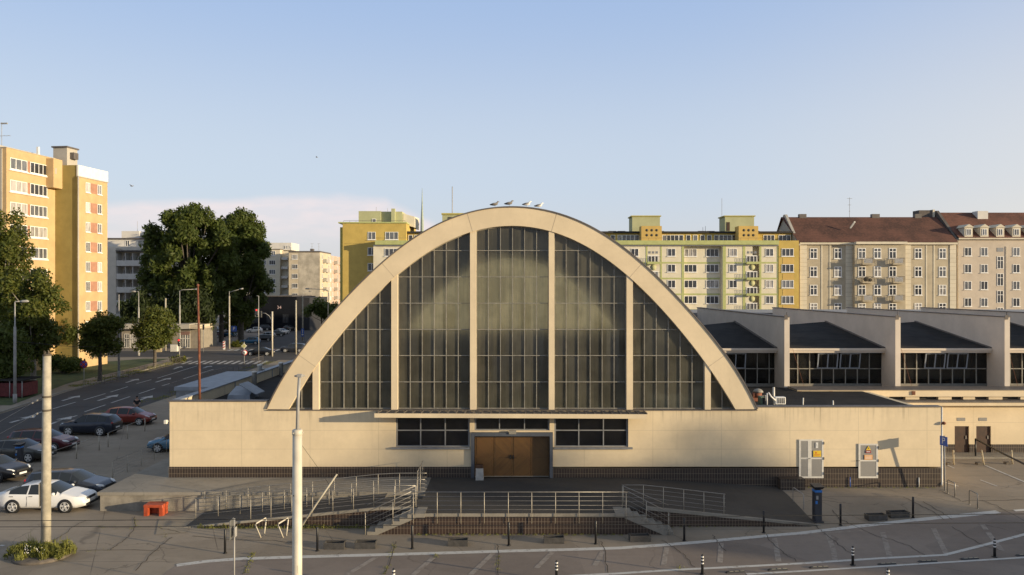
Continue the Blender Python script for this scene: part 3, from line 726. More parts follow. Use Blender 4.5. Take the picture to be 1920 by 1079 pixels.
# roofs and sides of the two low wings
b = MB(); b.box(LX, LX+.35, F+.403, F+44, -.1, LZ); b.build('side_wall', M['cream'], hall)
b = MB(); b.box(LX-.05, LX+.40, F+.425, F+44, LZ+.002, LZ+.06); b.build('side_coping', M['sheetblue'], hall)
b = MB(); b.box(LX+.352, -13.0, F+.403, F+44, 4.25, 4.42); b.build('low_roof', M['roofdark'], hall); b = MB(); b.box(13.02, RX-.4, F+.403, F+10.5, 4.3, 4.47); b.build('low_roof', M['roofdark'], hall)
b = MB(); b.box(RX-.4, RX, F+.403, F+8.4, -.1, 4.44); b.build('end_side', M['cream'], hall)
b = MB()
for k in range(5): b.box(LX+.353, LX+.39, F+1+8*k, F+1.08+8*k, 4.423, LZ-.01)
b.build('upstand_strip', M['sheetblue'], hall)
# two service doors in the right wing
for x0_, x1_, z0_, z1_, split in ((1497.5, 1543.5, 897, 824.5, .36), (1609, 1645.5, 897, 832.5, None)):
    X0, X1, Z0, Z1 = hx(x0_), hx(x1_), hz(z0_), hz(z1_)
    b = MB(); fw = .10; yb = F-.055; zm = Z0+(Z1-Z0)*.51
    b.box(X0, X0+fw, yb, F-.032, Z0, Z1); b.box(X1-fw, X1, yb, F-.032, Z0, Z1)
    b.box(X0+fw, X1-fw, yb+.003, F-.032, Z0, Z0+fw*.9); b.box(X0+fw, X1-fw, yb+.003, F-.032, Z1-fw*.8, Z1)
    cells = [(X0+fw, X1-fw)]
    if split:
        xm = X0+(X1-X0)*split; b.box(xm, xm+.2, yb+.002, F-.032, Z0+fw*.9, Z1-fw*.8); cells = [(X0+fw, xm), (xm+.2, X1-fw)]
    for ca, cb in cells: b.box(ca, cb, yb+.004, F-.032, zm-.04, zm+.04)
    sd_ = b.build('service_door', M['offwhite'], hall)
    for ca, cb in cells:
        for za, zz in ((Z0+fw*.9, zm-.04), (zm+.04, Z1-fw*.8)):
            b = MB(); b.box(ca, cb, F-.045, F-.0315, za, zz); b.build('louvre', M['louver'], sd_)
    for z in (Z0+.25, zm, Z1-.2): b = MB(); b.tube([(X1+.015, yb-.02, z-.07), (X1+.015, yb-.02, z+.07)], .018, 6); b.build('hinge', M['rubber'], sd_)
    b = MB(); b.tube([(X0+.05 if not split else xm+.02, yb-.04, zm), (X0-.15 if not split else xm+.13, yb-.04, zm-.01)], .014, 6)
    b.build('latch', M['rubber'], sd_)
    ca, cb = cells[-1]; cx_ = (ca+cb)/2
    if split:
        b = MB(); b.box(cx_-.19, cx_+.23, F-.075, F-.062, zm+.09, zm+.42); sg = b.build('warning_plate', M['yellow'], sd_)
        b = MB(); b.add([(cx_-.10, F-.079, zm+.27), (cx_+.02, F-.079, zm+.27), (cx_-.04, F-.079, zm+.38)], [(0, 1, 2)]); b.box(cx_-.13, cx_+.18, F-.078, F-.076, zm+.20, zm+.23); b.box(cx_-.13, cx_+.14, F-.078, F-.076, zm+.14, zm+.16); b.build('warning_print', simple('print orange red', (.62, .12, .02), .5), sg)
        b = MB(); b.bbox(cx_-.06, cx_+.07, F-.07, F-.062, zm+.56, zm+.86, .003); b.build('notice', M['white'], sd_)
        b = MB(); b.box(cx_-.02, cx_+.035, F-.075, F-.071, zm+.66, zm+.70); b.box(cx_-.02, cx_+.005, F-.075, F-.071, zm+.74, zm+.79); b.build('notice_print', M['lampgrey'], sd_)
    else:
        b = MB(); b.box(cx_-.22, cx_+.22, F-.075, F-.062, zm+.05, zm+.31); sg = b.build('notice', simple('orange notice', (.62, .30, .10), .6), sd_)
        b = MB()
        for q in range(3): b.box(cx_-.18, cx_+.17, F-.079, F-.0762, zm+.10+.07*q, zm+.12+.07*q)
        b.build('notice_print', M['white'], sg)
        b = MB(); b.box(cx_-.14, cx_+.14, F-.075, F-.062, zm+.41, zm+.55); sg = b.build('notice', simple('dark red plate', (.26, .02, .02), .5), sd_)
        b = MB()
        for q in range(4): b.box(cx_-.10+.05*q, cx_-.065+.05*q, F-.079, F-.0762, zm+.46, zm+.51)
        b.build('notice_print', M['white'], sg)
        b = MB(); b.prism([(cx_-.13, F-.075, zm+.57), (cx_+.13, F-.075, zm+.57), (cx_, F-.075, zm+.79)], (0, .012, 0)); sg = b.build('warning_plate', M['yellow'], sd_)
        b = MB(); b.add([(cx_-.015, F-.079, zm+.62), (cx_+.02, F-.079, zm+.66), (cx_+.01, F-.079, zm+.72), (cx_-.02, F-.079, zm+.67)], [(0, 1, 2, 3)]); b.build('warning_print', M['black'], sg)
# tiled block, downpipe and lamp on the right wing
b = MB(); b.box(hx(1456), hx(1501), F-.65, F-.032, .05, 1.02); b.build('stair_block', M['tile'], hall)
b = MB(); b.tube([(RX+.08, F+.02, RZ), (RX+.08, F+.02, .75), (RX+.02, F-.1, .55)], .05, 8); b.build('downpipe', M['offwhite'], hall)
b = MB(); b.tube([(RX+.02, F-.02, hz(797)), (RX+.12, F-.05, hz(793))], .02, 6); b.lathe((RX+.13, F-.08, hz(795)), [(.03, .12), (.09, .08), (.12, 0), (.05, -.05)], 10); b.build('wall_lamp', M['rust'], hall)
b = MB(); b.tube([(LX-.03, F-.05, hz(790)), (LX-.1, F-.16, hz(790))], .02, 6); b.bbox(LX-.2, LX-.04, F-.3, F-.12, hz(794), hz(787), .02); b.build('floodlight', M['offwhite'], hall)
b = MB(); b.tube([(hx(1722), F-.05, .95), (hx(1722), F-.06, .45)], .03, 6); b.build('vent_pipe', M['offwhite'], hall)
# things on the low roofs
def thing1(name, mb, mats, origin, label, cat, group=None): return one(name, mb, mats, origin, label, cat, group)
for i, (xx, yb, h) in enumerate(((477, 725, 25), (487, 713, 26), (527, 705, 22), (491, 712, 18))):
    Y = FP*(CAMZ-4.42)/(yb-CY); o = Vector((px(xx, Y), Y, 4.42)); s = Y/FP
    b = MB(); b.lathe(o, [(.16, 0), (.16, h*s), (.2, h*s+.01), (.2, h*s+.1), (.05, h*s+.14)], 12)
    b.build('roof_vent', M['offwhite'], hall)
Y = 47.5; o = P(455, 748, Y); hatch = None
b = MB(); b.hexa([(o.x-.95, Y, 4.43), (o.x+.45, Y, 4.43), (o.x+.45, Y+1.6, 4.43), (o.x-.95, Y+1.6, 4.43), (o.x-.9, Y+.05, 4.72), (o.x+.4, Y+.05, 4.72), (o.x+.4, Y+1.5, 5.1), (o.x-.9, Y+1.5, 5.1)])
hatch = b.build('skylight', M['sheetblue'], hall)
b = MB(); b.hexa([(o.x-.2, Y-.1, 5.35), (o.x+.85, Y-.15, 4.75), (o.x+.95, Y+1.2, 4.75), (o.x-.1, Y+1.3, 5.35), (o.x-.2, Y-.1, 5.41), (o.x+.85, Y-.15, 4.81), (o.x+.95, Y+1.2, 4.81), (o.x-.1, Y+1.3, 5.41)]); b.build('skylight_flap', M['sheetblue'], hatch)
# rusty flagpole at the roof corner
Y = F+1.2; b = MB(); b.tube([P(374.5, 752, Y), P(373.5, 660, Y), P(371, 536, Y)], [.075, .07, .05], 8); b.ball(P(371, 536, Y), .09, 8, 6); b.box(px(374.5, Y)-.15, px(374.5, Y)+.15, Y-.15, Y+.15, 4.423, 4.9)
one('flagpole', b, M['rust'], (px(374.5, Y), Y, 4.42), 'tall thin rusty flagpole on the corner of the low roof', 'flagpole')
# air conditioner, pipes, fan on the right roof
Y = F+1.6; ac = empty('air_conditioner', (px(1463, Y), Y, 4.47), 'white air conditioner unit on the low roof beside the arch', 'air conditioner')
x0_, x1_ = px(1453.5, Y), px(1473.5, Y); zz0, zz1 = pz(759, Y), pz(745.5, Y)
b = MB(); b.bbox(x0_, x1_, Y, Y+.32, zz0, zz1, .03); b.build('casing', M['white'], ac)
b = MB()
for i in range(5): x = x0_+.14+i*(x1_-x0_-.2)/4; b.box(x, x+.014, Y-.02, Y-.006, zz0+.05, zz1-.05)
for i in range(5): z = zz0+.06+i*(zz1-zz0-.13)/4; b.box(x0_+.13, x1_-.05, Y-.024, Y-.008, z, z+.012)
b.build('grille', M['white'], ac)
b = MB(); b.box(x0_+.12, x1_-.04, Y-.005, Y-.001, zz0+.05, zz1-.05); b.build('fan_recess', M['black'], ac)
b = MB(); b.box(x0_+.08, x0_+.14, Y+.05, Y+.3, 4.47, zz0); b.box(x1_-.14, x1_-.08, Y+.05, Y+.3, 4.47, zz0); b.build('foot', M['metal'], ac)
b = MB(); b.tube([(px(1438, Y), Y, 4.47), (px(1438, Y), Y, pz(738, Y)), (px(1441, Y), Y, pz(737, Y)), (px(1446, Y), Y, pz(745, Y)), (px(1454, Y), Y, pz(752, Y))], .045, 8)
one('duct_pipe', b, M['white'], (px(1438, Y), Y, 4.47), 'white bent pipe running down to the air conditioner', 'pipe')
b = MB(); b.tube([(px(1464, Y), Y+1.2, 4.47), (px(1464, Y), Y+1.2, pz(727, Y+1.2))], .07, 8); one('vent_stack', b, M['offwhite'], (px(1464, Y), Y+1.2, 4.47), 'white vent stub standing behind the air conditioner', 'vent pipe')
Y = F+2.0; b = MB(); b.m = 0; b.bbox(px(1426, Y), px(1434, Y), Y, Y+.5, 4.47, pz(745, Y), .02); b.m = 1; b.box(px(1430, Y), px(1433.5, Y), Y-.02, Y-.004, pz(758, Y), pz(747, Y))
one('roof_cabinet', b, [simple('faded green metal', (.11, .15, .10), .6), M['black']], (px(1430, Y), Y, 4.47), 'small green metal cabinet at the foot of the arch', 'cabinet')
Y = F+4.2; fan = empty('roof_fan', (px(1420, Y), Y, 4.47), 'rusty roof fan with a grey domed cap beside the sheds', 'roof fan')
zb_ = 4.47; c_ = Vector((px(1420, Y), Y, 0))
b = MB(); b.tube([(px(1409, Y), Y, zb_+.1), (px(1431, Y), Y, zb_+.1)], .05, 6); b.box(px(1409, Y), px(1418, Y), Y-.3, Y+.3, zb_+.02, zb_+.22); b.tube([(px(1410, Y), Y-.1, zb_+.2), (px(1413, Y), Y-.1, zb_+.5)], .09, 8); b.build('stand', M['rust2'], fan)
b = MB(); b.lathe((c_.x, c_.y, zb_+.2), [(.22, 0), (.25, .15), (.27, .3), (.16, .36)], 14); b.build('drum', M['rust2'], fan)
b = MB(); b.lathe((c_.x+.05, c_.y, zb_+.52), [(.30, 0), (.28, .08), (.20, .16), (.08, .21), (.01, .22)], 14); b.build('cap', M['metal'], fan)
b = MB(); b.tube([(px(1430, Y), Y, zb_), (px(1430, Y), Y, zb_+.33), (px(1436, Y), Y, zb_+.33), (px(1436, Y), Y, zb_)], .035, 6); b.build('bracket', M['offwhite'], fan)
for i, (xx, yt) in enumerate(((1505, 747), (1562, 752))):
    Y = F+.8; b = MB(); b.tube([(px(xx, Y), Y, 4.46), (px(xx, Y)+(.03 if i == 0 else 0), Y, pz(yt, Y))], .04, 6); b.box(px(xx, Y)-.02, px(xx, Y)+.1, Y-.04, Y+.04, 4.47, 4.55)
    b.build('roof_vent', M['offwhite'], hall)

# gulls on the ridge
def gull(xp, facing, col_head, label, tilt=0.):
    Y = F+.2; X = hx(xp)*Y/F; z = zo(X)+.075
    t = empty('gull', (X, Y, z), label, 'bird', 'gulls standing on the arch'); t.scale = (.8, .8, .8)
    s = facing
    b = MB(); sk = [((-.33*s, 0, .17), .025), ((-.2*s, 0, .19), .07), ((-.02*s, 0, .21), .105), ((.12*s, 0, .25), .095), ((.17*s, 0, .34), .05), ((.20*s, 0, .385), .055), ((.25*s, 0, .385), .03), ((.32*s, 0, .37), .008)]
    b.tube([q[0] for q in sk], [q[1] for q in sk], 10)
    b.tube([(0, .04, .13), (.01*s, .04, .0)], .01, 5); b.tube([(0, -.04, .13), (.01*s, -.04, .0)], .01, 5)
    b.build('body', simple('gull white' if col_head else 'gull young grey', (.75, .73, .70) if col_head else (.2, .18, .16), .7, world=False), t, True)
    for q in (-1, 1):
        b = MB(); b.tube([(.1*s, q*.085, .27), (-.1*s, q*.10, .24), (-.36*s, q*.05, .19)], [.03, .055, .012], 8); b.build('wing', simple('gull grey', (.16, .155, .155), .8), t, True)
gull(928, 1, False, 'dark brown young gull, first of the four on the arch')
gull(955, 1, False, 'grey gull standing at the crown of the arch')
gull(988.5, 1, True, 'white breasted gull between the crown and the last gull')
gull(1011, 1, True, 'whitest gull, lowest of the four on the arch')

# ------------------------------------------------------------------ platform, stairs, ramps, terrace in front
plat = empty('entrance_platform', (0, 39, 0), 'raised dark paved entrance platform with concrete terrace, two ramps and two stairs', 'platform')
PY = 35.75; RY = 36.85
b = MB(); b.box(-4.35, 5.1, PY+.06, F-.035, PZ-.12, PZ); b.box(-6.2, -4.353, RY+.06, 38.3, PZ-.12, PZ-.001); b.box(-4.353, -4.35, 38.3, F-.035, PZ-.12, PZ)
b.box(5.103, 6.3, RY+.06, F-.035, PZ-.12, PZ-.001)
b.build('deck', M['slabdark'], plat)
b = MB(); b.box(-4.6, 5.3, PY, PY+.055, PZ-.13, PZ+.012); b.build('edge_slab', M['concrete'], plat)
b = MB(); b.box(-4.33, 5.08, PY+.03, PY+.3, -.05, PZ-.135)
# triangular cheeks under the stairs
b.prism([(-4.335, PY+.03, -.05), (-6.55, PY+.03, -.05), (-6.55, PY+.03, -.04), (-4.335, PY+.03, PZ-.21)], (0, .25, 0))
b.prism([(5.085, PY+.03, -.05), (5.085, PY+.03, PZ-.21), (7.2, PY+.03, -.04), (7.2, PY+.03, -.05)], (0, .25, 0))
b.build('retaining_wall', M['platform_tile'], plat)
b = MB()
b.prism([(-15.0, RY+.05, -.05), (-6.2, RY+.05, -.05), (-6.2, RY+.05, PZ-.14), (-15.0, RY+.05, -.02)], (0, .25, 0)); b.box(-6.198, -4.36, RY+.05, RY+.3, -.05, PZ-.14); b.build('ramp_wall', M['platform_tile'], plat); b = MB()
b.prism([(14.3, RY+.1, -.05), (6.3, RY+.1, -.05), (6.3, RY+.1, PZ-.14), (14.3, RY+.1, -.02)], (0, .25, 0)); b.box(5.1, 6.298, RY+.1, RY+.3, -.05, PZ-.14)
b.build('ramp_wall', M['platform_tile'], plat)
# stairs: six steps going outwards
for s, xt, name in ((-1, -4.36, 'stair'), (1, 5.11, 'stair')):
    b = MB(); n = 6; run = 2.2/n
    for i in range(n):
        z1 = PZ-.02-(PZ/n)*i; xa = xt+s*run*i; xb = xt+s*run*(i+1); s0 = PZ-.2-PZ*i/n; s1 = PZ-.2-PZ*(i+1)/n
        pts = [(xa, PY-.03, max(s0, -.05)), (xb, PY-.03, max(s1, -.05)), (xb, PY-.03, z1), (xa, PY-.03, z1)]
        b.prism(pts if s > 0 else pts[::-1], (0, RY-.02-PY+.03, 0))
    xl_ = sorted((xt+s*.03, xt-s*.42)); b.box(xl_[0], xl_[1], PY-.035, RY-.01, PZ-.16, PZ+.016)
    b.build(name, M['concrete'], plat)
# ramps
def ramp(x0, x1, z0, z1f, ya, yb_, name, m_, th=.1):
    b = MB(); n = 16; vs = []
    for i in range(n+1):
        t = i/n; x = x0+(x1-x0)*t
        for k in range(5):
            y = ya+(yb_-ya)*k/4; z = z0+(z1f(y)-z0)*t; vs.append((x, y, z))
    fs = [(i*5+k, (i+1)*5+k, (i+1)*5+k+1, i*5+k+1) if x1 > x0 else (i*5+k+1, (i+1)*5+k+1, (i+1)*5+k, i*5+k) for i in range(n) for k in range(4)]
    b.add(vs, fs); return b.build(name, m_, plat)
ramp(-6.2, -15.3, PZ-.001, lambda y: .018, RY+.06, 39.35, 'ramp', M['slabdark'])
ramp(6.3, 14.35, PZ-.001, lambda y: zg(14.35, y)+.018, RY+.16, F-.035, 'ramp', M['slabdark'])
b = MB()
b.hexa([(-15.3, RY-.05, -.05), (-6.2, RY-.05, PZ-.13), (-6.2, RY+.058, PZ-.13), (-15.3, RY+.058, -.05), (-15.3, RY-.05, .03), (-6.2, RY-.05, PZ+.01), (-6.2, RY+.058, PZ+.01), (-15.3, RY+.058, .03)])
b.box(-6.197, -4.63, RY-.01, RY+.058, PZ-.13, PZ+.01); b.build('ramp_kerb', M['concrete'], plat); b = MB()
b.hexa([(6.3, RY-.02, PZ-.14), (14.5, RY+.22, -.05), (14.5, RY+.34, -.05), (6.3, RY+.158, PZ-.14), (6.3, RY-.02, PZ+.01), (14.5, RY+.22, .05), (14.5, RY+.34, .06), (6.3, RY+.158, PZ+.01)])
b.build('ramp_kerb', M['concrete'], plat)
# light concrete terrace on the left, running on down the side of the hall
b = MB(); b.box(-20.75, -4.356, 39.5, F-.035, PZ-.16, PZ+.003); b.box(-20.75, LX-.04, F-.035, F+30, PZ-.16, PZ+.002); b.build('terrace', M['concrete'], plat)
b = MB(); b.box(-20.65, -4.4, 39.58, 39.9, -.06, PZ-.165); b.box(-20.65, -20.4, 39.903, F+30, -.06, PZ-.165); b.build('terrace_wall', simple('stained render', (.27, .24, .195), .9, .35, .9, bump=.3), plat)

# railings
def railing(name, pts, posts, h, bars, label, group='steel railings round the platform', post_drop=0., r=.0155):
    """pts: floor polyline under the handrail; posts: list of floor points"""
    o0 = Vector(pts[0]); t = empty(name, o0, label, 'railing', group)
    up = Vector((0, 0, h))
    b = MB(); b.tube([Vector(p)+up for p in pts], .0165, 8); b.build('handrail', M['steel'], t)
    if bars:
        b = MB()
        for k in range(bars): b.tube([Vector(p)+Vector((0, 0, h*(k+1)/(bars+1))) for p in pts], .0072, 6)
        b.build('rail', M['steelrail'], t)
    for p in posts:
        b = MB(); p = Vector(p); b.tube([p-Vector((0, 0, post_drop)), p+up-Vector((0, 0, .02))], r, 8); b.build('post', M['steelpost'], t)
    return t
def lz(x): return PZ*min(1, max(0, (x+15.3)/9.1))            # left ramp height
def rz_(x, y=37.1): return PZ+(zg(14.35, y)-PZ)*min(1, max(0, (x-6.3)/8.05))
yr = PY-.05
fx = [px(q, yr) for q in (775, 819.7, 864, 908, 953, 997, 1041.6, 1085.6, 1130, 1174)]
railing('railing', [(fx[0]-.1, yr, PZ), (fx[-1]+.1, yr, PZ)], [(x, yr, PZ) for x in fx], 1.0, 4, 'long level steel railing along the front edge of the platform', post_drop=.42)
xl = [px(q, yr) for q in (736.6, 685)]
def slz(x): return PZ*(1-(abs(x)-4.36)/2.2)
railing('railing', [(fx[0]-.1, yr, PZ), (xl[1], yr, .0)], [(xl[0], yr, slz(xl[0])), (xl[1], yr, .02)], 1.02, 4, 'sloping steel railing down the front of the stair by the long ramp')
xr = [px(q, yr) for q in (1212, 1254)]
railing('railing', [(fx[-1]+.1, yr, PZ), (xr[1], yr, .0)], [(xr[0], yr, PZ*(1-(xr[0]-5.1)/2.2)), (xr[1], yr, .02)], 1.02, 4, 'sloping steel railing down the front of the stair by the short ramp')
for xa, xb, lab in ((px(780, RY), px(689, RY), 'bare handrail at the back of the stair by the long ramp'), (px(1167, RY), px(1253, RY), 'bare handrail at the back of the stair by the short ramp')):
    railing('handrail', [(xa, RY+.0, PZ), (xb, RY+.0, .05)], [(xa, RY, PZ)], 1.0, 0, lab)
# left ramp: front, middle and rear railing
fpx = (470, 508, 547, 586, 624, 662.6, 700.8, 739.7, 779)
yf = RY+.1
fp = [(px(q, yf), yf, lz(px(q, yf))) for q in fpx]
railing('railing', [fp[0], fp[5], fp[-1]] if False else fp, fp, .98, 4, 'rising steel railing on the front edge of the long ramp')
ym = 38.25; mp = [(px(q, ym), ym, max(.02, lz(px(q, ym)))) for q in (367, 409, 450, 492, 533, 575, 617, 659, 700, 741, 782)]
railing('railing', mp+[(px(797, ym), ym, PZ)], mp, .95, 4, 'rising steel railing along the middle of the long ramp')
yk = 39.42; kp = [(px(q, yk), yk, max(.06, lz(px(q, yk)))) for q in (384, 424, 465, 505, 545, 586, 627, 668, 709, 749, 788)]
railing('railing', kp+[(px(800, yk), yk, PZ)], kp, .98, 4, 'rising steel railing at the back of the long ramp against the terrace')
railing('railing', [(-4.75, 39.7, PZ), (-4.75, 42.1, PZ)], [(-4.75, 39.75, PZ), (-4.75, 40.9, PZ), (-4.75, 42.0, PZ)], 1.0, 4, 'short steel railing seen end on against the tiled plinth')
ya = RY+.2; rp = [(px(q, ya), ya, rz_(px(q, ya), ya)) for q in (1169, 1206.5, 1244, 1282, 1319.8, 1357.5)]
railing('railing', [(px(1166, ya), ya, PZ)]+rp[1:]+[(px(1360, ya), ya, rz_(px(1360, ya), ya))], rp, .98, 4, 'falling steel railing on the front edge of the short ramp')
# litter bin by the door
Y = F-.45; bn = empty('litter_bin', (px(899, Y), Y, PZ), 'pale concrete litter bin with a dark top beside the entrance door', 'litter bin')
x0_, x1_ = px(892, Y), px(907, Y)
b = MB(); b.hexa([(x0_, Y-.22, PZ+.002), (x1_, Y-.22, PZ+.002), (x1_, Y+.2, PZ+.002), (x0_, Y+.2, PZ+.002), (x0_+.01, Y-.18, PZ+.62), (x1_-.03, Y-.18, PZ+.62), (x1_-.03, Y+.16, PZ+.62), (x0_+.01, Y+.16, PZ+.62)]); b.build('body', simple('pale exposed concrete', (.36, .35, .33), .9, .15, 6), bn)
b = MB(); b.bbox(x0_+.0, x1_-.02, Y-.19, Y+.17, PZ+.66, PZ+.80, .03); b.box(x0_+.05, x1_-.07, Y-.12, Y+.1, PZ+.621, PZ+.659); b.build('lid', M['wood_dk'], bn)
# leaning pole propped on the ramp railing
a_ = Vector((px(560, 36.4), 36.4, 0)); c_ = Vector((px(632, 36.92), 36.92, pz(890, 36.92)))
b = MB(); b.tube([a_, a_.lerp(c_, .5)+Vector((0, 0, .02)), c_], [.05, .045, .04], 8); one('leaning_pole', b, M['pole'], a_, 'bare wooden pole leaning against the ramp railing', 'pole')
b = MB(); q = a_.lerp(c_, .8)
b.tube([q, q+Vector((-.5, .3, .6)), q+Vector((-1.8, 1.2, 1.9))], .008, 5); b.tube([q, q+Vector((.05, .1, -.6)), q+Vector((0, .2, -1.3))], .008, 5)
one('guy_wire', b, M['rubber'], q, 'thin slack wire hanging from the leaning pole', 'wire')
# ------------------------------------------------------------------ saw roofed sheds and the service wing
SY = 53.0; sh = empty('shed_building', (27, SY, .43), 'row of market sheds with pale fin walls and dark hipped roofs', 'market sheds')
SX = [18.29, 25.74, 33.08, 40.42]
for X in SX:
    b = MB(); b.box(X, X+.35, SY, 78, 4.0, 9.2); fin = b.build('fin_wall', M['shedwall'], sh)
    b = MB(); b.box(X-.05, X+.40, SY-.05, 78.05, 9.202, 9.26); b.build('coping', M['flash'], fin)
    b = MB(); b.tube([(X+.17, SY+.05, 9.26), (X+.17, SY+.05, 9.55)], .025, 5); b.box(X-.02, X+.20, SY-.075, SY-.052, 9.05, 9.35); b.build('roof_hook', M['flash'], fin)
def shed(xa, xb, x0g, opens):
    # roof
    yr_ = 64.6; zl, zr, ze = 7.85, 8.41, 7.02
    b = MB()
    b.add([(xa, 54.45, ze), (xb, 54.45, ze), (xb, yr_, zr), (xa, yr_, zl)], [(0, 1, 2, 3)]); b.add([(xa, yr_, zl), (xb, yr_, zr), (xb, 77.5, ze), (xa, 77.5, ze)], [(0, 1, 2, 3)])
    b.add([(xb-.002, 54.45, ze), (xb-.002, 77.5, ze), (xb-.002, yr_, zr)], [(0, 1, 2)])
    b.build('roof', M['roofdark'], sh)
    b = MB(); b.hexa([(xb-.16, 54.4, ze+.004), (xb-.003, 54.4, ze+.004), (xb-.003, yr_, zr+.004), (xb-.16, yr_, zr+.004), (xb-.16, 54.4, ze+.07), (xb-.003, 54.4, ze+.07), (xb-.003, yr_, zr+.07), (xb-.16, yr_, zr+.07)]); b.build('verge_strip', M['flash'], sh)
    b = MB(); b.box(xa, xb, 54.3, 54.445, 6.86, ze-.01); b.box(xa, xb, 54.42, 54.9, 6.70, 6.857); b.build('eave_board', M['shedwall'], sh)
    # glazing
    b = MB(); b.box(xa, xb, 55.0, 55.02, 4.45, 6.70); w = b.build('window', M['shedglass'], sh)
    b = MB(); pitch = .83; x = x0g
    while x < xb-.05:
        if x > xa+.03: b.box(x-.03, x+.03, 54.93, 54.998, 4.45, 6.70)
        x += pitch
    for z in (4.48, 5.55, 6.67): b.box(xa+.001, xb-.001, 54.925, 54.995, z-.03, z+.03)
    b.build('frame', M['metal'], w)
    for xo in opens:      # top leaning outwards
        b = MB(); zt_, zb_ = 6.62, 5.6; dy = .2; wd = 1.34
        def q(x, t, o=0): return (x, 54.90-dy*t-o, zb_+(zt_-zb_)*t)
        for x in (xo, xo+wd/2, xo+wd): b.hexa([q(x-.04, 0, 0), q(x+.04, 0, 0), q(x+.04, 0, .05), q(x-.04, 0, .05), q(x-.04, 1, 0), q(x+.04, 1, 0), q(x+.04, 1, .05), q(x-.04, 1, .05)])
        for t in (0, 1): b.hexa([q(xo-.04, t-.035, .004), q(xo+wd+.04, t-.035, .004), q(xo+wd+.04, t-.035, .046), q(xo-.04, t-.035, .046), q(xo-.04, t+.035, .004), q(xo+wd+.04, t+.035, .004), q(xo+wd+.04, t+.035, .046), q(xo-.04, t+.035, .046)])
        sash = b.build('open_sash', M['sheetblue'], sh)
        b = MB(); b.poly([q(xo, 0, .02), q(xo+wd, 0, .02), q(xo+wd, 1, .02), q(xo, 1, .02)]); b.build('pane', M['shedglass'], sash)
    b = MB(); b.box(xa, xb, 54.95, 55.2, 4.2, 4.449); b.build('sill_wall', M['concrete'], sh)
    b = MB(); b.poly([(xa, 58.5, 4.31), (xb, 58.5, 4.31), (xb, 58.5, 7.0), (xa, 58.5, 7.0)]); b.poly([(xa, 55.1, 4.32), (xb, 55.1, 4.32), (xb, 58.5, 4.32), (xa, 58.5, 4.32)]); b.build('interior', M['insidedark'], sh)
shed(12.9, 18.29, 13.75, (13.35, 14.85))
for i in range(3): shed(SX[i]+.352, SX[i+1]-.002, SX[i]+.35+.42, (SX[i]+2.95, SX[i]+4.5))
b = MB(); b.box(12.8, 60, 52.95, 78, 4.28, 4.305); b.build('deck', M['roofdark'], sh)
b = MB(); b.box(13.0, 60, 78.1, 90, 0, 8.7); b.build('rear_hall', simple('grey rear hall', (.30, .29, .28), .9), sh)
# service wing in front of the sheds
wg = empty('service_wing', (30, 51, .43), 'cream service wing with two brown doors under a flat eave', 'service wing')
WY = 51.0
def wxx(x): return px(x, WY)
def wzz(y): return pz(y, WY)
D1, D2 = (wxx(1790), wxx(1817)), (wxx(1830.5), wxx(1858)); DT = wzz(800); DB = wzz(850.5)
b = MB(); grid_wall(b, [RX-.41, D1[0], D1[1], D2[0], D2[1], 52], [wzz(834), DT, wzz(761)], [(D1[0], D1[1], 0, DT), (D2[0], D2[1], 0, DT)], WY, WY+.3); b.build('wall', M['cream'], wg)
b = MB()
for a, c in ((RX-.41, D1[0]-.002), (D1[1]+.002, D2[0]-.002), (D2[1]+.002, 52)): b.box(a, c, WY-.03, WY+.28, .2, wzz(834)-.002)
b.build('plinth', M['tile'], wg)
for d in (D1, D2):
    b = MB(); b.box(d[0]+.01, d[1]-.01, WY+.08, WY+.14, DB, DT-.01); dd = b.build('door', M['wood_dk'], wg)
    b = MB(); b.box(d[1]-.2, d[1]-.14, WY+.04, WY+.078, DB+.9, DB+1.12); b.build('handle', M['steel'], dd)
    b = MB(); xm = (d[0]+d[1])/2-.05; b.box(xm-.26, xm+.26, WY-.02, WY-.003, wzz(790), wzz(784)); b.build('vent_grille', M['louver'], wg)
b = MB(); b.box(RX-.41, 52, WY-1.4, WY-.003, .35, zg(30, 50)+.12); b.build('step', M['concrete'], wg)
b = MB(); b.box(wxx(1668), 52, WY-.55, WY+1.2, wzz(759.5)+.003, wzz(753.5)); b.build('eave_slab', M['archcream'], wg)
b = MB(); b.box(wxx(1668)-.03, 52, WY-.60, WY+1.2, wzz(753.5)+.002, wzz(751.5)); b.build('eave_flashing', M['flash'], wg)
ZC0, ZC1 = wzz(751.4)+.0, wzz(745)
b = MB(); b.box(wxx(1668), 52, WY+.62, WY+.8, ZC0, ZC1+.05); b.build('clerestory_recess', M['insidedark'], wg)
b = MB()
for a, c in ((1668, 1672), (1703, 1729), (1765, 1790), (1812, 1834), (1860, 1886), (1920, 1945)): b.box(wxx(a), wxx(c), WY+.35, WY+.618, ZC0, ZC1+.02)
b.build('clerestory_pier', M['archcream'], wg)
b = MB(); b.box(wxx(1497), 52, WY+.20, WY+1.9, wzz(745.5), wzz(733.5)); b.build('fascia', M['archcream'], wg)
b = MB(); b.box(wxx(1497)-.03, 52, WY+.15, WY+1.93, wzz(733.5)+.002, wzz(732)); b.build('fascia_coping', M['flash'], wg)
for xx in (1500, 1558, 1713):
    b = MB(); x = wxx(xx); b.box(x-.02, x+.18, WY+.12, WY+.198, wzz(742), wzz(735)); b.build('lamp_bracket', M['rust'], wg)
# lightning conductor wires slanting down the shed glazing
b = MB()
for X in SX[:3]: b.tube([(X+.5, 58.5, 8.0), (X+1.0, 54.2, 6.95), (X+1.9, 54.6, 4.4)], .012, 4)
b.build('conductor_wire', M['rust'], sh)

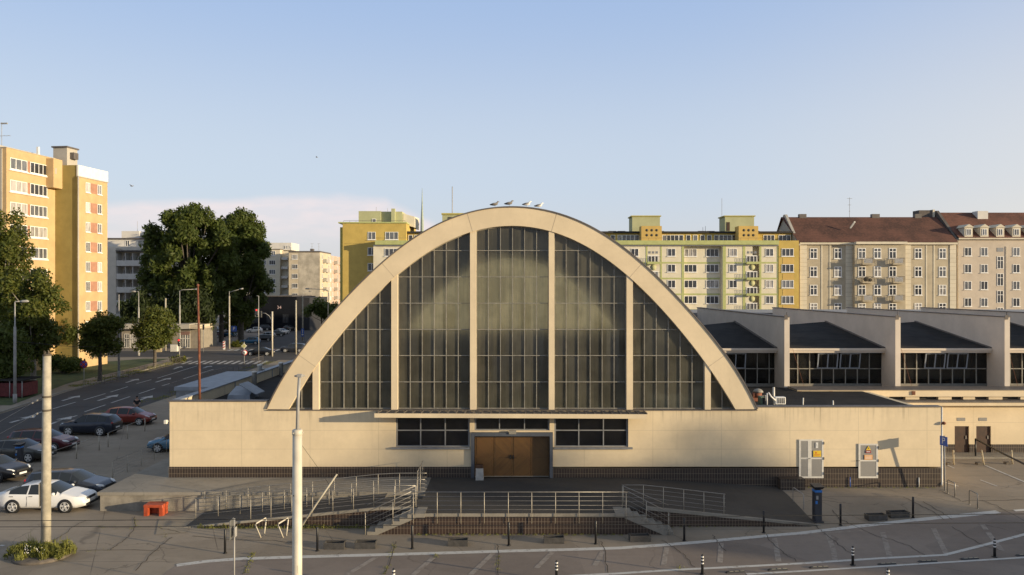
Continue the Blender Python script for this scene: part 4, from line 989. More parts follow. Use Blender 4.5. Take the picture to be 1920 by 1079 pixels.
# ------------------------------------------------------------------ windows for the far buildings
_WC = {}
def winmesh(w, h, nx, nz=1, fr=None, sill=True, fw=.08):
    key = (round(w, 2), round(h, 2), nx, nz, fr, sill, fw)
    if key in _WC: return _WC[key]
    b = MB(); b.box(-w/2, w/2, -.02, -.004, 0, h); panes = [b.mesh('window', g_) for g_ in WG]
    b = MB()
    for i in range(nx+1): x = -w/2+w*i/nx; x = min(max(x, -w/2+fw/2), w/2-fw/2); b.box(x-fw/2, x+fw/2, -.07, -.021, 0, h)
    for i in range(nz+1): z = h*i/nz if i in (0, nz) else h*.66; z = min(max(z, fw/2), h-fw/2); b.box(-w/2+.002, w/2-.002, -.073, -.023, z-fw/2, z+fw/2)
    if sill: b.box(-w/2-.1, w/2+.1, -.16, -.004, -.10, -.012)
    f = b.mesh('frame', M[fr or 'pvc']); _WC[key] = (panes, f); return _WC[key]
_rw = random.Random(7)
def window(parent, loc, w, h, nx, nz=1, rz=0., fr=None, sill=True, wts=(5, 3, 2), fw=.08, local=False):
    panes, f = winmesh(w, h, nx, nz, fr, sill, fw)
    if not local: loc = Vector(loc)-Wl(parent)
    o = inst('window', _rw.choices(panes, wts)[0], parent, loc, (0, 0, rz)); inst('frame', f, o); return o

def antenna(parent, x, y, z, h, kind=0, local=True):
    b = MB(); b.tube([(x, y, z), (x, y, z+h)], .035, 5)
    if kind == 1:
        b.tube([(x-1.2, y, z+h*.45), (x+1.2, y, z+h*.45)], .025, 5)
        for q in (-1, -.4, .5, 1.1): b.tube([(x+q, y-.3, z+h*.45), (x+q, y+.3, z+h*.45)], .015, 4)
        b.box(x-.1, x+.8, y-.1, y+.1, z+h*.93, z+h*.98)
    if kind == 2:
        for t in (.3, .62, .95): b.tube([(x-.5*t, y, z+h*t), (x+.5*t, y, z+h*t)], .03, 5)
    return b.build('antenna', M['lampgrey'], parent, local)

# ochre tower block on the left
def brickpaint(name, col):
    return plaster(name, col, streak=.10, amt=.10)
M['ochre'] = brickpaint('ochre render', (.49, .345, .18)); M['ochre_shade'] = brickpaint('shaded ochre render', (.30, .235, .080))  # second tone: same ochre, darkened to olive for shade on front-facing walls
M['brickred'] = simple('salmon panel', (.36, .185, .12), .8); M['palegrey'] = plaster('grey concrete', (.40, .37, .32), streak=.25)
a0 = -math.atan(.12)
tw = empty('tower_block', (-64.7, 101, 0), 'tall ochre tower block with white windows and red panels', 'apartment block', rz=a0)
L_ = dict(local=True)
b = MB(); b.box(-16, -.85, 0, 9, 0, 28.2); b.box(-.0, -.9+.05, .001, 9, 0, 1) if False else None; b.build('front_volume', M['ochre_shade'], tw, True)
b = MB(); b.box(-.848, 0, 0, 9, 0, 29.1); b.box(-16, -.85, 9.002, 15.3, 0, 28.8); b.box(-.848, -.02, 9.002, 15.3, 0, 28.7); b.build('wall', M['ochre'], tw, True)
b = MB(); b.box(-.9, -.55, -.12, -.003, 0, 29.0); b.tube([(-1.1, -.12, 0), (-1.1, -.12, 28.1)], .09, 8); b.build('pillar_strip', M['palegrey'], tw, True)
b = MB(); b.box(-16, -.9, -.15, .3, 28.205, 28.5); b.box(-16, -1.5, .6, 8, 28.21, 29.6); b.box(-.95, .06, -.06, 9, 29.105, 29.2); b.build('parapet', M['palegrey'], tw, True)
b = MB(); b.box(-8, 3.4, 9.0, 15.4, 0, 27.5) if False else b.box(0.002, 3.5, 9.0, 15.4, 0, 27.4); b.build('rear_volume', M['ochre'], tw, True)
b = MB(); b.box(.03, 3.46, 8.985, 8.998, 0, 27.4); b.build('shaded_gable', M['ochre_shade'], tw, True)  # thin sheet that paints the gable front in the shaded tone
b = MB(); b.box(0, 3.55, 8.93, 15.45, 27.402, 28.6) if False else b.box(3.3, 3.56, 8.9, 15.45, 26.7, 28.2); b.build('parapet', M['white'], tw, True); b = MB(); b.box(0.01, 3.298, 8.99, 9.3, 27.402, 28.2); b.build('parapet', M['ochre_shade'], tw, True)
b = MB(); b.box(3.3, 3.62, 8.85, 15.5, 26.55, 26.69); b.tube([(3.62, 8.8, 0), (3.62, 8.8, 26.6)], .10, 8); b.build('gutter', M['palegrey'], tw, True)
b = MB(); b.box(.02, 1.1, 7.2, 8.98, 24.9, 28.9); b.build('box_bay', M['ochre'], tw, True)
b = MB(); b.box(1.102, 1.13, 7.5, 7.8, 26.8, 27.6); b.build('bay_vent', M['palegrey'], tw, True)
b = MB(); b.box(-1.2, .9, 10.2, 12.4, 27.405, 30.9); b.build('chimney_stack', M['palegrey'], tw, True)
b = MB(); b.box(-1.35, 1.05, 10.0, 12.6, 30.902, 31.1); b.box(.902, 1.5, 10.8, 11.8, 29.4, 30.3); b.build('chimney_cap', M['flash'], tw, True)
b = MB(); b.box(-.6, -.3, 6.1, 6.4, 29.2, 30.3); b.build('flue', M['white'], tw, True)
for k in range(9):
    z = 26.5-2.85*k
    window(tw, (.0, 2.1, z), 3.0, 1.45, 3, rz=R(90), wts=(2, 3, 6), local=True); window(tw, (.0, 5.75, z), 3.2, 1.45, 4, rz=R(90), wts=(2, 3, 6), local=True)
    b = MB(); b.box(.001, .03, 3.63, 4.12, z, z+1.45); b.build('infill_panel', M['brickred'], tw, True)
    b = MB(); b.box(.003, .2, .35, 7.5, z-.22, z-.115); b.build('sill_band', M['white'], tw, True)
for k in range(9):
    z = 24.6-2.79*k
    window(tw, (3.5, 10.95, z), .95, 1.4, 2, rz=R(90), wts=(3, 3, 6), local=True); window(tw, (3.5, 13.55, z), .95, 1.4, 2, rz=R(90), wts=(3, 3, 6), local=True)
    b = MB(); b.box(3.501, 3.53, 11.45, 13.05, z, z+1.4); b.build('infill_panel', M['brickred'], tw, True)
antenna(tw, -2.3, 2, 29.6, 3.2, 1)

# pale block with loggias behind it
Y = 167; s_ = FP/Y
def bx(x): return (x-CX)/s_
def bz(y): return CAMZ-(y-CY)/s_
M['paleblock'] = plaster('pale block render', (.62, .56, .47), streak=.15)
M['whiteblock'] = plaster('white block render', (.62, .59, .54), streak=.12)
bl = empty('balcony_block', (bx(235), Y, 0), 'pale apartment block with white loggia balconies behind the ochre tower', 'apartment block')
b = MB(); b.box(-112, bx(300), Y+2.2, Y+16, 0, bz(462)); b.box(bx(196), bx(217.5), Y+.0, Y+2.197, 0, bz(466)); b.build('wall', M['paleblock'], bl)
b = MB(); b.box(-112, bx(262), Y+4, Y+15, bz(462)+.003, bz(447)); b.box(bx(206), bx(240), Y+5, Y+12, bz(447)+.003, bz(431)); b.box(bx(240)+.003, bx(292), Y+6, Y+12, bz(447)+.003, bz(436)); b.build('penthouse', M['whiteblock'], bl)
b = MB(); b.box(-112, bx(270), Y+3.5, Y+15.5, bz(446.8), bz(445)); b.build('roof_edge', M['flash'], bl)
for yt, yb_ in ((489, 499.5), (514, 524.5), (539, 549.5), (564, 574), (589, 599)):
    b = MB(); b.box(bx(218), bx(263), Y+.02, Y+.14, bz(yb_), bz(yt)); b.box(bx(218), bx(263), Y+.143, Y+2.19, bz(yb_), bz(yb_)+.15)
    for x in (218, 233.5, 247.5, 262): b.box(bx(x), bx(x)+.12, Y+.145, Y+2.19, bz(yt)+.003, bz(yt-13.5))
    b.build('balcony', M['whiteblock'], bl)
    for x in (226, 240.5, 255): window(bl, (bx(x), Y+2.2, bz(yb_)+.3), 1.0, 1.9, 2, sill=False, wts=(1, 2, 4), fw=.1)
b = MB(); b.box(bx(217), bx(264), Y-.1, Y+2.19, bz(472), bz(470)); b.build('balcony_roof', M['flash'], bl)
for x, y in ((222, 446), (246, 446)): window(bl, (bx(x)+0, Y+4, bz(461)), .9, 1.3, 2, wts=(4, 1, 0))
for x in (224, 249, 272): antenna(bl, bx(x), Y+8, bz(440), 3.4, local=False)
b = MB(); b.lathe((px(318, 230), 230, 0), [(.0, 32.2), (.9, 32.2), (.9, 34.2), (0, 34.2)], 10) if False else b.box(px(307, 230), px(320, 230), 230, 231, 30.5, 32.6)
b.box(px(311, 230), px(316, 230), 230.2, 230.8, 0, 30.5)
one('phone_mast', b, M['white'], (px(313, 230), 230.5, 0), 'white antenna drum on a mast rising behind the big poplars', 'mast')

# cream and beige blocks across the car park
Y = 240; s_ = FP/Y
M['beige'] = plaster('beige block render', (.52, .44, .32), streak=.2); M['creamblk'] = plaster('cream block render', (.62, .55, .42), streak=.12)
cb = empty('cream_block', (bx(515), Y, 0), 'cream apartment block with a rooftop storey right of the poplars', 'apartment block')
b = MB(); b.box(bx(440), bx(525), Y, Y+14, 0, bz(469)); b.box(bx(525)+.003, bx(540), Y+2, Y+14, 0, bz(471)); b.build('wall', M['creamblk'], cb)
b = MB(); b.box(bx(494), bx(541), Y+3, Y+12, bz(469)+.003, bz(455)); b.build('penthouse', M['whiteblock'], cb)
b = MB(); b.box(bx(440), bx(526), Y-.15, Y+14, bz(469)+.004, bz(467.5)); b.build('roof_edge', M['flash'], cb)
for k in range(6):
    window(cb, (bx(510.5), Y, bz(480+17.5*k)), 1.9, 1.4, 3); window(cb, (bx(496), Y, bz(480+17.5*k)), 1.0, 1.4, 2); window(cb, (bx(466), Y, bz(480+17.5*k)), 1.9, 1.4, 3)
    b = MB(); b.box(bx(526), bx(538), Y+.7, Y+1.99, bz(488+17.5*k), bz(483+17.5*k)); b.build('balcony', M['whiteblock'], cb)
for x in (528, 532.5, 537): window(cb, (bx(x), Y+3, bz(467)), .5, 1.1, 1, sill=False)
Y = 235; s_ = FP/Y
bb = empty('beige_block', (bx(570), Y, 0), 'beige apartment block with a stained blank wall and balconies on its side', 'apartment block')
b = MB(); b.box(bx(541.5), bx(600), Y, Y+14, 0, bz(474)); b.build('wall', M['beige'], bb)
b = MB(); b.box(bx(560), bx(599.5), Y-.03, Y-.003, bz(600), bz(475)); b.build('stained_render', plaster('grey patched render', (.44, .39, .31), streak=.6, amt=.25), bb)
b = MB(); b.box(bx(541), bx(600)+.1, Y-.2, Y+14, bz(474)+.003, bz(471.5)); b.box(bx(575), bx(580), Y+4, Y+6, bz(471), bz(466)); b.build('roof_edge', M['flash'], bb)
b = MB(); b.box(bx(541.5), bx(600)-.003, Y+14.003, Y+40, 0, bz(476.5)); b.build('side_range', plaster('pinkish side render', (.50, .36, .28), streak=.2), bb)
for k in range(7):
    window(bb, (bx(553), Y, bz(487+18*k)), 1.7, 1.35, 3)
    for yy, c in ((Y+3.2, 0), (Y+7.5, 1), (Y+18, 0), (Y+26, 1)):
        z = bz(492+17.8*k); X = bx(600)
        b = MB(); b.box(X+.001, X+1.2, yy, yy+2.0, z-.15, z); b.box(X+1.1, X+1.2, yy+.001, yy+1.999, z+.003, z+.95); b.box(X+.003, X+1.097, yy, yy+.08, z+.003, z+.95); b.build('balcony', M['whiteblock'] if c else M['palegrey'], bb)
    for yy in (Y+2.2, Y+10.5, Y+16, Y+23): window(bb, (bx(600)+.0, yy+.6, bz(487+17.8*k)), 1.1, 1.4, 2, rz=R(90))
for x in (577, 590): antenna(bb, bx(x), Y+5, bz(473), 2.8, 2, local=False)
# black glazed low building
Y = 206; s_ = FP/Y
M['blackclad'] = simple('black cladding', (.008, .009, .013), .7, .3, .2, spec=.15)
bk = empty('black_building', (bx(530), Y, 0), 'low black clad building with a white number beyond the car park', 'commercial building')
b = MB(); b.box(bx(425), bx(556), Y, Y+20, 0, bz(557)); b.build('wall', M['blackclad'], bk)
b = MB(); b.box(bx(556)+.003, bx(580), Y+.2, Y+20, 0, bz(559)); b.build('grey_wing', simple('dark grey wing', (.022, .022, .025), .8), bk)
for x0_, x1_ in ((440, 452), (470, 486), (500, 514), (530, 541)):
    b = MB(); b.box(bx(x0_), bx(x1_), Y-.05, Y-.003, bz(606), bz(590)); b.build('window', WG[0], bk)
b = MB(); b.box(bx(500), bx(548), Y-.2, Y+20, bz(557)+.003, bz(555.3)); b.build('roof_edge', M['flash'], bk)
def text(body, size, loc, mat_, parent=None, rot=(R(90), 0, 0), ext=.01, name='lettering'):
    cu = bpy.data.curves.new(name, 'FONT'); cu.body = body; cu.size = size; cu.extrude = ext; cu.align_x = 'CENTER'; cu.align_y = 'CENTER'
    cu.materials.append(mat_); tmp = bpy.data.objects.new(name, cu); COL.objects.link(tmp); bpy.context.view_layer.update()
    me = bpy.data.meshes.new_from_object(tmp.evaluated_get(bpy.context.evaluated_depsgraph_get())); bpy.data.objects.remove(tmp)
    o = bpy.data.objects.new(name, me); COL.objects.link(o); o.location = loc; o.rotation_euler = rot
    if parent: o.parent = parent; o.location = Vector(loc)-Wl(parent)
    return o
text('34', 1.15, (bx(523.5), Y-.03, bz(577.5)), simple('pale number paint', (.62, .45, .45), .5), bk, name='number')
# kiosk row by the crossing
Y = 144; s_ = FP/Y
kk = empty('kiosk_row', (bx(300), Y, 0), 'low flat roofed row of kiosks behind the street trees', 'kiosk')
b = MB(); b.box(bx(222), bx(352), Y+1.2, Y+6, 0, bz(618)); b.box(bx(352)+.003, bx(372), Y+1.3, Y+9, 0, bz(618)); b.build('wall', simple('kiosk render', (.24, .21, .165), .85), kk)
b = MB(); b.box(bx(222), bx(355), Y, Y+6.2, bz(617.8), bz(608.5)); b.build('roof', M['palegrey'], kk)
b = MB(); b.box(bx(355)+.002, bx(374), Y+.1, Y+9.4, bz(617.5), bz(610)); b.build('side_roof', M['beige'], kk)
for x in (232, 243, 254, 338, 347): window(kk, (bx(x), Y+1.2, .1), .9, 2.6, 2, 2, fr='offwhite', sill=False, wts=(3, 1, 1), fw=.1)
b = MB(); b.box(bx(333), bx(351), Y+1.1, Y+1.19, 2.5, 3.1); b.build('shop_sign', simple('faded shop sign', (.20, .12, .10), .6), kk)

# long yellow and cream block behind the hall
Y = 138; s_ = FP/Y
M['yellow'] and None
M['ywall'] = plaster('yellow render', (.50, .365, .105), streak=.12, amt=.10); M['yolive'] = plaster('olive yellow render', (.46, .40, .12), streak=.1)
M['lcream'] = plaster('long block cream', (.66, .60, .46), streak=.10); M['lgreen'] = simple('green trim', (.40, .42, .17), .8, .08); M['lgreen2'] = plaster('green grey render', (.42, .42, .24), streak=.1)
M['yorange'] = plaster('orange yellow render', (.55, .375, .12), streak=.06)
lb = empty('long_block', (10, Y, 0), 'long yellow and cream apartment block stretching behind the arch', 'apartment block')
YB2 = Y+2.6
b = MB(); b.box(bx(700), bx(1280), Y, Y+12, 0, bz(460)); b.box(bx(1280)+.003, bx(1354), Y+1.0, Y+12, 0, bz(460)); b.box(bx(1354)+.003, bx(1411), Y, Y+12, 0, bz(460)); b.box(bx(1425), bx(1459.5), Y, Y+12, 0, bz(460)); b.box(bx(1411)+.003, bx(1425)-.003, Y+1.4, Y+12, 0, bz(460)); b.build('wall', M['lcream'], lb)
b = MB(); b.box(bx(1459.5)+.004, bx(1497.5), Y-.1, Y+12, 0, bz(452)); b.build('yellow_bay', M['ywall'], lb)
b = MB()
for k in range(5):
    z = bz(469.5+29.6*k); b = MB(); b.box(bx(1467), bx(1488), Y-.13, Y-.103, z-2.45, z-1.42); b.build('orange_panel', M['yorange'], lb)
b = MB(); b.box(bx(704), bx(1459), Y-.5, Y+3, bz(460)+.003, bz(452)); b.build('green_cornice', M['lgreen'], lb)
b = MB(); b.box(bx(704), bx(1459), Y-.25, Y-.003, bz(462.2), bz(460)); b.build('gutter', M['metal_dk'], lb)
b = MB(); b.box(bx(760), bx(1496), Y+3.2, Y+11, bz(452)+.0, bz(436)); b.build('attic', M['ywall'], lb)
b = MB(); b.box(bx(758), bx(1498), Y+2.7, Y+11.4, bz(436)+.003, bz(432.5)); b.build('attic_roof', M['roofdark'], lb)
b = MB(); b.tube([(bx(704), Y-.45, bz(447.5)), (bx(1459), Y-.45, bz(447.5))], .025, 5)
for i in range(26): x = bx(1100)+(bx(1459)-bx(1100))*i/25; b.tube([(x, Y-.45, bz(452)), (x, Y-.45, bz(447.5))], .02, 4)
b.build('terrace_railing', M['flash'], lb)
sA = FP/(Y+3.2)
for x, w in ((1135, .8), (1149, .8), (1162, .8), (1178, 2.2), (1194, .8), (1246, .9), (1261, 2.2), (1277, .8), (1290.6, .8), (1303.5, .8), (1317, .8), (1330, .8), (1343, .8), (1360, 2.2), (1376, .7), (1441.7, 2.0), (1471, 2.2), (770, .8), (781, .8)):
    window(lb, ((x-CX)/sA, Y+3.2, bz(452)+.05), w, 1.15, 3 if w > 1.5 else 1, sill=False, wts=(4, 4, 1))
for xa, xb, ga, gb in ((1204, 1242.5, 1185.5, 1237.5), (1387.5, 1424.5, 1359.5, 1414)):
    b = MB(); b.box(bx(xa), bx(xb), Y+.8, Y+3.17, bz(452)+.002, bz(424)); t_ = b.build('stair_head', M['yorange'], lb)
    b = MB()
    for i in range(3):
        for j in range(2): b.disc((bx(xa)+(bx(xb)-bx(xa))*(.27+.24*i), Y+.79, bz(441.3-9.3*j)), .23, (0, 1, 0), .03, 14)
    b.build('porthole', M['insidedark'], t_)
    q_ = (Y+5)/Y; ga, gb = CX+(ga-CX)*q_, CX+(gb-CX)*q_; dz_ = (CAMZ-bz(407))*(1-q_); b = MB(); b.box(bx(ga), bx(gb), Y+5, Y+9, bz(432), bz(407)+dz_); b.build('lift_house', M['lgreen2'], lb)
    b = MB(); b.box(bx(ga)-.2, bx(gb)+.2, Y+4.8, Y+9.2, bz(407)+dz_+.002, bz(405)+dz_); b.build('lift_house_roof', M['yolive'], lb)
b = MB(); b.box(bx(1377), bx(1383), Y+4.94, Y+4.998, bz(430), bz(413)); b.build('roof_door', M['wood_dk'], lb)
# rendered frames of green paint round the panels
b = MB()
for k in range(5):
    z = bz(493.5+29.6*k)
    for a, c in ((1158, 1209), (1238, 1278), (1359, 1391), (1425, 1458)): b.box(bx(a), bx(c), Y-.03, Y-.003, z-.14, z+.14)
    b.box(bx(1284), bx(1352.5), Y+.97, Y+.997, z-.14, z+.14)
for x, w in ((1211, 3), (1238, 3), (1278, 4.6), (1355, 6), (1392.5, 5), (1423.5, 4), (1457, 4)): b.box(bx(x), bx(x+w), Y-.035, Y-.004, 0, bz(462.5))
b.build('green_band', M['lgreen'], lb)
for x, w, n, yy in ((1190, 1.38, 2, 0), (1259, 1.38, 2, 0), (1294.5, 2.25, 3, 1.0), (1335.5, 2.25, 3, 1.0), (1374.5, 1.38, 2, 0), (1442.7, 1.38, 2, 0), (1476.7, 2.1, 3, -.1), (733.5, 2.25, 3, 0), (752, 1.38, 2, 0)):
    for k in range(5): window(lb, (bx(x)*(Y+yy)/Y, Y+yy, bz(481.5+29.6*k)), w, 1.36, n)
for x, w, n in ((1150, 1.38, 2), (1105, 2.25, 3), (778, 2.25, 3), (818, 1.38, 2)):
    for k in range(4): window(lb, (bx(x), Y, bz(481.5+29.6*k)), w, 1.36, n)
for xa, xb in ((1212.5, 1237.5), (1397.5, 1422.5)):
    for k in range(5):
        z = bz(493.5+29.6*k); xm = (bx(xa)+bx(xb))/2
        b = MB(); b.box(bx(xa), bx(xb), Y-.75, Y-.04, z-.15, z); b.box(bx(xa), bx(xb), Y-.80, Y-.753, z-.25, z+.16); b.build('balcony', M['lgreen'], lb)
        b = MB()
        for i in range(9): x = bx(xa)+.1+i*(bx(xb)-bx(xa)-.2)/8; b.tube([(x, Y-.78, z+.16), (x, Y-.78, z+1.0)], .02, 4)
        b.tube([(bx(xa), Y-.78, z+1.0), (bx(xb), Y-.78, z+1.0)], .025, 4); b.build('balcony_rail', M['flash'], lb)
        window(lb, (xm-.05, Y, z+.02), 1.9, 1.25, 3, sill=False, wts=(6, 1, 0), fw=.14)
        b = MB()
        if k: b.disc((xm, Y-.02, z+1.95), .52, (0, 1, 0), .03, 18)
        else:
            for i in range(3): b.box(xm-.85+i*.62, xm-.45+i*.62, Y-.02, Y-.004, z+1.6, z+2.0)
        b.build('roundel' if k else 'vent_grille', M['lgreen2'] if k else M['metal_dk'], lb)
# left head of the block
b = MB(); b.box(bx(638), bx(759), Y+1.9, Y+16, 0, bz(418)); b.build('end_wall', M['ywall'], lb)
b = MB(); b.box(bx(632), bx(637.8), Y+2.4, Y+16, 0, bz(425)); b.build('end_strip', M['yolive'], lb)
b = MB(); b.box(bx(630), bx(760), Y+1.75, Y+16.2, bz(418)+.002, bz(415.5)); b.build('end_coping', M['lgreen'], lb)
sE = FP/(Y+1.9)
for x, w, n in ((697, 1.4, 2), (734.5, 2.3, 3)):
    for k in range(5): window(lb, ((x-CX)/sE, Y+1.9, bz(449+29.6*k)), w, 1.36, n, wts=(4, 3, 0))
b = MB(); b.box(bx(662), bx(705), Y+5, Y+13, bz(416), bz(391.5)); b.box(bx(705)+.003, bx(746), Y+5.4, Y+13, bz(416), bz(392)); b.box(bx(726), bx(733), Y+4.6, Y+5.39, bz(416), bz(387)); b.build('penthouse', M['lgreen2'], lb)
b = MB(); b.prism([(bx(747), Y+6, bz(416)), (bx(747), Y+13, bz(416)), (bx(747), Y+13, bz(392)), (bx(747), Y+6, bz(395))], (2.1, 0, -.6)); b.build('stair_roof', M['lcream'], lb)
window(lb, (bx(692), Y+5, bz(416)), .75, .9, 1, sill=False)
b = MB(); b.tube([(bx(640), Y+1.9, bz(413)), (bx(757), Y+1.9, bz(413))], .03, 5)
for i in range(11): x = bx(640)+(bx(757)-bx(640))*i/10; b.tube([(x, Y+1.9, bz(415.5)), (x, Y+1.9, bz(413))], .025, 4)
b.build('roof_railing', M['flash'], lb)
for x, y, h, k in ((692.5, 396.5, 1.4, 0), (715, 397, 1.2, 0), (1373.5, 405, 3.8, 0), (1247, 432, 1.3, 2), (1336, 432, 1.0, 0), (1341, 432, 1.2, 0)): antenna(lb, bx(x), Y+7, bz(y), h, k, False)
b = MB()
for x in (685, 708, 1158, 1176, 1252, 1335, 1352, 1440): b.box(bx(x)-.7, bx(x)+.7, Y+7, Y+8, bz(433)-.5 if x > 800 else bz(397), (bz(428.5) if x > 800 else bz(394)))
b.build('roof_cowl', M['flash'], lb)
b = MB(); b.lathe((px(791.5, 300), 300, 0), [(.75, 25), (.6, 36), (.28, 42), (.05, 49)], 10); one('church_spire', b, simple('pale copper green', (.30, .35, .29), .8), (px(791.5, 300), 300, 0), 'thin pale green spire rising beyond the long block', 'spire')
b = MB(); b.tube([(px(848, 280), 280, 0), (px(848, 280), 280, 47)], .16, 5); one('radio_mast', b, M['lampgrey'], (px(848, 280), 280, 0), 'thin grey radio mast far beyond the arch', 'mast')
b = MB(); b.box(bx(824.5), bx(867), Y+5, Y+9, bz(432), bz(398.5)); l3 = b.build('lift_house', M['lgreen2'], lb)
b = MB(); b.box(bx(823), bx(868), Y+4.8, Y+9.2, bz(398.5)+.002, bz(395.5)); b.build('lift_house_roof', M['yolive'], lb)
b = MB(); b.box(bx(836), bx(843), Y+4.94, Y+4.998, bz(409), bz(403)); b.build('vent_opening', M['insidedark'], lb)

# beige tenement with the red tiled roof
Y = 139; s_ = FP/Y
def rooftile(name, col):
    t = NT(name); x, y, z = t.sep(t.pos()); p = t.pos()
    n = t.noise(p, .25, 5, .6); n2 = t.noise(p, 3, 3)
    c = t.mix(t.range(n, .35, .68), col, mul(col, .42)); c = t.mix(t.range(n2, .4, .7, 0, .4), c, mul(col, 1.5))
    q = t.math('FRACT', t.math('DIVIDE', z, .32)); c = t.mix(t.range(q, 0, .35, .5, 0), c, mul(col, .35))
    t.base(c); t.set(Roughness=.9); return t.m
M['redroof'] = rooftile('dark red roof tile', (.125, .052, .033)); M['redroof2'] = rooftile('red roof tile', (.155, .062, .038))
M['tenement'] = plaster('grey beige tenement render', (.42, .36, .26), streak=.22, amt=.12); M['quoin'] = plaster('pale banded render', (.60, .54, .42), streak=.06)
tn = empty('tenement', (bx(1645), Y, 0), 'grey beige tenement with a long dark red tiled roof and balconies', 'tenement')
EZ = bz(459.5)
b = MB(); b.box(bx(1498.5), bx(1598), Y, Y+13, 0, EZ); b.box(bx(1598)+.003, bx(1692.5), Y-1.0, Y+13, 0, EZ); b.box(bx(1692.5)+.003, bx(1793), Y, Y+13, 0, EZ); b.build('wall', M['tenement'], tn)
b = MB(); b.box(bx(1498), bx(1598)+.05, Y-.5, Y+.5, EZ+.003, EZ+.35); b.box(bx(1598)-.1+.16, bx(1692.5)+.1, Y-1.5, Y+.5, EZ+.004, EZ+.42); b.box(bx(1692.5)+.11, bx(1793), Y-.5, Y+.5, EZ+.003, EZ+.35); b.build('cornice', M['quoin'], tn)
RZ_ = bz(459.5)+.4; RG = CAMZ+(CY-408)/FP*(Y+6.5)
b = MB(); b.add([(bx(1495), Y-.6, RZ_), (bx(1793), Y-.6, RZ_), (bx(1752), Y+6.5, RG), (bx(1488), Y+6.5, RG)], [(0, 1, 2, 3)]); b.add([(bx(1495), Y+13.5, RZ_), (bx(1793), Y+13.5, RZ_), (bx(1793), Y+6.5, RG), (bx(1488), Y+6.5, RG)], [(0, 1, 2, 3)])
b.add([(bx(1752), Y+6.5, RG), (bx(1793), Y-.6, RZ_), (bx(1793), Y+6.5, RG)], [(0, 1, 2)])
rf = b.build('roof', M['redroof'], tn)
b = MB(); b.prism([(bx(1494), Y-.8, RZ_-.6), (bx(1494), Y+13.5, RZ_-.6), (bx(1494), Y+6.9, RG+.45), (bx(1494), Y+6.1, RG+.45)], (.45, 0, 0)); b.build('fire_wall', M['palegrey'], tn)
for x, w in ((1530, 1.3), (1673, 1.4), (1756, 1.2)):
    b = MB(); b.box(bx(x)-w/2, bx(x)+w/2, Y+6.2, Y+7.0, RG-.5, RG+.55); b.build('chimney', M['flash'], rf)
antenna(rf, bx(1622), Y+6.4, RG, 3.6, 2, False)
b = MB(); b.hexa([(bx(1603), Y+2.1, pz(429, Y+2.1)), (bx(1611), Y+2.1, pz(418, Y+2.1)), (bx(1611)+.3, Y+2.2, pz(418, Y+2.1)), (bx(1603)+.3, Y+2.2, pz(429, Y+2.1)), (bx(1603), Y+2.1, pz(429, Y+2.1)+.2), (bx(1611), Y+2.1, pz(418, Y+2.1)+.2), (bx(1611)+.3, Y+2.2, pz(418, Y+2.1)+.2), (bx(1603)+.3, Y+2.2, pz(429, Y+2.1)+.2)]); b.build('roof_ladder', M['metal_dk'], rf)
b = MB()
for xa, xb in ((1499.5, 1512.5), (1585, 1598), (1694, 1707.5), (1780.5, 1792.5)): b.box(bx(xa), bx(xb), Y-.1, Y-.003, 0, EZ-.01)
for x in (1539.5, 1555, 1735.5, 1750): b.box(bx(x), bx(x)+.22, Y-.06, Y-.003, 0, EZ-.01)
b.build('pilaster', M['quoin'], tn)
b = MB()
for xa, xb in ((1499.5, 1512.5), (1585, 1598), (1694, 1707.5), (1780.5, 1792.5)):
    for i in range(24): z = .6+i*.75; b.box(bx(xa)+.02, bx(xb)-.02, Y-.104, Y-.101, z, z+.06)
b.build('banding_joint', M['tenement'], tn)
for x, yy in ((1525.4, 0), (1571, 0), (1616, -1), (1645, -1), (1673.5, -1), (1721.5, 0), (1767, 0)):
    for k in range(5): window(tn, (bx(x)*(Y+yy)/Y, Y+yy, bz(486+34.2*k)), 1.3, 1.82, 2, 2, wts=(4, 2, 3), fw=.11)
for x in (1618.5, 1675):
    for k in range(4):
        X = bx(x); z = bz(495.5+34.2*k); yb_ = Y-1.0
        b = MB(); b.box(X-1.05, X+1.05, yb_-1.15, yb_-.003, z-.22, z); bal = b.build('balcony', M['tenement'], tn)
        b = MB()
        for i in range(11): xx = X-1.0+.2*i; b.tube([(xx, yb_-1.1, z), (xx, yb_-1.1, z+.95)], .018, 4)
        for i in range(5): yy = yb_-1.1+.22*i; b.tube([(X-1.0, yy, z), (X-1.0, yy, z+.95)], .018, 4); b.tube([(X+1.0, yy, z), (X+1.0, yy, z+.95)], .018, 4)
        b.tube([(X-1, yb_-.02, z+.95), (X-1, yb_-1.1, z+.95), (X+1, yb_-1.1, z+.95), (X+1, yb_-.02, z+.95)], .025, 4); b.build('balcony_rail', M['flash'], bal)
        if k != 1 or x > 1640: b = MB(); b.box(X-.75, X+.7, yb_-1.06, yb_-1.03, z+.05, z+.85); b.build('balcony_screen', M['whiteblock'], bal)
        else: b = MB(); b.ball((X-.3, yb_-.8, z+.5), (.5, .25, .4), 8, 6); b.ball((X+.4, yb_-.8, z+.35), (.4, .2, .3), 8, 6); b.build('balcony_plant', simple('balcony plants', (.06, .05, .03), .9), bal)
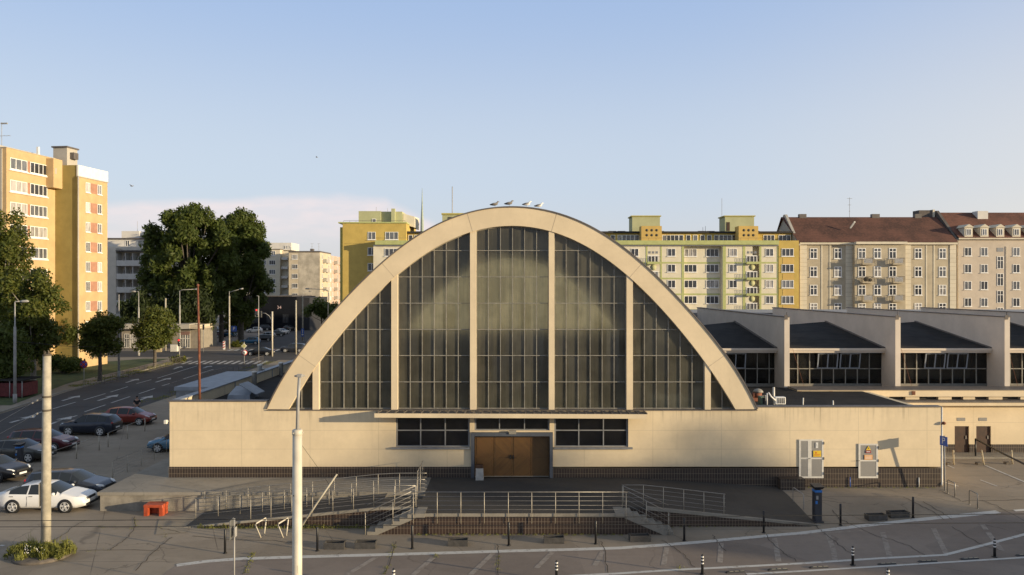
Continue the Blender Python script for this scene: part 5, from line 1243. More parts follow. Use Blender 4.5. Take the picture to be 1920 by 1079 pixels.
# pinkish house with dormers
Y = 140; s_ = FP/Y
M['pinkish'] = plaster('pinkish beige render', (.51, .435, .35), streak=.08)
ph = empty('dormer_house', (bx(1870), Y, 0), 'pinkish beige house with a red roof, dormers and tall chimney stacks', 'apartment house')
EZ = bz(450)
b = MB(); b.box(bx(1794), bx(2060), Y-.2, Y+13, 0, EZ); b.build('wall', M['pinkish'], ph)
b = MB(); b.box(bx(1794), bx(2060), Y-.7, Y+.5, EZ+.003, EZ+.25); b.tube([(bx(1795), Y-.32, 0), (bx(1795), Y-.32, EZ)], .07, 6); b.tube([(bx(1885), Y-.28, 0), (bx(1885), Y-.28, bz(463))], .05, 6); b.build('gutter', M['quoin'], ph)
RG = CAMZ+(CY-399.5)/FP*(Y+6.5)
b = MB(); b.add([(bx(1794), Y-.7, EZ+.26), (bx(2060), Y-.7, EZ+.26), (bx(2060), Y+6.5, RG), (bx(1790), Y+6.5, RG)], [(0, 1, 2, 3)]); b.add([(bx(1794), Y+13.5, EZ+.26), (bx(2060), Y+13.5, EZ+.26), (bx(2060), Y+6.5, RG), (bx(1790), Y+6.5, RG)], [(0, 1, 2, 3)])
rf = b.build('roof', M['redroof2'], ph)
M['darkgable'] = simple('dark grey gable', (.10, .085, .075), .9, .25)
b = MB(); b.prism([(bx(1793)-.35, Y-.8, EZ-.2), (bx(1793)-.35, Y+13, EZ-.2), (bx(1793)-.35, Y+7.0, RG+.3), (bx(1793)-.35, Y+6.0, RG+.3)], (.5, 0, 0)); b.build('fire_wall', M['darkgable'], ph)
b = MB(); b.box(bx(1757), bx(1783), Y+6.2, Y+8.5, RG-3.2, CAMZ+(CY-395)/FP*(Y+6.2)); b.build('chimney', M['darkgable'], ph)
b = MB(); b.box(bx(1783)+.003, bx(1787), Y+6.0, Y+8.5, RG-3.6, CAMZ+(CY-394.5)/FP*(Y+6.2)+.05); b.build('chimney_edge', M['quoin'], ph)
b = MB(); b.box(bx(1862), bx(1882), Y+4.6, Y+6.4, RG-3, CAMZ+(CY-396.5)/FP*(Y+4.6)); b.build('chimney', M['whiteblock'], rf)
for x in (1813.5, 1843, 1872.5, 1903, 1932):
    X = bx(x); z0_ = EZ+.35
    b = MB(); b.box(X-.72, X+.72, Y-.45, Y+2.4, z0_, z0_+1.75); b.prism([(X-.95, Y-.6, z0_+1.753), (X+.95, Y-.6, z0_+1.753), (X, Y-.6, z0_+2.35)], (0, 3.4, 0)); dm = b.build('dormer', M['quoin'], rf)
    window(dm, (X, Y-.45, z0_+.35), .85, 1.15, 2, wts=(2, 4, 2), sill=False)
for x in (1813.5, 1844, 1904, 1934):
    for k in range(5): window(ph, (bx(x), Y-.2, bz(481+31.5*k)), 1.25, 1.5, 2)
for k in range(5): window(ph, (bx(1874), Y-.2, bz(505+32*k)), 1.1, 2.2, 2, 2, wts=(6, 2, 0), sill=False)
b = MB(); b.box(bx(1868), bx(1880), Y-.24, Y-.203, bz(473), bz(465.5)); b.build('vent_panel', M['metal_dk'], ph)
# ------------------------------------------------------------------ trees and plants
M['bark'] = simple('bark', (.09, .075, .058), .95, .3, 4, bump=.6)
M['bark2'] = simple('pale bark', (.20, .18, .145), .9, .4, 3, bump=.5)
M['leaf_dark'] = leafmat('poplar leaves', (.080, .108, .024))
M['leaf_mid'] = leafmat('lime leaves', (.084, .102, .022))
M['leaf_yel'] = leafmat('yellow green leaves', (.10, .105, .016))
M['leaf_willow'] = leafmat('willow leaves', (.040, .055, .020))
M['weed'] = leafmat('weed leaves', (.21, .21, .05), .6)
def leaves(rng, blobs, n, size, hang=0.0, fill=.5):
    B = np.array(blobs, float); w = B[:, 3]**2; idx = rng.choice(len(B), n, p=w/w.sum())
    d = rng.normal(size=(n, 3)); d /= np.linalg.norm(d, axis=1)[:, None]
    rr = (fill+(1.04-fill)*rng.random(n)**.6)
    rad = B[idx, 3][:, None]*np.array([1, 1, 1.0])*rr[:, None]
    if B.shape[1] > 4: rad[:, 2] *= B[idx, 4]
    c = B[idx, :3]+d*rad+rng.normal(size=(n, 3))*size*.5
    s = size*(.55+.8*rng.random(n))
    nrm = d+rng.normal(size=(n, 3))*.75; nrm[:, 2] += .25; nrm /= np.linalg.norm(nrm, axis=1)[:, None]
    t = np.cross(nrm, rng.normal(size=(n, 3))); t[:, 2] -= hang; t -= nrm*(t*nrm).sum(1)[:, None]; t /= np.linalg.norm(t, axis=1)[:, None]
    u = np.cross(nrm, t); L = s*(1+abs(hang)*.8)
    a = c-t*L[:, None]*.6; b_ = c+u*(s*.36)[:, None]-nrm*(s*.1)[:, None]; e = c+t*L[:, None]*.7-nrm*(s*.12)[:, None]; f = c-u*(s*.36)[:, None]-nrm*(s*.1)[:, None]
    V = np.stack([a, b_, e, f], 1).reshape(-1, 3); return V
def leafmesh(name, V, mats, mi=None):
    n = len(V)//4; me = bpy.data.meshes.new(name)
    me.vertices.add(len(V)); me.vertices.foreach_set('co', V.astype(np.float32).ravel())
    me.loops.add(4*n); me.loops.foreach_set('vertex_index', np.arange(4*n, dtype=np.int32))
    me.polygons.add(n); me.polygons.foreach_set('loop_start', np.arange(0, 4*n, 4, dtype=np.int32)); me.polygons.foreach_set('loop_total', np.full(n, 4, dtype=np.int32))
    for m in mats: me.materials.append(m)
    if mi is not None: me.polygons.foreach_set('material_index', mi.astype(np.int32))
    me.update(calc_edges=True); me.validate(); return me
def tree(name, base, th, tr, cen, rad, nb, n, size, mats, label, cat='tree', group=None, seed=1, hang=0., bark='bark', br=.36, low=.0, sq=.9, fill=.45, sup=0):
    """base ground point; crown ellipsoid cen (above base), rad (rx, ry, rz)"""
    rng = np.random.default_rng(seed); t = empty(name, base, label, cat, group)
    blobs = []; R0 = np.array(rad)
    while len(blobs) < nb:
        d = rng.normal(size=3); d /= np.linalg.norm(d); k = rng.random()**.5*.86
        if sup: zz = rng.random()*2-1; an = rng.random()*6.283; k = rng.random()**.42*.90; w_ = (1-abs(zz)**sup)**(1/sup); d = np.array([math.cos(an)*w_, math.sin(an)*w_, zz/max(k, .05)*.92])
        p = d*R0*k; r = br*min(R0)*(1.25-.5*k)*(.75+.5*rng.random())
        if p[2] < -R0[2]*.75+low: continue
        blobs.append((p[0]+cen[0], p[1]+cen[1], p[2]+cen[2], r, sq if hang <= 0 else 1.5))
    V = leaves(rng, blobs, n, size, hang, fill); mi = rng.choice(len(mats), n, p=np.array([.62, .38] if len(mats) == 2 else [1.]))
    inst('crown', leafmesh('crown', V, mats, mi), t)
    b = MB(); top = Vector((cen[0]*.7, cen[1]*.7, cen[2]+rad[2]*.25)); mid = Vector((cen[0]*.2, cen[1]*.2, th))
    b.tube([(0, 0, -.1), (0, 0, .15), mid*.6+Vector((.04, 0, 0)), mid, top], [tr*1.35, tr*1.05, tr*.9, tr*.8, tr*.2], 9)
    for q in sorted(blobs, key=lambda q: -q[3])[:max(6, nb//2)]:
        s_ = mid.lerp(top, rng.random()*.7); e = Vector(q[:3]); m_ = s_.lerp(e, .5)+Vector((0, 0, -.08*(e-s_).length)); b.tube([s_, m_, e], [tr*.36, tr*.22, tr*.07], 6)
    b.build('trunk', M[bark], t, True); return t
def gz(x, y): q = G(x, y); return q
# pair of great poplars beyond the crossing
tree('poplar_tree', (px(355, 156), 156, 0), 5, .75, (0, 0, 14.6), (10.3, 7.5, 12.9), 125, 50000, .46, [M['leaf_dark'], M['leaf_mid']], 'huge dark poplar, broader of the two beyond the crossing', group='great poplars beyond the crossing', seed=11, br=.21, sq=1.15, sup=2.3, hang=-.6)
tree('poplar_tree', (px(452, 165), 165, 0), 6, .6, (-.2, 0, 14.9), (7.0, 6, 12.2), 74, 26000, .46, [M['leaf_dark'], M['leaf_mid']], 'slimmer dark poplar on the car park side of the pair', group='great poplars beyond the crossing', seed=12, br=.225, sq=1.3, sup=2.2, hang=-.6)
tree('poplar_tree', (px(415, 162), 162, 0), 6, .5, (0, 0, 16.0), (4.6, 5, 10.0), 44, 14000, .46, [M['leaf_dark'], M['leaf_mid']], 'narrow poplar squeezed between the two great ones', group='great poplars beyond the crossing', seed=13, br=.26, sq=1.6, hang=-.6)
tree('willow_tree', (px(272, 150), 150, 0), 3, .4, (0, 0, 5.6), (5.2, 4.5, 4.6), 26, 11000, .42, [M['leaf_willow']], 'round drooping willow behind the kiosk roof', group='willows behind the kiosks', seed=14, hang=1.2)
tree('willow_tree', (px(358, 151), 151, 0), 3, .4, (0, 0, 6.6), (5.4, 4.5, 5.0), 26, 11000, .42, [M['leaf_willow']], 'round drooping willow below the great poplars', group='willows behind the kiosks', seed=15, hang=1.2)
# street trees on the left pavement
g0 = gz(290, 690); tree('street_tree', g0, 2.6, .24, (0, .2, 5.3), (3.1, 2.9, 3.5), 30, 12000, .30, [M['leaf_mid'], M['leaf_yel']], 'round street tree standing by the traffic light', group='street trees on the far pavement', seed=21, br=.42)
g0 = gz(187, 717); tree('street_tree', g0, 2.9, .24, (0, .2, 5.8), (2.8, 2.6, 3.2), 26, 9000, .28, [M['leaf_mid'], M['leaf_yel']], 'loose street tree in front of the ochre tower', group='street trees on the far pavement', seed=22, br=.40)
tree('street_tree', gz(140, 690), 3, .2, (0, 0, 5.2), (1.6, 1.6, 2.8), 12, 2800, .28, [M['leaf_mid']], 'thin leafy sapling against the shaded gable', group='street trees on the far pavement', seed=23, br=.5)
tree('lawn_tree', gz(62, 732), 4, .3, (.2, 0, 8.6), (4.6, 3.8, 6.4), 60, 20000, .30, [M['leaf_mid'], M['leaf_yel']], 'tall leafy tree with sunlit top beside the street lamp', group='big trees by the ochre tower', seed=24, br=.28, bark='bark2')
tree('lawn_tree', (px(2, 92), 92, 0), 5, .4, (-.6, 0, 13.6), (4.0, 3.8, 10.4), 70, 22000, .30, [M['leaf_mid'], M['leaf_yel']], 'tallest tree, cut off at the edge beside the ochre tower', group='big trees by the ochre tower', seed=25, br=.26, sq=1.3, bark='bark2')
tree('lawn_tree', gz(8, 742), 3, .25, (0, 0, 4.6), (3.6, 3.0, 3.6), 26, 9000, .28, [M['leaf_mid'], M['leaf_dark']], 'low dark tree below the tallest one at the edge', group='big trees by the ochre tower', seed=26, br=.40)
tree('small_tree', gz(447, 632), 1.2, .2, (0, 0, 4.2), (3.6, 3.2, 3.7), 24, 8000, .36, [M['leaf_yel'], M['leaf_mid']], 'small yellowing tree in the car park', seed=27, br=.42)
tree('small_tree', (px(603, 190), 190, 0), 2, .2, (0, 0, 5.8), (4.0, 3, 3.3), 22, 6000, .40, [M['leaf_dark']], 'dark tree by the far street near the hall arch', seed=28, br=.42)
def bush(name, base, rad, n, size, mat, label, seed, cat='shrub'):
    rng = np.random.default_rng(seed); t = empty(name, base, label, cat); bl = []
    for i in range(12): bl.append(((rng.random()-.5)*1.4*rad[0], (rng.random()-.5)*1.4*rad[1], rad[2]*(.35+.5*rng.random()), min(rad)*.45, .9))
    inst('foliage', leafmesh('foliage', leaves(rng, bl, n, size, 0, .4), [mat]), t)
    b = MB()
    for i in range(7): b.tube([(0, 0, -.05), (bl[i][0]*.5, bl[i][1]*.5, bl[i][2]*.6), bl[i][:3]], [.05, .03, .012], 5)
    b.build('stem', M['bark'], t, True); return t
bush('shrub', (px(120, 103), 103, 0), (3.0, 2, 2.0), 5000, .26, M['leaf_dark'], 'dark clipped shrub at the foot of the ochre tower', 31)
bush('shrub', gz(335, 681), (1.1, .8, .9), 900, .22, M['leaf_yel'], 'rough yellow green shrub at the foot of the traffic light', 32)
bush('shrub', gz(446, 652), (1.6, 1.0, 1.0), 900, .25, M['leaf_yel'], 'low weeds and shrub beside the hazard marker', 33)
# far wood closing the view
rng = np.random.default_rng(5)
bl = [(x+rng.normal()*2, 330+rng.normal()*8, 3+rng.random()*4, 4+rng.random()*2.5, .9) for x in range(-620, 420, 6)]
o = inst('treeline', leafmesh('treeline', leaves(rng, bl, 30000, 1.3), [M['leaf_dark']])); tag(o, 'far off belt of trees closing the view', 'trees', kind='stuff')

# trees across the street on the right, outside the picture: they cast the long evening shade
proto = tree('roadside_tree', (SHADE[0][0], SHADE[0][1], 0), 2.0, .22, (0, 0, 4.7), (2.6, 2.6, 3.4), 34, 5200, .42, [M['leaf_mid']], 'tall slender roadside tree beyond the right edge of the view', group='roadside trees on the sunny side', seed=41, br=.42)
for i, (x, y, s, h) in enumerate(SHADE):
    c = proto if i == 0 else copy_tree(proto); c.location = (x, y, 0); c.scale = (s, s, h); c.rotation_euler.z = i*1.3

# weeds round the concrete pole, in the joints and along walls
def weeds(name, spots, mat, label, cat='weeds', kind='stuff', seed=3):
    rng = np.random.default_rng(seed); Vs = []
    for (x, y, z, r, h, n) in spots:
        ang = rng.random(n)*6.283; q = r*np.sqrt(rng.random(n)); bx_ = x+np.cos(ang)*q; by_ = y+np.sin(ang)*q
        hh = h*(.35+.75*rng.random(n))*(1.15-.6*(q/r)); w = .007+.011*rng.random(n)
        la = rng.random(n)*6.283; lean = .5*hh*rng.random(n)
        P0 = np.stack([bx_, by_, np.full(n, z)], 1); tip = P0+np.stack([np.cos(la)*lean, np.sin(la)*lean, hh], 1); mid = P0*.45+tip*.55+np.stack([np.zeros(n), np.zeros(n), hh*.12], 1)
        sd_ = np.stack([np.sin(la), -np.cos(la), np.zeros(n)], 1)*w[:, None]
        Vs.append(np.stack([P0-sd_*.5, mid-sd_, tip, mid+sd_], 1).reshape(-1, 3))
    o = inst(name, leafmesh(name, np.concatenate(Vs), [mat])); return tag(o, label, cat, None, kind)
pb = G(86, 1040)
rw_ = random.Random(6)
wc = [(pb.x+.1+rw_.gauss(0, .62), pb.y-.25+rw_.gauss(0, .34), .06, .18+.22*rw_.random(), .25+.75*rw_.random()**1.6, 260) for _ in range(34)]
wc0 = [(pb.x+.25+.5*math.cos(a)*1.0, pb.y-.25+.35*math.sin(a), .1, .5, .70, 800) for a in np.linspace(0, 6.28, 9)]+[(pb.x-.2, pb.y-.5, .1, .9, .5, 800), (pb.x+.9, pb.y-.2, .05, .5, .5, 350)]
rng_ = np.random.default_rng(77); mb_ = [(pb.x+.12+rng_.normal()*.62, pb.y-.25+rng_.normal()*.30, .05+.38*rng_.random()**1.4, .12+.16*rng_.random(), .8) for _ in range(46)]
Vl_ = leaves(rng_, mb_, 9000, .05, -.9, .2); Vl_[:, 2] = np.abs(Vl_[:, 2])
WM = weeds('weed_clump', [(q[0], q[1], .05, .2, .3+.55*rw_.random()**2, 60) for q in wc], M['weed'], 'yellow green weeds growing round the foot of the concrete pole')
def joinleaves(o, V, m):
    n0 = len(o.data.vertices); co = np.empty(n0*3, np.float32); o.data.vertices.foreach_get('co', co); old = o.data
    o.data = leafmesh('weed_clump', np.concatenate([co.reshape(-1, 3), V]), [m]); bpy.data.meshes.remove(old)
joinleaves(WM, Vl_, M['weed'])
b = MB(); b.lathe((pb.x, pb.y-.25, 0), [(1.12, 0), (1.08, .09), (.8, .10)], 18); one('planting_kerb', b, simple('dark old kerb', (.12, .10, .08), .95, .3, 3), (pb.x, pb.y-.25, 0), 'low round concrete kerb at the foot of the concrete pole', 'kerb')
b = MB(); rg = random.Random(2)
for i in range(26): b.ball((pb.x-.15+rg.gauss(0, .22), pb.y-.75+rg.gauss(0, .12), .3+rg.random()*.25), .017, 6, 4)
tag(b.build('white_blossom', M['white']), 'small white flowers among the weeds round the pole', 'flowers', kind='stuff')
jl = []
for pts, hgt in ((((475, 1038), (470, 1050), (466, 1064), (462, 1078)), .16), (((730, 1046), (738, 1030), (742, 1018)), .12), (((727, 1062), (724, 1078)), .14), (((932, 1044), (935, 1060), (934, 1076)), .12), (((300, 985), (306, 1000), (312, 1012)), .06), (((253, 973), (254, 990)), .06), (((818, 1047), (819, 1040)), .2), (((1268, 1066), (1282, 1066)), .12), (((157, 1033), (215, 1033)), .04), (((180, 990), (275, 990)), .035)):
    for a, c in zip(pts, pts[1:]):
        A, C_ = G(*a), G(*c)
        for i in range(7): p = A.lerp(C_, i/7); jl.append((p.x+rng.normal()*.05, p.y+rng.normal()*.1, 0, .11, hgt*.8*rng.random()+.02, int(16*rng.random())+1))
for x in np.arange(-4.2, 5, .35): jl.append((x, 35.68, 0, .12, .07+.06*rg.random(), 22))
for x in np.arange(-14.5, -6.4, .22): jl.append((x, RY-.12, 0, .14, .10+.16*rg.random(), 40))
for x in np.arange(7.5, 14.4, .4): jl.append((x, RY+.0+.25*(x-7.5)/7, zg(x, RY), .1, .06, 16))
for x in np.arange(16, 23, .35): jl.append((x, F-.2, zg(x, F), .12, .07, 18))
weeds('joint_weeds', jl, M['weed'], 'thin weeds growing in the paving joints', seed=8)
vl = []
for i in range(90): t = rg.random(); p = gz(340, 679).lerp(gz(150, 727), t); vl.append((p.x-.5+rg.gauss(0, .6), p.y, 0, .6, .28, 60))
for i in range(40): t = rg.random(); p = Vector((-36.0, 70, 0)).lerp(Vector((-37.6, 122, 0)), t); vl.append((p.x+rg.gauss(1.0, .5), p.y, 0, .7, .35, 50))
weeds('verge_grass', vl, M['weed'], 'long grass along the verge of the street', 'grass', seed=9)

# ------------------------------------------------------------------ cars
def carpaint(name, col, metal=.3):
    t = NT(name); n = t.noise(t.obj(), 2.5, 4)
    t.base(t.mix(t.range(n, .3, .7, 0, .25), col, mul(col, .8))); t.set(Metallic=metal, Roughness=.32); t.b.inputs['Coat Weight'].default_value = .35; t.b.inputs['Coat Roughness'].default_value = .06
    return t.m
M['carglass'] = (lambda t: (t.base((.022, .027, .032)), t.set(Roughness=.05), t.m)[2])(NT('car glass'))
M['rim'] = simple('alloy rim', (.55, .54, .52), .4, .1, metal=.3)
M['headlamp'] = simple('headlamp', (.65, .66, .66), .12, .05)
M['taillamp'] = simple('tail lamp', (.35, .015, .012), .2, .05)
M['blacktrim'] = simple('black trim', (.018, .018, .019), .5, .1)
KIND = {
 # belt: (x, z) line; top: (x, z) roof line; glass ranges; L, Wd, zb
 'liftback': dict(L=4.66, W=1.81, belt=[(-2.33, .78), (-2.2, .93), (-1.7, .98), (0, .95), (1.0, .92), (1.9, .80), (2.22, .68), (2.33, .55)], top=[(-2.33, .80), (-2.2, 1.0), (-1.85, 1.07), (-1.1, 1.37), (-.3, 1.46), (.35, 1.42), (1.15, .98), (2.2, .74), (2.33, .57)], side=[(-1.55, -.62), (-.55, .32), (.38, .9)], fr=(.38, 1.1), re=(-1.80, -1.05), wx=(-1.33, 1.38), wr=.325),
 'saloon': dict(L=4.75, W=1.84, belt=[(-2.37, .76), (-2.25, .93), (-1.6, .97), (0, .94), (1.0, .92), (1.9, .82), (2.25, .70), (2.37, .55)], top=[(-2.37, .78), (-2.25, 1.0), (-1.75, 1.06), (-.85, 1.40), (-.2, 1.45), (.4, 1.40), (1.2, .98), (2.25, .76), (2.37, .57)], side=[(-1.3, -.5), (-.43, .38), (.44, .95)], fr=(.44, 1.15), re=(-1.70, -.85), wx=(-1.4, 1.42), wr=.335),
 'estate': dict(L=4.65, W=1.81, belt=[(-2.33, .80), (-2.27, .95), (-1.7, .99), (0, .96), (1.0, .93), (1.9, .83), (2.22, .70), (2.33, .55)], top=[(-2.33, .82), (-2.27, 1.0), (-2.0, 1.38), (-1.2, 1.46), (-.2, 1.49), (.35, 1.44), (1.15, 1.0), (2.2, .77), (2.33, .57)], side=[(-1.95, -1.25), (-1.17, -.28), (-.2, .4), (.46, .92)], fr=(.42, 1.1), re=(-2.22, -2.0), wx=(-1.33, 1.38), wr=.325),
 'hatch': dict(L=4.1, W=1.75, belt=[(-2.05, .80), (-1.98, .98), (-1.5, 1.0), (0, .95), (.9, .92), (1.6, .82), (1.95, .68), (2.05, .55)], top=[(-2.05, .82), (-1.98, 1.03), (-1.6, 1.38), (-.8, 1.47), (-.1, 1.48), (.4, 1.42), (1.1, 1.0), (1.9, .76), (2.05, .57)], side=[(-1.4, -.75), (-.68, .2), (.27, .85)], fr=(.4, 1.05), re=(-1.93, -1.6), wx=(-1.2, 1.25), wr=.315),
 'offroader': dict(L=4.45, W=1.86, belt=[(-2.22, .90), (-2.12, 1.08), (-1.6, 1.12), (0, 1.06), (.95, 1.04), (1.75, .98), (2.1, .86), (2.22, .65)], top=[(-2.22, .92), (-2.12, 1.14), (-1.78, 1.55), (-1.0, 1.65), (-.2, 1.68), (.35, 1.63), (1.1, 1.12), (2.05, .95), (2.22, .68)], side=[(-1.68, -1.05), (-.98, -.05), (.03, .78)], fr=(.38, 1.05), re=(-2.08, -1.75), wx=(-1.3, 1.33), wr=.36),
}
_CARC = {}
def carmeshes(kind):
    if kind in _CARC: return _CARC[kind]
    K = KIND[kind]; hw = K['W']/2; L = K['L']
    bx_, bz_ = zip(*K['belt']); tx, tz = zip(*K['top'])
    xs = set(bx_) | set(tx) | set(sum(([a, c] for a, c in K['side']), [])) | set(K['fr']) | set(K['re'])
    for w in K['wx']: xs |= {w-.42, w+.42, w-.2, w+.2, w}
    xs = sorted(x for x in xs if -L/2 <= x <= L/2); out = [xs[0]]
    for x in xs[1:]:
        if x-out[-1] > .03: out.append(x)
    xs = out; xs[-1] = L/2
    def prof(x):
        zb = float(np.interp(x, bx_, bz_)); zt = max(zb+.015, float(np.interp(x, tx, tz)))
        e = min(1, (L/2-abs(x))/.75); wq = hw*(.80+.20*math.sin(e*math.pi/2))
        gh = zt-zb; wt = wq*.90-(gh*.50 if gh > .09 else .0); low = .22+.10*(1-min(1, (L/2-abs(x))/.35))
        return [(0, low), (wq*.86, low), (wq*.975, low+.14), (wq*1.0, low+(zb-low)*.55), (wq*.985, zb-.06), (wq*.955, zb), (wt, zt-.05 if gh > .09 else zt-.008), (wt*.78, zt-.008 if gh > .09 else zt), (0, zt)]
    rows = [prof(x) for x in xs]; m = len(rows[0])
    body = MB(); fr = MB(); re = MB(); sd_ = [MB(), MB()]
    for q in (body, fr, re, *sd_): q.smooth = True
    for s in (1, -1):
        for i in range(len(xs)-1):
            xm = (xs[i]+xs[i+1])/2
            for j in range(m-1):
                tgt = body
                if j == 5 and any(a < xm < c for a, c in K['side']): tgt = sd_[0 if s > 0 else 1]
                if j in (6, 7) and K['fr'][0] < xm < K['fr'][1]: tgt = fr
                if j in (6, 7) and K['re'][0] < xm < K['re'][1]: tgt = re
                a, c, d, e = rows[i][j], rows[i+1][j], rows[i+1][j+1], rows[i][j+1]
                vs = [(xs[i], s*a[0], a[1]), (xs[i+1], s*c[0], c[1]), (xs[i+1], s*d[0], d[1]), (xs[i], s*e[0], e[1])]
                tgt.add(vs, [(0, 1, 2, 3) if s < 0 else (3, 2, 1, 0)])
        for i in (0, len(xs)-1):
            f = [(xs[i], s*p[0], p[1]) for p in rows[i]]; body.add(f, [tuple(range(m)) if (s > 0) == (i > 0) else tuple(range(m-1, -1, -1))])
    def mk(b, name, mats, weld=True):
        me = b.mesh(name, mats)
        if weld:
            import bmesh
            bm = bmesh.new(); bm.from_mesh(me); bmesh.ops.remove_doubles(bm, verts=bm.verts, dist=.0015); bm.to_mesh(me); bm.free()
        return me
    parts = [('body', mk(body, 'body', [M['blacktrim']]), (0, 0, 0)), ('windscreen', mk(fr, 'windscreen', [M['carglass']]), (0, 0, 0)), ('rear_window', mk(re, 'rear_window', [M['carglass']]), (0, 0, 0)), ('side_window', mk(sd_[0], 'side_window', [M['carglass']]), (0, 0, 0)), ('side_window', mk(sd_[1], 'side_window', [M['carglass']]), (0, 0, 0))]
    wr = K['wr']
    b = MB(); b.smooth = True; b.lathe((0, 0, 0), [(wr*.68, -.11), (wr*.92, -.11), (wr, -.07), (wr, .07), (wr*.92, .105), (wr*.68, .10)], 22); tyre = b.mesh('wheel', M['rubber'])
    b = MB(); b.lathe((0, 0, 0), [(wr*.74, .07), (wr*.74, .112), (wr*.67, .116), (wr*.65, .085)], 22)
    for k in range(5):
        a = k*2*math.pi/5; c_, s_ = math.cos(a), math.sin(a); q = wr*.68
        pts = [(-.045, .0), (.045, .0), (.06, q), (-.06, q)]; b.prism([(x*c_-y*s_, x*s_+y*c_, .09) for x, y in pts], (0, 0, .02))
    b.disc((0, 0, .1), .055, (0, 0, 1), .03, 12); rim = b.mesh('rim', M['rim'])
    b = MB(); b.lathe((0, 0, 0), [(wr*1.2, -.05), (wr*1.2, .012), (wr*1.0, .014)], 22); arch = b.mesh('wheel_arch', M['black'])
    wheels = []
    for w in K['wx']:
        for s in (1, -1): wheels.append((w, s*(hw-.085), wr, s))
    zh = float(np.interp(L/2-.2, bx_, bz_)); zt_ = float(np.interp(-L/2+.06, bx_, bz_))
    det = []
    b = MB(); b.ball((0, 0, 0), (.27, .10, .085), 12, 7); hl = b.mesh('headlight', M['headlamp'])
    b = MB(); b.ball((0, 0, 0), (.10, .13, .09), 10, 7); tl = b.mesh('tail_light', M['taillamp'])
    b = MB(); b.ball((0, 0, 0), (.09, .11, .075), 10, 7); mi = b.mesh('mirror', [M['blacktrim']])
    b = MB(); b.box(-.012, .012, -.26, .26, -.055, .055); pl = b.mesh('number_plate', M['plate'])
    b = MB(); b.bbox(-.03, .03, -.42, .42, -.06, .06, .02); gr = b.mesh('grille', M['blacktrim'])
    b = MB(); b.bbox(-.05, .05, -.62, .62, -.07, .06, .02); ai = b.mesh('air_intake', M['blacktrim'])
    b = MB(); b.box(-.09, .09, -.018, .018, -.013, .013); dh = b.mesh('door_handle', M['blacktrim'])
    b = MB(); b.box(-.006, .006, -.004, .004, -.30, .24); dsn = b.mesh('door_seam', M['black'])
    for s in (1, -1):
        det += [('headlight', hl, (L/2-.27, s*(hw*.72), zh+.01), (0, R(10), s*R(-28))), ('tail_light', tl, (-L/2+.12, s*(hw*.70), zt_+.02), (0, 0, 0)), ('mirror', mi, (K['fr'][1]-.3, s*(hw+.04), float(np.interp(.7, bx_, bz_))+.07), (0, 0, 0))]
        for c in K['side'][1:3] if len(K['side']) > 3 else K['side'][:2]: det.append(('door_handle', dh, (c[0]+.16, s*(hw*.997), .86 if kind != 'offroader' else .97), (0, 0, 0)))
        for c in K['side'][1:3] if len(K['side']) > 3 else K['side'][:2]: det.append(('door_seam', dsn, (c[1]+.03, s*(hw*.998), .62), (0, 0, 0)))
    det += [('number_plate', pl, (L/2+.012, 0, .48), (0, 0, 0)), ('number_plate', pl, (-L/2-.012, 0, .62), (0, 0, 0)), ('grille', gr, (L/2-.035, 0, zh-.06), (0, R(-12), 0)), ('air_intake', ai, (L/2-.025, 0, .36), (0, 0, 0))]
    _CARC[kind] = (parts, tyre, rim, arch, wheels, det, hw); return _CARC[kind]
PAINT = dict(white=carpaint('white car paint', (.74, .73, .71), 0), grey=carpaint('grey car paint', (.055, .055, .048)), slate=carpaint('slate blue grey car paint', (.04, .045, .058)), black=carpaint('black car paint', (.012, .012, .014)), navy=carpaint('dark blue car paint', (.014, .020, .036)), maroon=carpaint('maroon car paint', (.085, .012, .018)), red=carpaint('dark red car paint', (.22, .035, .022)), blue=carpaint('light blue car paint', (.09, .20, .30)), midblue=carpaint('blue car paint', (.03, .12, .22)), silver=carpaint('silver car paint', (.36, .37, .38), .5))
def car(name, kind, col, loc, rz, label, group=None, far=False):
    parts, tyre, rim, arch, wheels, det, hw = carmeshes(kind)
    t = empty(name, loc, label, 'car', group, rz); t.scale = (.95, .95, .95)
    for nm, me, l in parts:
        o = inst(nm, me, t, l)
        if nm == 'body': o.material_slots[0].link = 'OBJECT'; o.material_slots[0].material = PAINT[col]
    for (x, y, z, s) in wheels:
        o = inst('wheel', tyre, t, (x, y, z), (R(-90)*s, 0, 0)); inst('rim', rim, o)
        inst('wheel_arch', arch, t, (x, y+s*(.085-.012), z+.005), (R(-90)*s, 0, 0))
    for nm, me, l, r in det:
        if far and nm in ('door_handle', 'door_seam', 'air_intake'): continue
        o = inst(nm, me, t, l, r)
        if nm == 'mirror': o.material_slots[0].link = 'OBJECT'; o.material_slots[0].material = PAINT[col]
    return t
lot = 'cars parked between the hall and the street'
car('parked_car', 'liftback', 'white', (-23.55, 40.05, 0), R(1), 'white liftback car parked nose to the concrete terrace', lot)
car('parked_car', 'estate', 'slate', (-23.75, 42.5, 0), R(-3), 'slate grey estate car parked behind the white car', lot)
car('parked_car', 'saloon', 'black', (-30.6, 46.4, 0), R(-14), 'glossy black car cut by the picture edge, bonnet showing', lot)
car('parked_car', 'saloon', 'grey', (-32.2, 51.4, 0), R(-4), 'grey saloon car behind the parking meter', lot)
car('parked_car', 'estate', 'maroon', (-32.4, 54.6, 0), R(-4), 'dark maroon estate car between the grey saloon and the dark off-roader', lot)
car('parked_car', 'offroader', 'navy', (-32.2, 60.4, 0), R(176), 'dark blue off-roader showing its red tail light', lot)
car('parked_car', 'hatch', 'red', (-31.4, 64.9, 0), R(-3), 'rusty red hatchback at the far end of the row', lot)
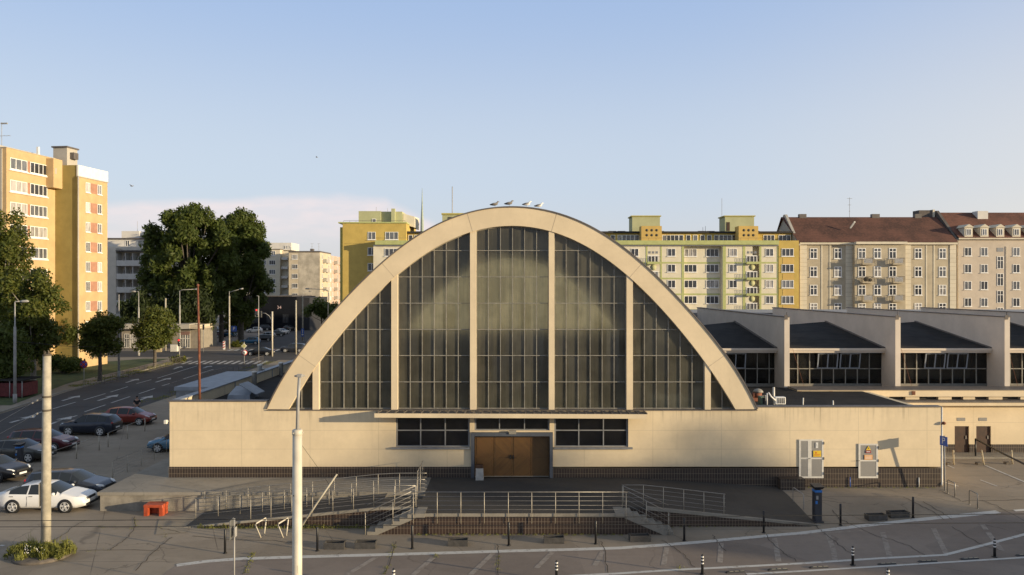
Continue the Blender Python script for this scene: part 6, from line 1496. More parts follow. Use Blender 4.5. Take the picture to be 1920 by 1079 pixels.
car('parked_car', 'hatch', 'blue', (-22.9, 54.4, 0), R(183), 'light blue hatchback half hidden by the hall corner', lot)
def farcar(x, y, kind, col, hd, label, group='cars in the far car park'):
    q = G(x, y); car('far_car', kind, col, (q.x, q.y+.9, 0), R(hd), label, group, True)
farcar(466, 647, 'hatch', 'midblue', 190, 'bright blue hatchback nearest the crossing in the far car park')
farcar(489, 641, 'estate', 'black', 195, 'black estate next to the bright blue hatchback')
farcar(498, 636, 'hatch', 'silver', 195, 'silver hatchback third in the far row')
farcar(514, 632, 'saloon', 'grey', 195, 'dark grey saloon behind the silver hatchback')
farcar(527, 628, 'estate', 'white', 75, 'white estate with a lit tail light driving on the far street', 'cars on the far street')
farcar(549, 620, 'liftback', 'white', 20, 'white liftback turning at the end of the far street', 'cars on the far street')
farcar(541, 622, 'offroader', 'black', 75, 'black off-roader hidden behind the white estate', 'cars on the far street')
farcar(475, 625, 'hatch', 'white', 195, 'white hatchback in the rear row by the yellowing tree')
farcar(490, 621, 'offroader', 'slate', 195, 'dark off-roader in the middle of the rear row')
farcar(503, 618, 'estate', 'silver', 195, 'silver estate in the rear row')
farcar(516, 615, 'saloon', 'midblue', 195, 'blue saloon at the end of the rear row')
farcar(400, 634, 'hatch', 'maroon', 170, 'maroon hatchback seen right of the kiosks')
farcar(424, 633, 'hatch', 'midblue', 170, 'blue hatchback beside the lit concrete pole')
farcar(395, 624, 'hatch', 'silver', 190, 'silver hatchback behind the maroon one')
farcar(406, 620, 'estate', 'navy', 190, 'dark estate in the shade under the poplars')
farcar(418, 616, 'liftback', 'grey', 190, 'grey car deepest in the poplar shade')
farcar(485, 668, 'saloon', 'black', 180, 'black saloon crossing the junction', 'cars at the crossing')
farcar(548, 662, 'offroader', 'slate', 180, 'dark grey off-roader waiting behind the lit pole', 'cars at the crossing')

# ------------------------------------------------------------------ poles, lamps, signs
# concrete trolley pole in front on the left
o = Vector((pb.x, pb.y, 0)); tp_ = empty('trolley_pole', o, 'thick pale concrete pole standing in a weed clump', 'pole')
b = MB(); b.tube([(o.x, o.y, 0), (o.x+.02, o.y, 4), (o.x+.05, o.y, 8.35)], [.195, .18, .155], 16); b.build('shaft', M['pole'], tp_)
b = MB()
for z in (6.62, 6.05): b.tube([(o.x+.04, o.y, z-.04), (o.x+.04, o.y, z+.04)], .185, 14)
b.build('band', M['bark'], tp_)
b = MB()
for i in range(9): a = i*.7; b.tube([(o.x+.05+.12*math.cos(a), o.y+.12*math.sin(a), 8.33), (o.x+.05+.13*math.cos(a)*rg.random(), o.y+.13*math.sin(a), 8.45+.12*rg.random())], .014, 4)
b.lathe((o.x+.05, o.y, 8.33), [(.175, 0), (.17, .05), (.05, .09)], 12); b.build('broken_cap', M['bark'], tp_)
b = MB(); b.hexa([(o.x-.23, o.y-.12, 2.0), (o.x-.20, o.y-.12, 2.0), (o.x-.27, o.y+.12, 2.0), (o.x-.30, o.y+.12, 2.0), (o.x-.23, o.y-.12, 3.0), (o.x-.20, o.y-.12, 3.0), (o.x-.27, o.y+.12, 3.0), (o.x-.30, o.y+.12, 3.0)]); b.build('side_plate', M['lampcream'], tp_)
for z in (6.62, 6.05):
    b = MB(); p0 = Vector((o.x-.12, o.y+.05, z)); d = Vector((-1.05, .9, -.42)); b.tube([p0, p0+d*.5], .012, 5); b.tube([p0+d*.5, p0+d*.56, p0+d*.62, p0+d*.68], [.03, .045, .045, .03], 7); b.tube([p0+d*.68, p0+d*.9], .012, 5); b.tube([p0+d*.9, p0+d*.96, p0+d*1.02], [.03, .045, .03], 7); b.tube([p0+d*1.02, p0+d*18], .010, 4); b.build('span_wire', M['lampgrey'], tp_)
# lamp post in front of the hall
Y = 20.0; X = px(557.5, Y); lp = empty('lamp_post', (X, Y, 0), 'thick cream lamp post with a thin grey top in front of the hall', 'lamp post')
b = MB(); zt_ = pz(808, Y); b.tube([(X-.01, Y, 0), (X, Y, zt_)], [.13, .118], 20); b.build('shaft', M['lampcream'], lp)
b = MB(); b.lathe((X, Y, zt_-.12), [(.118, 0), (.128, .01), (.128, .13), (.10, .15)], 20)
for a in (0, 2.1, 4.2): b.tube([(X+.12*math.cos(a), Y+.12*math.sin(a), zt_-.05), (X+.16*math.cos(a), Y+.16*math.sin(a), zt_-.05)], .012, 6)
b.build('collar', M['lampcream'], lp)
b = MB(); b.tube([(X-.0, Y, zt_), (X+.02, Y, zt_+.8), (X+.055, Y, pz(706, Y))], [.045, .04, .04], 12); b.build('extension', M['lampgrey'], lp)
b = MB(); z_ = pz(706, Y); b.tube([(X-.07, Y, z_), (X+.19, Y, z_+.01)], .022, 8); b.bbox(X-.01, X+.13, Y-.05, Y+.05, z_-.03, z_+.05, .012); b.build('bracket', M['lampgrey'], lp)
b = MB(); b.box(X+.03, X+.034, Y-.119, Y-.116, 4, 4.2); b.ball((X-.06, Y-.1, 5.95), .02, 6, 5); b.build('inspection_hole', M['black'], lp)
# small sign post, seen edge on
Y = 29.0; X = px(439, Y); sp = empty('sign_post', (X, Y, 0), 'thin grey post with sign plates seen edge on beside the white line', 'sign')
b = MB(); b.tube([(X, Y, 0), (X+.01, Y, pz(973, Y))], .028, 10); b.build('post', M['lampgrey'], sp)
b = MB(); b.hexa([(X-.09, Y-.25, 1.98), (X-.07, Y-.25, 1.98), (X-.10, Y+.25, 1.98), (X-.12, Y+.25, 1.98), (X-.09, Y-.25, 2.68), (X-.07, Y-.25, 2.68), (X-.10, Y+.25, 2.68), (X-.12, Y+.25, 2.68)]); b.build('plate', simple('dull sign back', (.13, .13, .125), .6), sp)
b = MB(); b.box(X+.045, X+.065, Y-.12, Y+.12, 2.05, 2.4); b.box(X-.03, X+.06, Y-.02, Y+.02, 2.3, 2.36); b.build('clamp', M['lampgrey'], sp)
# far street lamps and poles
def lamp(x, yb_, yt, arm, label, rad=.13, m_='lampgrey', head=True, group='street lamps on the left'):
    q = G(x, yb_) if yb_ > 100 else Vector((px(x, -yb_), -yb_, 0))
    h = pz(yt, q.y); t = empty('street_lamp', q, label, 'street lamp', group)
    b = MB(); b.tube([q, q+Vector((0, 0, h*.75)), q+Vector((0, 0, h*.76)), q+Vector((0, 0, h))], [rad*1.1, rad*.9, rad*.5, rad*.4], 10); b.build('shaft', M[m_], t)
    b = MB(); b.tube([q+Vector((0, 0, -.02)), q+Vector((0, 0, .9))], rad*1.35, 10); b.build('base', M['lampgrey'], t)
    if arm:
        e = q+Vector((arm, 0, h+abs(arm)*.10)); b = MB(); b.tube([q+Vector((0, 0, h-.05)), q+Vector((arm*.15, 0, h+abs(arm)*.06)), e], rad*.4, 7); b.build('arm', M['lampgrey'], t)
        s = 1 if arm > 0 else -1
        b = MB(); b.tube([e-Vector((.05*s, 0, .01)), e+Vector((.2*s, 0, .0)), e+Vector((.65*s, 0, .02)), e+Vector((.8*s, 0, .0))], [.06, .13, .12, .04], 8); b.build('lantern', M['lampgrey'], t)
    return t
lamp(28, 757, 567, .55, 'tall grey street lamp nearest the edge, base in grass')
lamp(223, 710, 553, 0, 'grey pole between the two street trees')
lamp(260, 668, 548, -.5, 'grey street lamp behind the round street tree', .15)
lamp(337, 655, 546, 2.6, 'grey street lamp with a long arm above the traffic light', .15)
lamp(615.5, -150, 546, -3.6, 'cream street lamp with a long arm beside the arch', .14, 'pole')
lamp(568, -215, 548, 1.6, 'thin far street lamp against the beige block', .10)
def cpole(x, Y, yt, label, r=.16, m_='pole'):
    q = Vector((px(x, Y), Y, 0)); h = pz(yt, Y); b = MB(); b.tube([q, q+Vector((0, 0, h))], [r, r*.8], 10); b.tube([q+Vector((0, 0, h-.25)), q+Vector((0, 0, h-.15))], r*1.05, 10)
    return one('tram_pole', b, M[m_], q, label, 'pole', 'concrete poles along the street')
LIT = cpole(430, 144, 556, 'lit concrete pole with a lamp arm beside the small yellowing tree')
cpole(310.5, 140, 560, 'sunlit concrete pole standing in the round street tree')
cpole(555, 132, 564, 'sunlit concrete pole nearest the foot of the arch', .15)
cpole(567.5, 165, 557, 'concrete pole carrying a blue sign')
b = MB(); q = Vector((px(452, 144), 144, 0)); b.tube([(px(430, 144), 144, pz(548, 144)-.1), (px(450, 144), 144, pz(543, 144))], .05, 6); b.tube([(px(449, 144), 144, pz(543, 144)), (px(456, 144), 144, pz(542, 144))], .12, 8); b.tube([(px(430, 144), 144, pz(557, 144)), (px(430, 144), 144, pz(547, 144))], .06, 6)
b.build('arm', M['lampgrey'], LIT)
# traffic lights
def light_head(t, x, y, z, red, s=1.0):
    b = MB(); b.bbox(x-.16*s, x+.16*s, y-.1, y+.14, z-.48*s, z+.48*s, .03); h = b.build('signal_head', M['black'], t)
    for k in range(3):
        b = MB(); b.disc((x, y-.11, z+(.3-.3*k)*s), .115*s, (0, 1, 0), .03, 14); b.build('lens', (M['redlit'] if red and k == 0 else WG[0]), h)
    b = MB()
    for k in range(3): b.tube([(x, y-.11, z+(.3-.3*k)*s+.13*s), (x, y-.26, z+(.3-.3*k)*s+.12*s)], .03*s, 6)
    b.build('hood', M['black'], h)
tt = NT('lit red lens'); tt.base((.5, .01, .01)); tt.b.inputs['Emission Color'].default_value = (1, .03, .03, 1); tt.b.inputs['Emission Strength'].default_value = 1.2; M['redlit'] = tt.m
q = G(336.5, 676); tl_ = empty('traffic_light', q, 'traffic light showing red beside the round street tree', 'traffic light')
b = MB(); b.tube([q, q+Vector((0, 0, 3.1))], .07, 8); b.build('post', M['lampgrey'], tl_); light_head(tl_, q.x, q.y-.15, pz(643, q.y), True, 1.2)
q = Vector((px(510.5, 128), 128, 0)); tl_ = empty('traffic_light', q, 'sunlit pole with a curved arm holding signal heads over the street', 'traffic light')
b = MB(); h = pz(585, 128); b.tube([q, q+Vector((0, 0, h))], .13, 10); b.build('post', M['lampcream'], tl_)
a0_ = Vector((px(509, 128), 128, pz(601, 128))); e0 = Vector((px(491, 128), 128, pz(587.5, 128)))
b = MB(); b.tube([a0_, a0_+Vector((-.35, 0, .65)), a0_+Vector((-.95, 0, 1.08)), e0], .05, 7); b.build('arm', M['lampgrey'], tl_)
light_head(tl_, px(489.5, 128), 127.9, pz(590, 128), False, 1.1)
q = Vector((px(485, 122), 122, 0)); tl_ = empty('traffic_light', q, 'slim tall signal mast with a red head in a pale frame', 'traffic light')
b = MB(); b.tube([q, q+Vector((0, 0, pz(556, 122)))], .055, 8); b.tube([q+Vector((0, 0, pz(556, 122))), q+Vector((-.35, 0, pz(555.5, 122)))], .04, 6); b.build('post', M['lampgrey'], tl_)
light_head(tl_, px(482, 122), 121.8, pz(586, 122), True, 1.05)
b = MB(); x_, z_ = px(482, 122), pz(587, 122); b.tube([(x_-.25, 121.9, z_-.6), (x_-.25, 121.9, z_+.6), (x_+.25, 121.9, z_+.6), (x_+.25, 121.9, z_-.6), (x_-.25, 121.9, z_-.6)], .03, 6); b.build('head_frame', M['offwhite'], tl_)
# road signs
def sign(name, x, y, ztop, label, kind, plate=.42, group=None, Y=None, z0=0):
    q = G(x, y) if Y is None else Vector((px(x, Y), Y, z0)); t = empty(name, q, label, 'road sign', group)
    b = MB(); b.tube([q, q+Vector((0, 0, ztop))], .035, 8); b.build('post', M['lampgrey'], t); c = q+Vector((0, -.06, ztop-plate))
    return t, c
t, c = sign('road_sign', 157.5, 727, 3.0, 'round blue and red no stopping sign in front of the lawn', 'r')
b = MB(); b.disc(c, .44, (0, 1, 0), .03, 24); b.build('rim', M['red'], t)
b = MB(); b.disc(c-Vector((0, .02, 0)), .36, (0, 1, 0), .03, 24); b.build('plate', M['blue'], t)
b = MB()
for s in (1, -1): d = Vector((.25, 0, .25*s)); n_ = Vector((-.05*s, 0, .05)); b.prism([c-d-n_+Vector((0, -.042-.002*s, 0)), c+d-n_+Vector((0, -.042-.002*s, 0)), c+d+n_+Vector((0, -.042-.002*s, 0)), c-d+n_+Vector((0, -.042-.002*s, 0))], (0, .006, 0))
b.build('cross', M['red'], t)
t, c = sign('road_sign', 458, 672, 0, 'round no turning sign under a yellow diamond by the crossing', 'd', Y=116)
s_ = FP/116
b = MB(); b.tube([(c.x, 116, 0), (c.x, 116, pz(642, 116))], .04, 8); b.build('mast', M['lampgrey'], t)
cz = pz(649.5, 116); b = MB(); b.prism([(c.x-.42, 115.9, cz), (c.x, 115.9, cz-.42), (c.x+.42, 115.9, cz), (c.x, 115.9, cz+.42)], (0, .03, 0)); b.build('diamond', M['white'], t)
b = MB(); b.prism([(c.x-.33, 115.88, cz), (c.x, 115.88, cz-.33), (c.x+.33, 115.88, cz), (c.x, 115.88, cz+.33)], (0, .018, 0)); b.build('diamond_face', simple('pale sign yellow', (.45, .42, .16), .5), t)
cz = pz(662, 116); b = MB(); b.disc((c.x+.05, 115.9, cz), .42, (0, 1, 0), .03, 22); b.build('rim', M['red'], t)
b = MB(); b.disc((c.x+.05, 115.88, cz), .32, (0, 1, 0), .03, 22); b.build('plate', M['white'], t)
b = MB(); X = c.x+.05; b.box(X+.06, X+.12, 115.855, 115.862, cz-.2, cz+.08); b.box(X-.1, X+.12, 115.854, 115.861, cz+.02, cz+.08); b.prism([(X-.1, 115.854, cz-.06), (X-.1, 115.854, cz+.16), (X-.22, 115.854, cz+.05)], (0, .006, 0)); b.build('arrow', M['black'], t)
t, c = sign('road_sign', 439, 648, 3.6, 'square blue parking sign by the yellowing tree', 'p')
b = MB(); b.box(c.x-.55, c.x+.55, c.y-.02, c.y+.02, c.z-.55, c.z+.55); pl = b.build('plate', M['blue'], t); text('P', .9, (c.x, c.y-.03, c.z), M['white'], pl)
t, c = sign('road_sign', 529, 613, 4.2, 'tall blue sign with a white panel in front of the black building', 'p')
b = MB(); b.box(c.x-.6, c.x+.6, c.y-.02, c.y+.02, c.z-.3, c.z+.9); b.build('plate', M['blue'], t); b = MB(); b.box(c.x-.25, c.x+.25, c.y-.03, c.y-.022, c.z-.1, c.z+.5); b.box(c.x-.5, c.x+.5, c.y-.02, c.y+.02, c.z-1.0, c.z-.32); b.build('panel', M['white'], t)
b = MB(); Y = 164.6; b.box(px(564.5, Y), px(570, Y), Y-.02, Y+.02, pz(632, Y), pz(617, Y)); bs = one('blue_sign', b, M['blue'], (px(567, Y), Y, pz(632, Y)), 'upright blue sign fixed to a concrete pole', 'road sign'); 
b = MB(); X = px(567.3, Y); b.box(X-.06, X+.06, Y-.03, Y-.022, pz(625, Y), pz(619, Y)); b.prism([(X-.16, Y-.03, pz(620.5, Y)), (X+.16, Y-.03, pz(620.5, Y)), (X, Y-.03, pz(618, Y))], (0, .006, 0)); b.disc((X, Y-.025, pz(628.5, Y)), .2, (0, 1, 0), .008, 12); b.build('arrow', M['white'], bs)
q = G(420, 657); t = empty('hazard_marker', q, 'red and white striped hazard marker post', 'road marker')
b = MB(); b.bbox(q.x-.2, q.x+.2, q.y-.05, q.y+.05, .1, 1.6, .03); b.box(q.x-.05, q.x+.05, q.y-.03, q.y+.03, 0, .1); b.build('plate', M['white'], t)
b = MB()
for k in range(3): z = .3+.45*k; b.hexa([(q.x-.19, q.y-.06, z), (q.x+.19, q.y-.06, z+.2), (q.x+.19, q.y-.052, z+.2), (q.x-.19, q.y-.052, z), (q.x-.19, q.y-.06, z+.2), (q.x+.19, q.y-.06, z+.4), (q.x+.19, q.y-.052, z+.4), (q.x-.19, q.y-.052, z+.2)])
b.build('stripe', M['red'], t)
q = G(381.5, 661); t, c = sign('road_sign', 381.5, 661, 4.6, 'dark sign back on a sunlit short post', 'b'); b = MB(); b.box(c.x-.12, c.x+.12, c.y-.1, c.y+.1, c.z-.3, c.z+.6); b.build('plate', M['black'], t)
q = G(326, 660); b = MB(); b.bbox(px(320, q.y), px(333, q.y), q.y-.2, q.y+.5, 0, 1.2, .03); one('power_cabinet', b, M['offwhite'], q, 'pale power cabinet on the pavement beside the traffic light', 'cabinet')
q = G(297, 661); b = MB(); b.bbox(q.x-.5, q.x+.5, q.y-.3, q.y+.3, 0, .75, .03); one('power_cabinet', b, simple('yellowish cabinet paint', (.45, .36, .2), .7), q, 'low yellowish cabinet behind the round street tree', 'cabinet')  # one even yellowish paint
# parking sign at the hall corner
Y = 41.9; X = px(1771.5, Y); z0_ = zg(X, Y); t = empty('parking_sign', (X, Y, z0_), 'blue parking sign on a thin post at the hall corner', 'road sign')
Yt = 41.62; Xt = px(1770.5, Yt)
b = MB(); b.tube([(X, Y, z0_-.05), (Xt, Yt, pz(818, Yt))], .04, 8); b.build('post', M['lampgrey'], t)
ang = R(-76); pl = MB(); w_ = .26; z_0, z_1 = pz(836.5, Yt), pz(819, Yt); pl.bbox(-w_, w_, -.05, -.03, z_0-z0_, z_1-z0_, .004); pb_ = pl.build('plate', M['blue'], t, True); pb_.rotation_euler.z = ang; pb_.location = (Xt-X, Yt-Y, 0)
tx_ = text('P', .46, (0, 0, 0), M['white'], None, ext=.002); tx_.parent = pb_; tx_.location = (0, -.054, (z_0+z_1)/2-z0_)
# ------------------------------------------------------------------ bollards, troughs, hoops, separators
def bollard(x, yb_, label):
    q = gp(x, yb_); h = 1.02; b = MB(); b.tube([q-Vector((0, 0, .05)), q+Vector((0, 0, h-.02)), q+Vector((0, 0, h))], [.05, .05, .035], 10); b.tube([q+Vector((0, 0, .0)), q+Vector((0, 0, .03))], .085, 10)
    return one('bollard', b, M['black'], q, label, 'bollard', 'black bollards along the white line')
for (x, y), lab in zip(((422, 1038.5), (595, 1034), (773, 1030), (954, 1024), (1117, 1021), (1283, 1015), (1432, 1000), (1576, 986), (1712, 972)),
    ('black bollard left of the thin sign post', 'black bollard between the lamp post and the first trough', 'black bollard below the foot of the long ramp stair', 'black bollard in front of the middle of the platform', 'black bollard between the platform trough and the short ramp stair', 'black bollard just past the foot of the short ramp stair', 'black bollard in front of the short ramp', 'black bollard beside the black parking meter', 'black bollard beside the pair of dark troughs')): bollard(x, y, lab)
def trough(x0, x1, yb_, label, turn=0.):
    q = gp((x0+x1)/2, yb_); w = (x1-x0)/FP*q.y; o = Vector((q.x, q.y+.18, q.z)); t = empty('planter_trough', o, label, 'planter', 'empty black planter troughs')
    t.rotation_euler.z = turn; h = .27; d = .20; th = .03; a = w/2
    b = MB(); b.box(-a, a, -d, -d+th, 0, h); b.box(-a, a, d-th, d, 0, h); b.box(-a, -a+th, -d+th, d-th, 0, h); b.box(a-th, a, -d+th, d-th, 0, h); b.box(-a+th, a-th, -d+th, d-th, .02, .04); b.build('shell', M['blacktrough'], t, True)
    b = MB(); b.box(-a-.012, a+.012, -d-.012, -d-.001, h-.04, h+.004); b.box(-a-.012, a+.012, d+.001, d+.012, h-.04, h+.004); b.build('rim', M['blacktrough'], t, True)
    b = MB(); b.box(-a+.04, a-.04, -d+.04, d-.04, .041, .1); b.build('soil', M['insidedark'], t, True)
for x0, x1, yb_, lab, tr_ in ((607, 645, 1031, 'empty trough nearest the lamp post', 0), (665, 704, 1030, 'empty trough in front of the foot of the long ramp stair', 0), (840, 877, 1025.5, 'empty trough in front of the tiled platform wall', 0), (1020, 1058, 1020.5, 'empty trough in the middle, casting a long shadow', 0), (1181, 1220, 1017, 'empty trough at the foot of the short ramp stair', .05), (1627, 1664, 977.5, 'empty trough, lower one of the dark pair', .12), (1668, 1706, 972, 'empty trough beside the last black bollard', .12)): trough(x0, x1, yb_, lab, tr_)
for (x, lab) in ((489, 'pale bike hoop nearer the thin sign post'), (531, 'pale bike hoop nearer the lamp post')):
    q = G(x, 1009); b = MB(); X = q.x; Y = q.y
    b.tube([(X, Y, 0), (X-.14, Y-.32, .66), (X-.11, Y-.28, .72), (X+.09, Y+.40, .76), (X+.11, Y+.42, .70), (X+.06, Y+.28, 0)], .03, 8); one('bike_hoop', b, M['lampcream'], q, lab, 'bike stand', 'bike hoops on the pavement')
for (xa, ya, xb, yb_, h, lab) in ((1776.5, 926, 1790.5, 933, .72, 'grey bike hoop beside the parking sign'), (1817.5, 947, 1833, 955, .74, 'grey bike hoop nearer the roadway')):
    A, B_ = gp(xa, ya), gp(xb, yb_); up = Vector((0, 0, h)); b = MB(); b.tube([A, A+up*.93, A.lerp(B_, .08)+up, A.lerp(B_, .92)+up, B_+up*.93, B_], .026, 8)
    for q in (A, B_): b.tube([q, q+Vector((0, 0, .02))], .06, 8)
    one('bike_hoop', b, M['steel'], A, lab, 'bike stand', 'grey bike hoops by the hall corner')
for (xa, ya, xb, yb_, lab) in ((1487, 943, 1507, 957, 'thin dark hoop barrier beside the parking meter'),):
    A, B_ = gp(xa, ya), gp(xb, yb_); up = Vector((0, 0, .78)); b = MB(); b.tube([A, A+up*.95, A.lerp(B_, .1)+up, A.lerp(B_, .9)+up*.98, B_+up*.93, B_], .02, 8); one('bike_hoop', b, M['lampgrey'], A, lab, 'bike stand')
q = gp(1594, 915); b = MB(); b.tube([q, q+Vector((.0, 0, .55))], .025, 6); one('marker_stake', b, M['blue'], q, 'thin blue stake against the tiled plinth', 'stake')
# flexible posts with white bands and low lane separators
def flexpost(x, yb_, label):
    q = gp(x, yb_); t = empty('flexible_post', q, label, 'flexible post', 'banded flexible posts by the lane separators')
    b = MB(); b.tube([q, q+Vector((0, 0, .72)), q+Vector((0, 0, .78))], [.055, .05, .03], 12); b.tube([q, q+Vector((0, 0, .035))], .11, 12); b.build('shaft', M['blacktrim'], t)
    b = MB()
    for z in (.42, .55, .67): b.tube([q+Vector((0, 0, z)), q+Vector((0, 0, z+.05))], .0565, 12, False)
    b.build('band', M['white'], t)
for x, y, lab in ((1317, 1078, 'banded flexible post below the short ramp stair'), (1599, 1061, 'banded flexible post in the middle of the separators'), (1865, 1045.5, 'banded flexible post at the far end of the separators'), (1043.5, 1090, 'banded flexible post cut by the lower edge, under the platform'), (1665, 1106, 'only the tip of a banded flexible post at the lower edge'), (738, 1106, 'tip of a banded flexible post left of the middle')): flexpost(x, y, lab)
for xa, ya, xb, yb_, lab in ((1360, 1075.5, 1397, 1073.5, 'low lane separator nearest the first banded post'), (1439, 1071, 1477, 1069, 'low lane separator, second from the first banded post'), (1517, 1066.5, 1553, 1065, 'low lane separator before the middle banded post'), (1645, 1060, 1681, 1058.5, 'low lane separator after the middle banded post'), (1721, 1055, 1757, 1053.5, 'low lane separator where the white line bends'), (1800, 1050.5, 1835, 1048.5, 'low lane separator before the far banded post'), (1904, 1043.5, 1940, 1042, 'low lane separator at the picture edge')):
    A, B_ = gp(xa, ya), gp(xb, yb_); d = (B_-A).normalized(); n_ = Vector((-d.y, d.x, 0))*.08; t = empty('lane_separator', A, lab, 'lane separator', 'low lane separators on the road'); L_ = (B_-A).length
    b = MB(); z = lambda h: Vector((0, 0, h))
    b.hexa([A-n_, B_-n_, B_+n_, A+n_, A-n_*.5+d*.1+z(.06), B_-n_*.5-d*.06+z(.06), B_+n_*.5-d*.06+z(.06), A+n_*.5+d*.1+z(.06)]); b.build('body', M['blacktrim'], t)
    b = MB()
    for k in range(3): p = A+d*(L_*(.2+.27*k)); q_ = p+d*L_*.2; b.hexa([p-n_*.5+z(.05), q_-n_*.5+z(.05), q_+n_*.1+z(.05), p+n_*.1+z(.05), p-n_*.48+z(.066), q_-n_*.48+z(.066), q_+n_*.1+z(.066), p+n_*.1+z(.066)])
    b.build('reflector', simple('separator yellow white', (.34, .30, .22), .5), t)
# parking meters
def meter(q, h, label, s=1.0):
    t = empty('parking_meter', q, label, 'parking meter'); w = .17*s
    b = MB(); b.bbox(q.x-w, q.x+w, q.y-.2*s, q.y+.2*s, q.z, q.z+h*.88, .03); b.box(q.x-w-.06, q.x+w+.06, q.y-.26, q.y+.26, q.z-.02, q.z+.06); b.build('body', simple('charcoal metal', (.035, .037, .045), .5, .15), t)
    b = MB(); b.bbox(q.x-w-.004, q.x+w+.004, q.y-.2*s-.006, q.y+.2*s+.004, q.z+h*.81, q.z+h*.87, .01); b.box(q.x-w*.9, q.x-w*.3, q.y-.2*s-.012, q.y-.2*s-.004, q.z+h*.5, q.z+h*.58); b.build('blue_band', simple('bright blue band', (.03, .17, .50), .4), t)
    b = MB(); b.hexa([(q.x-w*1.1, q.y-.2, q.z+h*.90), (q.x+w*1.1, q.y-.2, q.z+h*.90), (q.x+w*1.1, q.y+.2, q.z+h*.90), (q.x-w*1.1, q.y+.2, q.z+h*.90), (q.x-w*1.45, q.y-.32, q.z+h*.97), (q.x+w*1.45, q.y-.32, q.z+h*.97), (q.x+w*1.45, q.y+.32, q.z+h*1.0), (q.x-w*1.45, q.y+.32, q.z+h*1.0)]); b.tube([(q.x, q.y, q.z+h*.87), (q.x, q.y, q.z+h*.91)], .1, 8); b.build('solar_panel', M['black'], t)
    b = MB(); b.box(q.x-w*.7, q.x-w*.1, q.y-.2*s-.016, q.y-.2*s-.008, q.z+h*.62, q.z+h*.72); b.build('screen', M['lampgrey'], t)
meter(gp(1532, 978), 1.75, 'black parking meter with a blue band at the end of the short ramp')
meter(Vector((px(36.5, 49.4), 49.4, 0)), 1.45, 'black parking meter in front of the grey saloon', .95)
# orange box by the terrace
q = Vector((px(295, 39.1), 38.95, 0)); t = empty('grit_box', q, 'worn orange box with an open front by the terrace wall', 'box')
w = .48; b = MB(); b.box(-w+.02, -w+.20, -.30, .30, 0, .42); b.box(w-.20, w-.02, -.30, .30, 0, .42); b.box(-w+.202, w-.202, .18, .27, 0, .42); b.build('leg', M['orange'], t, True)
b = MB(); b.bbox(-w, w, -.34, .34, .423, .56, .025); b.build('top', M['orange'], t, True)
# car park railings by the parked cars
for yy, lab in ((((49.0, -28.6), (54.3, -28.4)), 'grey pipe railing in front of the maroon car'), (((55.4, -28.35), (61.5, -28.6)), 'grey pipe railing beside the dark blue off-roader')):
    (ya, xa), (yb_, xb) = yy; A = Vector((xa, ya, 0)); B_ = Vector((xb, yb_, 0)); railing('pipe_railing', [A, B_], [A.lerp(B_, k/2) for k in range(3)], 1.0, 0, lab, 'grey pipe railings by the parked cars', r=.035)
railing('railing', [(-23.4, 46.2, 0), (-23.2, 53.0, 0)], [Vector((-23.4, 46.2, 0)).lerp(Vector((-23.2, 53.0, 0)), k/4) for k in range(5)], 1.03, 5, 'dark steel railing beside the light blue hatchback', None)
# fence along the lawn
def fence(name, A, B_, h, label, n):
    t = empty(name, A, label, 'fence'); A = Vector(A); B_ = Vector(B_); b = MB(); b.tube([A+Vector((0, 0, h)), B_+Vector((0, 0, h))], .025, 5); b.tube([A+Vector((0, 0, .15)), B_+Vector((0, 0, .15))], .02, 5)
    for i in range(n*5): p = A.lerp(B_, i/(n*5)); b.tube([p+Vector((0, 0, .15)), p+Vector((0, 0, h))], .008, 4)
    b.build('rail', M['flash'], t)
    for i in range(n+1): p = A.lerp(B_, i/n); b = MB(); b.tube([p, p+Vector((0, 0, h+.08))], .025, 6); b.build('post', M['flash'], t)
fence('metal_fence', gz(345, 681), gz(196, 722), 1.0, 'thin metal fence along the lawn and far pavement', 16)
fence('metal_fence', (-37.2, 118, 0), (-36.4, 84, 0), 1.0, 'grey railing on the near side of the street by the hall roof', 15)
# red boarded enclosure at the left edge
q = Vector((px(0, 80), 80, 0)); t = empty('bin_shelter', q, 'low dark red boarded bin shelter with a grey roof at the edge', 'shelter')
X1 = px(45, 80); b = MB(); b.box(X1-4, X1-.1, 80, 82.5, .15, 1.5); b.build('boarding', simple('dark red boards', (.11, .018, .018), .8, .3, 4), t)
b = MB(); b.box(X1-4.2, X1+.1, 79.8, 82.8, 1.75, 1.9); b.build('roof', M['roofdark'], t)
for x in (X1-.15, X1-1.4, X1-2.6): b = MB(); b.tube([(x, 79.93, 0), (x, 79.93, 1.75)], .05, 6); b.build('post', M['lampgrey'], t)
# side canopy left of the low wing
t = empty('side_canopy', (-21.2, 58, 0), 'flat zinc roofed canopy along the side of the hall', 'canopy')
b = MB(); b.box(-24.4, LX-.06, 57, 67.6, 3.75, 4.02); b.build('roof', M['sheetblue'], t)
b = MB(); b.box(-24.3, LX-.1, 57.1, 57.25, 2.7, 3.745); b.box(-24.3, -24.15, 57.253, 67.5, 2.7, 3.745); b.build('apron_panel', M['metal_dk'], t)
for yy in (57.35, 62.4, 67.4): b = MB(); b.tube([(-24.1, yy, 0), (-24.1, yy, 3.745)], .06, 8); b.build('post', M['metal_dk'], t)
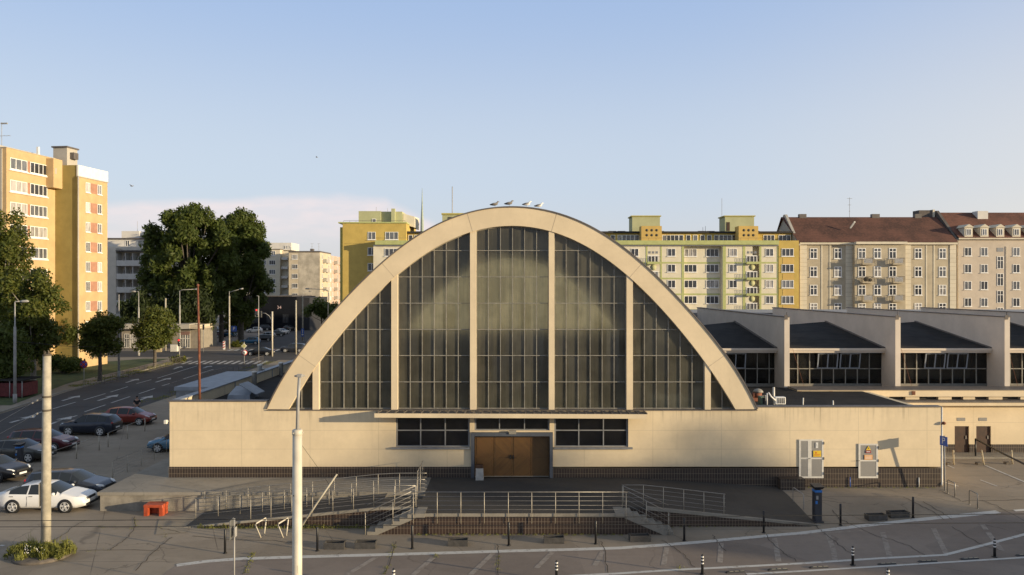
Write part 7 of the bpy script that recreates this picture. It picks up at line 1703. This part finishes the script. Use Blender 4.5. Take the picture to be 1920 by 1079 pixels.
# pipe barrier and wooden posts by the service wing
b = MB(); b.tube([(29.3, 49.9, 1.62), (28.9, 46.2, 1.40), (28.4, 42, 1.25)], .055, 8); b.tube([(29.3, 49.9, .43), (29.3, 49.9, 1.62)], .05, 8); b.tube([(28.4, 42, .43), (28.4, 42, 1.25)], .05, 8); one('pipe_barrier', b, M['black'], (29.3, 49.9, .43), 'dark sloping pipe rail in front of the brown doors', 'barrier')
for x, top, yb_, lab in ((1788, 1787.7, 872.5, 'yellowish wooden post nearest the hall corner'), (1845, 1840.5, 872, 'leaning yellowish wooden post between two others'), (1898.5, 1896.5, 871, 'yellowish wooden post farthest from the hall corner')):
    q = gp(x, yb_); e = Vector((px(top, q.y), q.y, pz(845, q.y))); b = MB(); b.tube([q-Vector((0, 0, .05)), e], .045, 8); one('wooden_post', b, simple('pale yellowish wood', (.48, .40, .26), .8, .15, 6), q, lab, 'post', 'wooden posts by the service wing')  # posts of pale yellowish wood
    b = MB(); X = q.x-.28; b.bbox(X-.2, X+.12, q.y-.15, q.y+.15, q.z, q.z+.14, .02); one('stone_block', b, simple('dark stone', (.11, .09, .07), .9, .3, 5), (X, q.y, q.z), lab.replace('yellowish wooden post', 'dark stone block by the post').replace('leaning ', 'middle '), 'block', 'stone blocks by the wooden posts')
# overhead trolley wires
for k, (x0, y0_, x1, y1_, lab) in enumerate((((0), 977.5, 1920, 964, 'upper of two thin dark wires crossing in front of the hall'), ((0), 987.5, 1920, 982, 'lower of two thin dark wires crossing in front of the hall'))):
    Y = 21+k; A = P(-500, y0_+3, Y); B_ = P(2400, y1_-3, Y); b = MB(); b.tube([A, P(960, (y0_+y1_)/2+1, Y), B_], .009, 5); one('trolley_wire', b, M['rubber'], A, lab, 'wire', 'thin trolley wires')
for (xa, ya, Ya, xb, yb_, Yb, lab) in ((28, 641, 76.4, 223, 650, 97.5, 'thin wire strung between the two grey lamp posts on the left'), (223, 640, 97.5, 430, 605, 144, 'thin wire from the grey pole to the lit concrete pole'), (337, 600, 150, 555, 580, 132, 'thin wire across the junction')):
    A, B_ = P(xa, ya, Ya), P(xb, yb_, Yb); b = MB(); b.tube([A, A.lerp(B_, .5)-Vector((0, 0, .3)), B_], .022, 4); one('span_wire', b, M['rubber'], A, lab, 'wire')
# flying gulls
def flyer(x, y, Y, s, label):
    c = P(x, y, Y); t = empty('flying_gull', c, label, 'bird'); b = MB(); b.tube([c+Vector((-.3*s, 0, 0)), c+Vector((0, 0, .02)), c+Vector((.25*s, 0, .03)), c+Vector((.38*s, 0, .02))], [.02*s, .1*s, .07*s, .01*s], 8); b.build('body', M['lampgrey'], t)
    for q in (-1, 1): b = MB(); b.hexa([c+Vector((-.12*s, q*.05, .03)), c+Vector((.14*s, q*.05, .03)), c+Vector((.05*s, q*.8*s, .22*s)), c+Vector((-.05*s, q*.8*s, .22*s)), c+Vector((-.12*s, q*.05, .05)), c+Vector((.14*s, q*.05, .05)), c+Vector((.05*s, q*.8*s, .24*s)), c+Vector((-.05*s, q*.8*s, .24*s))]); b.build('wing', M['lampgrey'], t)
flyer(247, 350, 150, 1.0, 'gull flying in front of the pale cloud near the ochre tower')
flyer(594, 296, 170, .8, 'tiny gull flying high above the cloud')
# pedestrian
def person(q, rz, label):
    t = empty('person', q, label, 'person', None, rz)
    def skin(name, pts, edges, rad, mat_, lvl=2):
        me = bpy.data.meshes.new(name); me.from_pydata(pts, edges, []); me.materials.append(mat_); o = inst(name, me, t)
        md = o.modifiers.new('skin', 'SKIN'); me.skin_vertices or None
        for i, r in enumerate(rad): me.skin_vertices[0].data[i].radius = (r, r)
        me.skin_vertices[0].data[0].use_root = True; md.use_smooth_shade = True
        s_ = o.modifiers.new('sub', 'SUBSURF'); s_.levels = lvl; s_.render_levels = lvl; return o
    pts = [(0, 0, .95), (0, 0, 1.15), (0, 0, 1.40), (0, .0, 1.50), (.02, 0, 1.60), (.03, 0, 1.70)]; ed = [(0, 1), (1, 2), (2, 3), (3, 4), (4, 5)]; rad = [.13, .12, .13, .055, .085, .075]
    for s in (1, -1):
        b0 = len(pts); pts += [(.0, .10*s, .88), (.03, .10*s, .50), (-.02, .11*s, .08), (.12, .12*s, .035)]; ed += [(0, b0), (b0, b0+1), (b0+1, b0+2), (b0+2, b0+3)]; rad += [.09, .065, .045, .04]
        b0 = len(pts); pts += [(0, .19*s, 1.40), (.02, .25*s, 1.14), (.20, .16*s, 1.08), (.27, .10*s, 1.09)]; ed += [(2, b0), (b0, b0+1), (b0+1, b0+2), (b0+2, b0+3)]; rad += [.06, .045, .035, .03]
    skin('body', pts, ed, rad, simple('skin tone', (.36, .21, .145), .6))
    skin('shirt', [(0, 0, .98), (0, 0, 1.18), (0, 0, 1.41), (0, .19, 1.41), (0, -.19, 1.41), (.015, .245, 1.2), (.015, -.245, 1.2)], [(0, 1), (1, 2), (2, 3), (2, 4), (3, 5), (4, 6)], [.155, .145, .15, .075, .075, .06, .06], simple('black shirt', (.012, .012, .014), .9))
    skin('trousers', [(0, 0, .98), (.0, .10, .86), (.03, .10, .50), (-.02, .11, .12), (.0, -.10, .86), (.03, -.10, .50), (-.02, -.11, .12)], [(0, 1), (1, 2), (2, 3), (0, 4), (4, 5), (5, 6)], [.14, .105, .08, .065, .105, .08, .065], simple('dark trousers', (.02, .022, .03), .9))
    b = MB(); b.ball((.0, 0, 1.70), (.105, .095, .095), 12, 8); b.build('hair', simple('dark hair', (.02, .014, .01), .8), t, True)
    b = MB(); b.ball((.115, 0, 1.62), (.02, .015, .025), 6, 5); [b.ball((.075, .095*s, 1.63), (.02, .012, .03), 6, 5) for s in (1, -1)]; b.build('face', simple('skin tone', (.36, .21, .145), .6), t, True)
person((-32.6, 68.6, 0), R(-60), 'person in a black shirt standing behind the red hatchback')
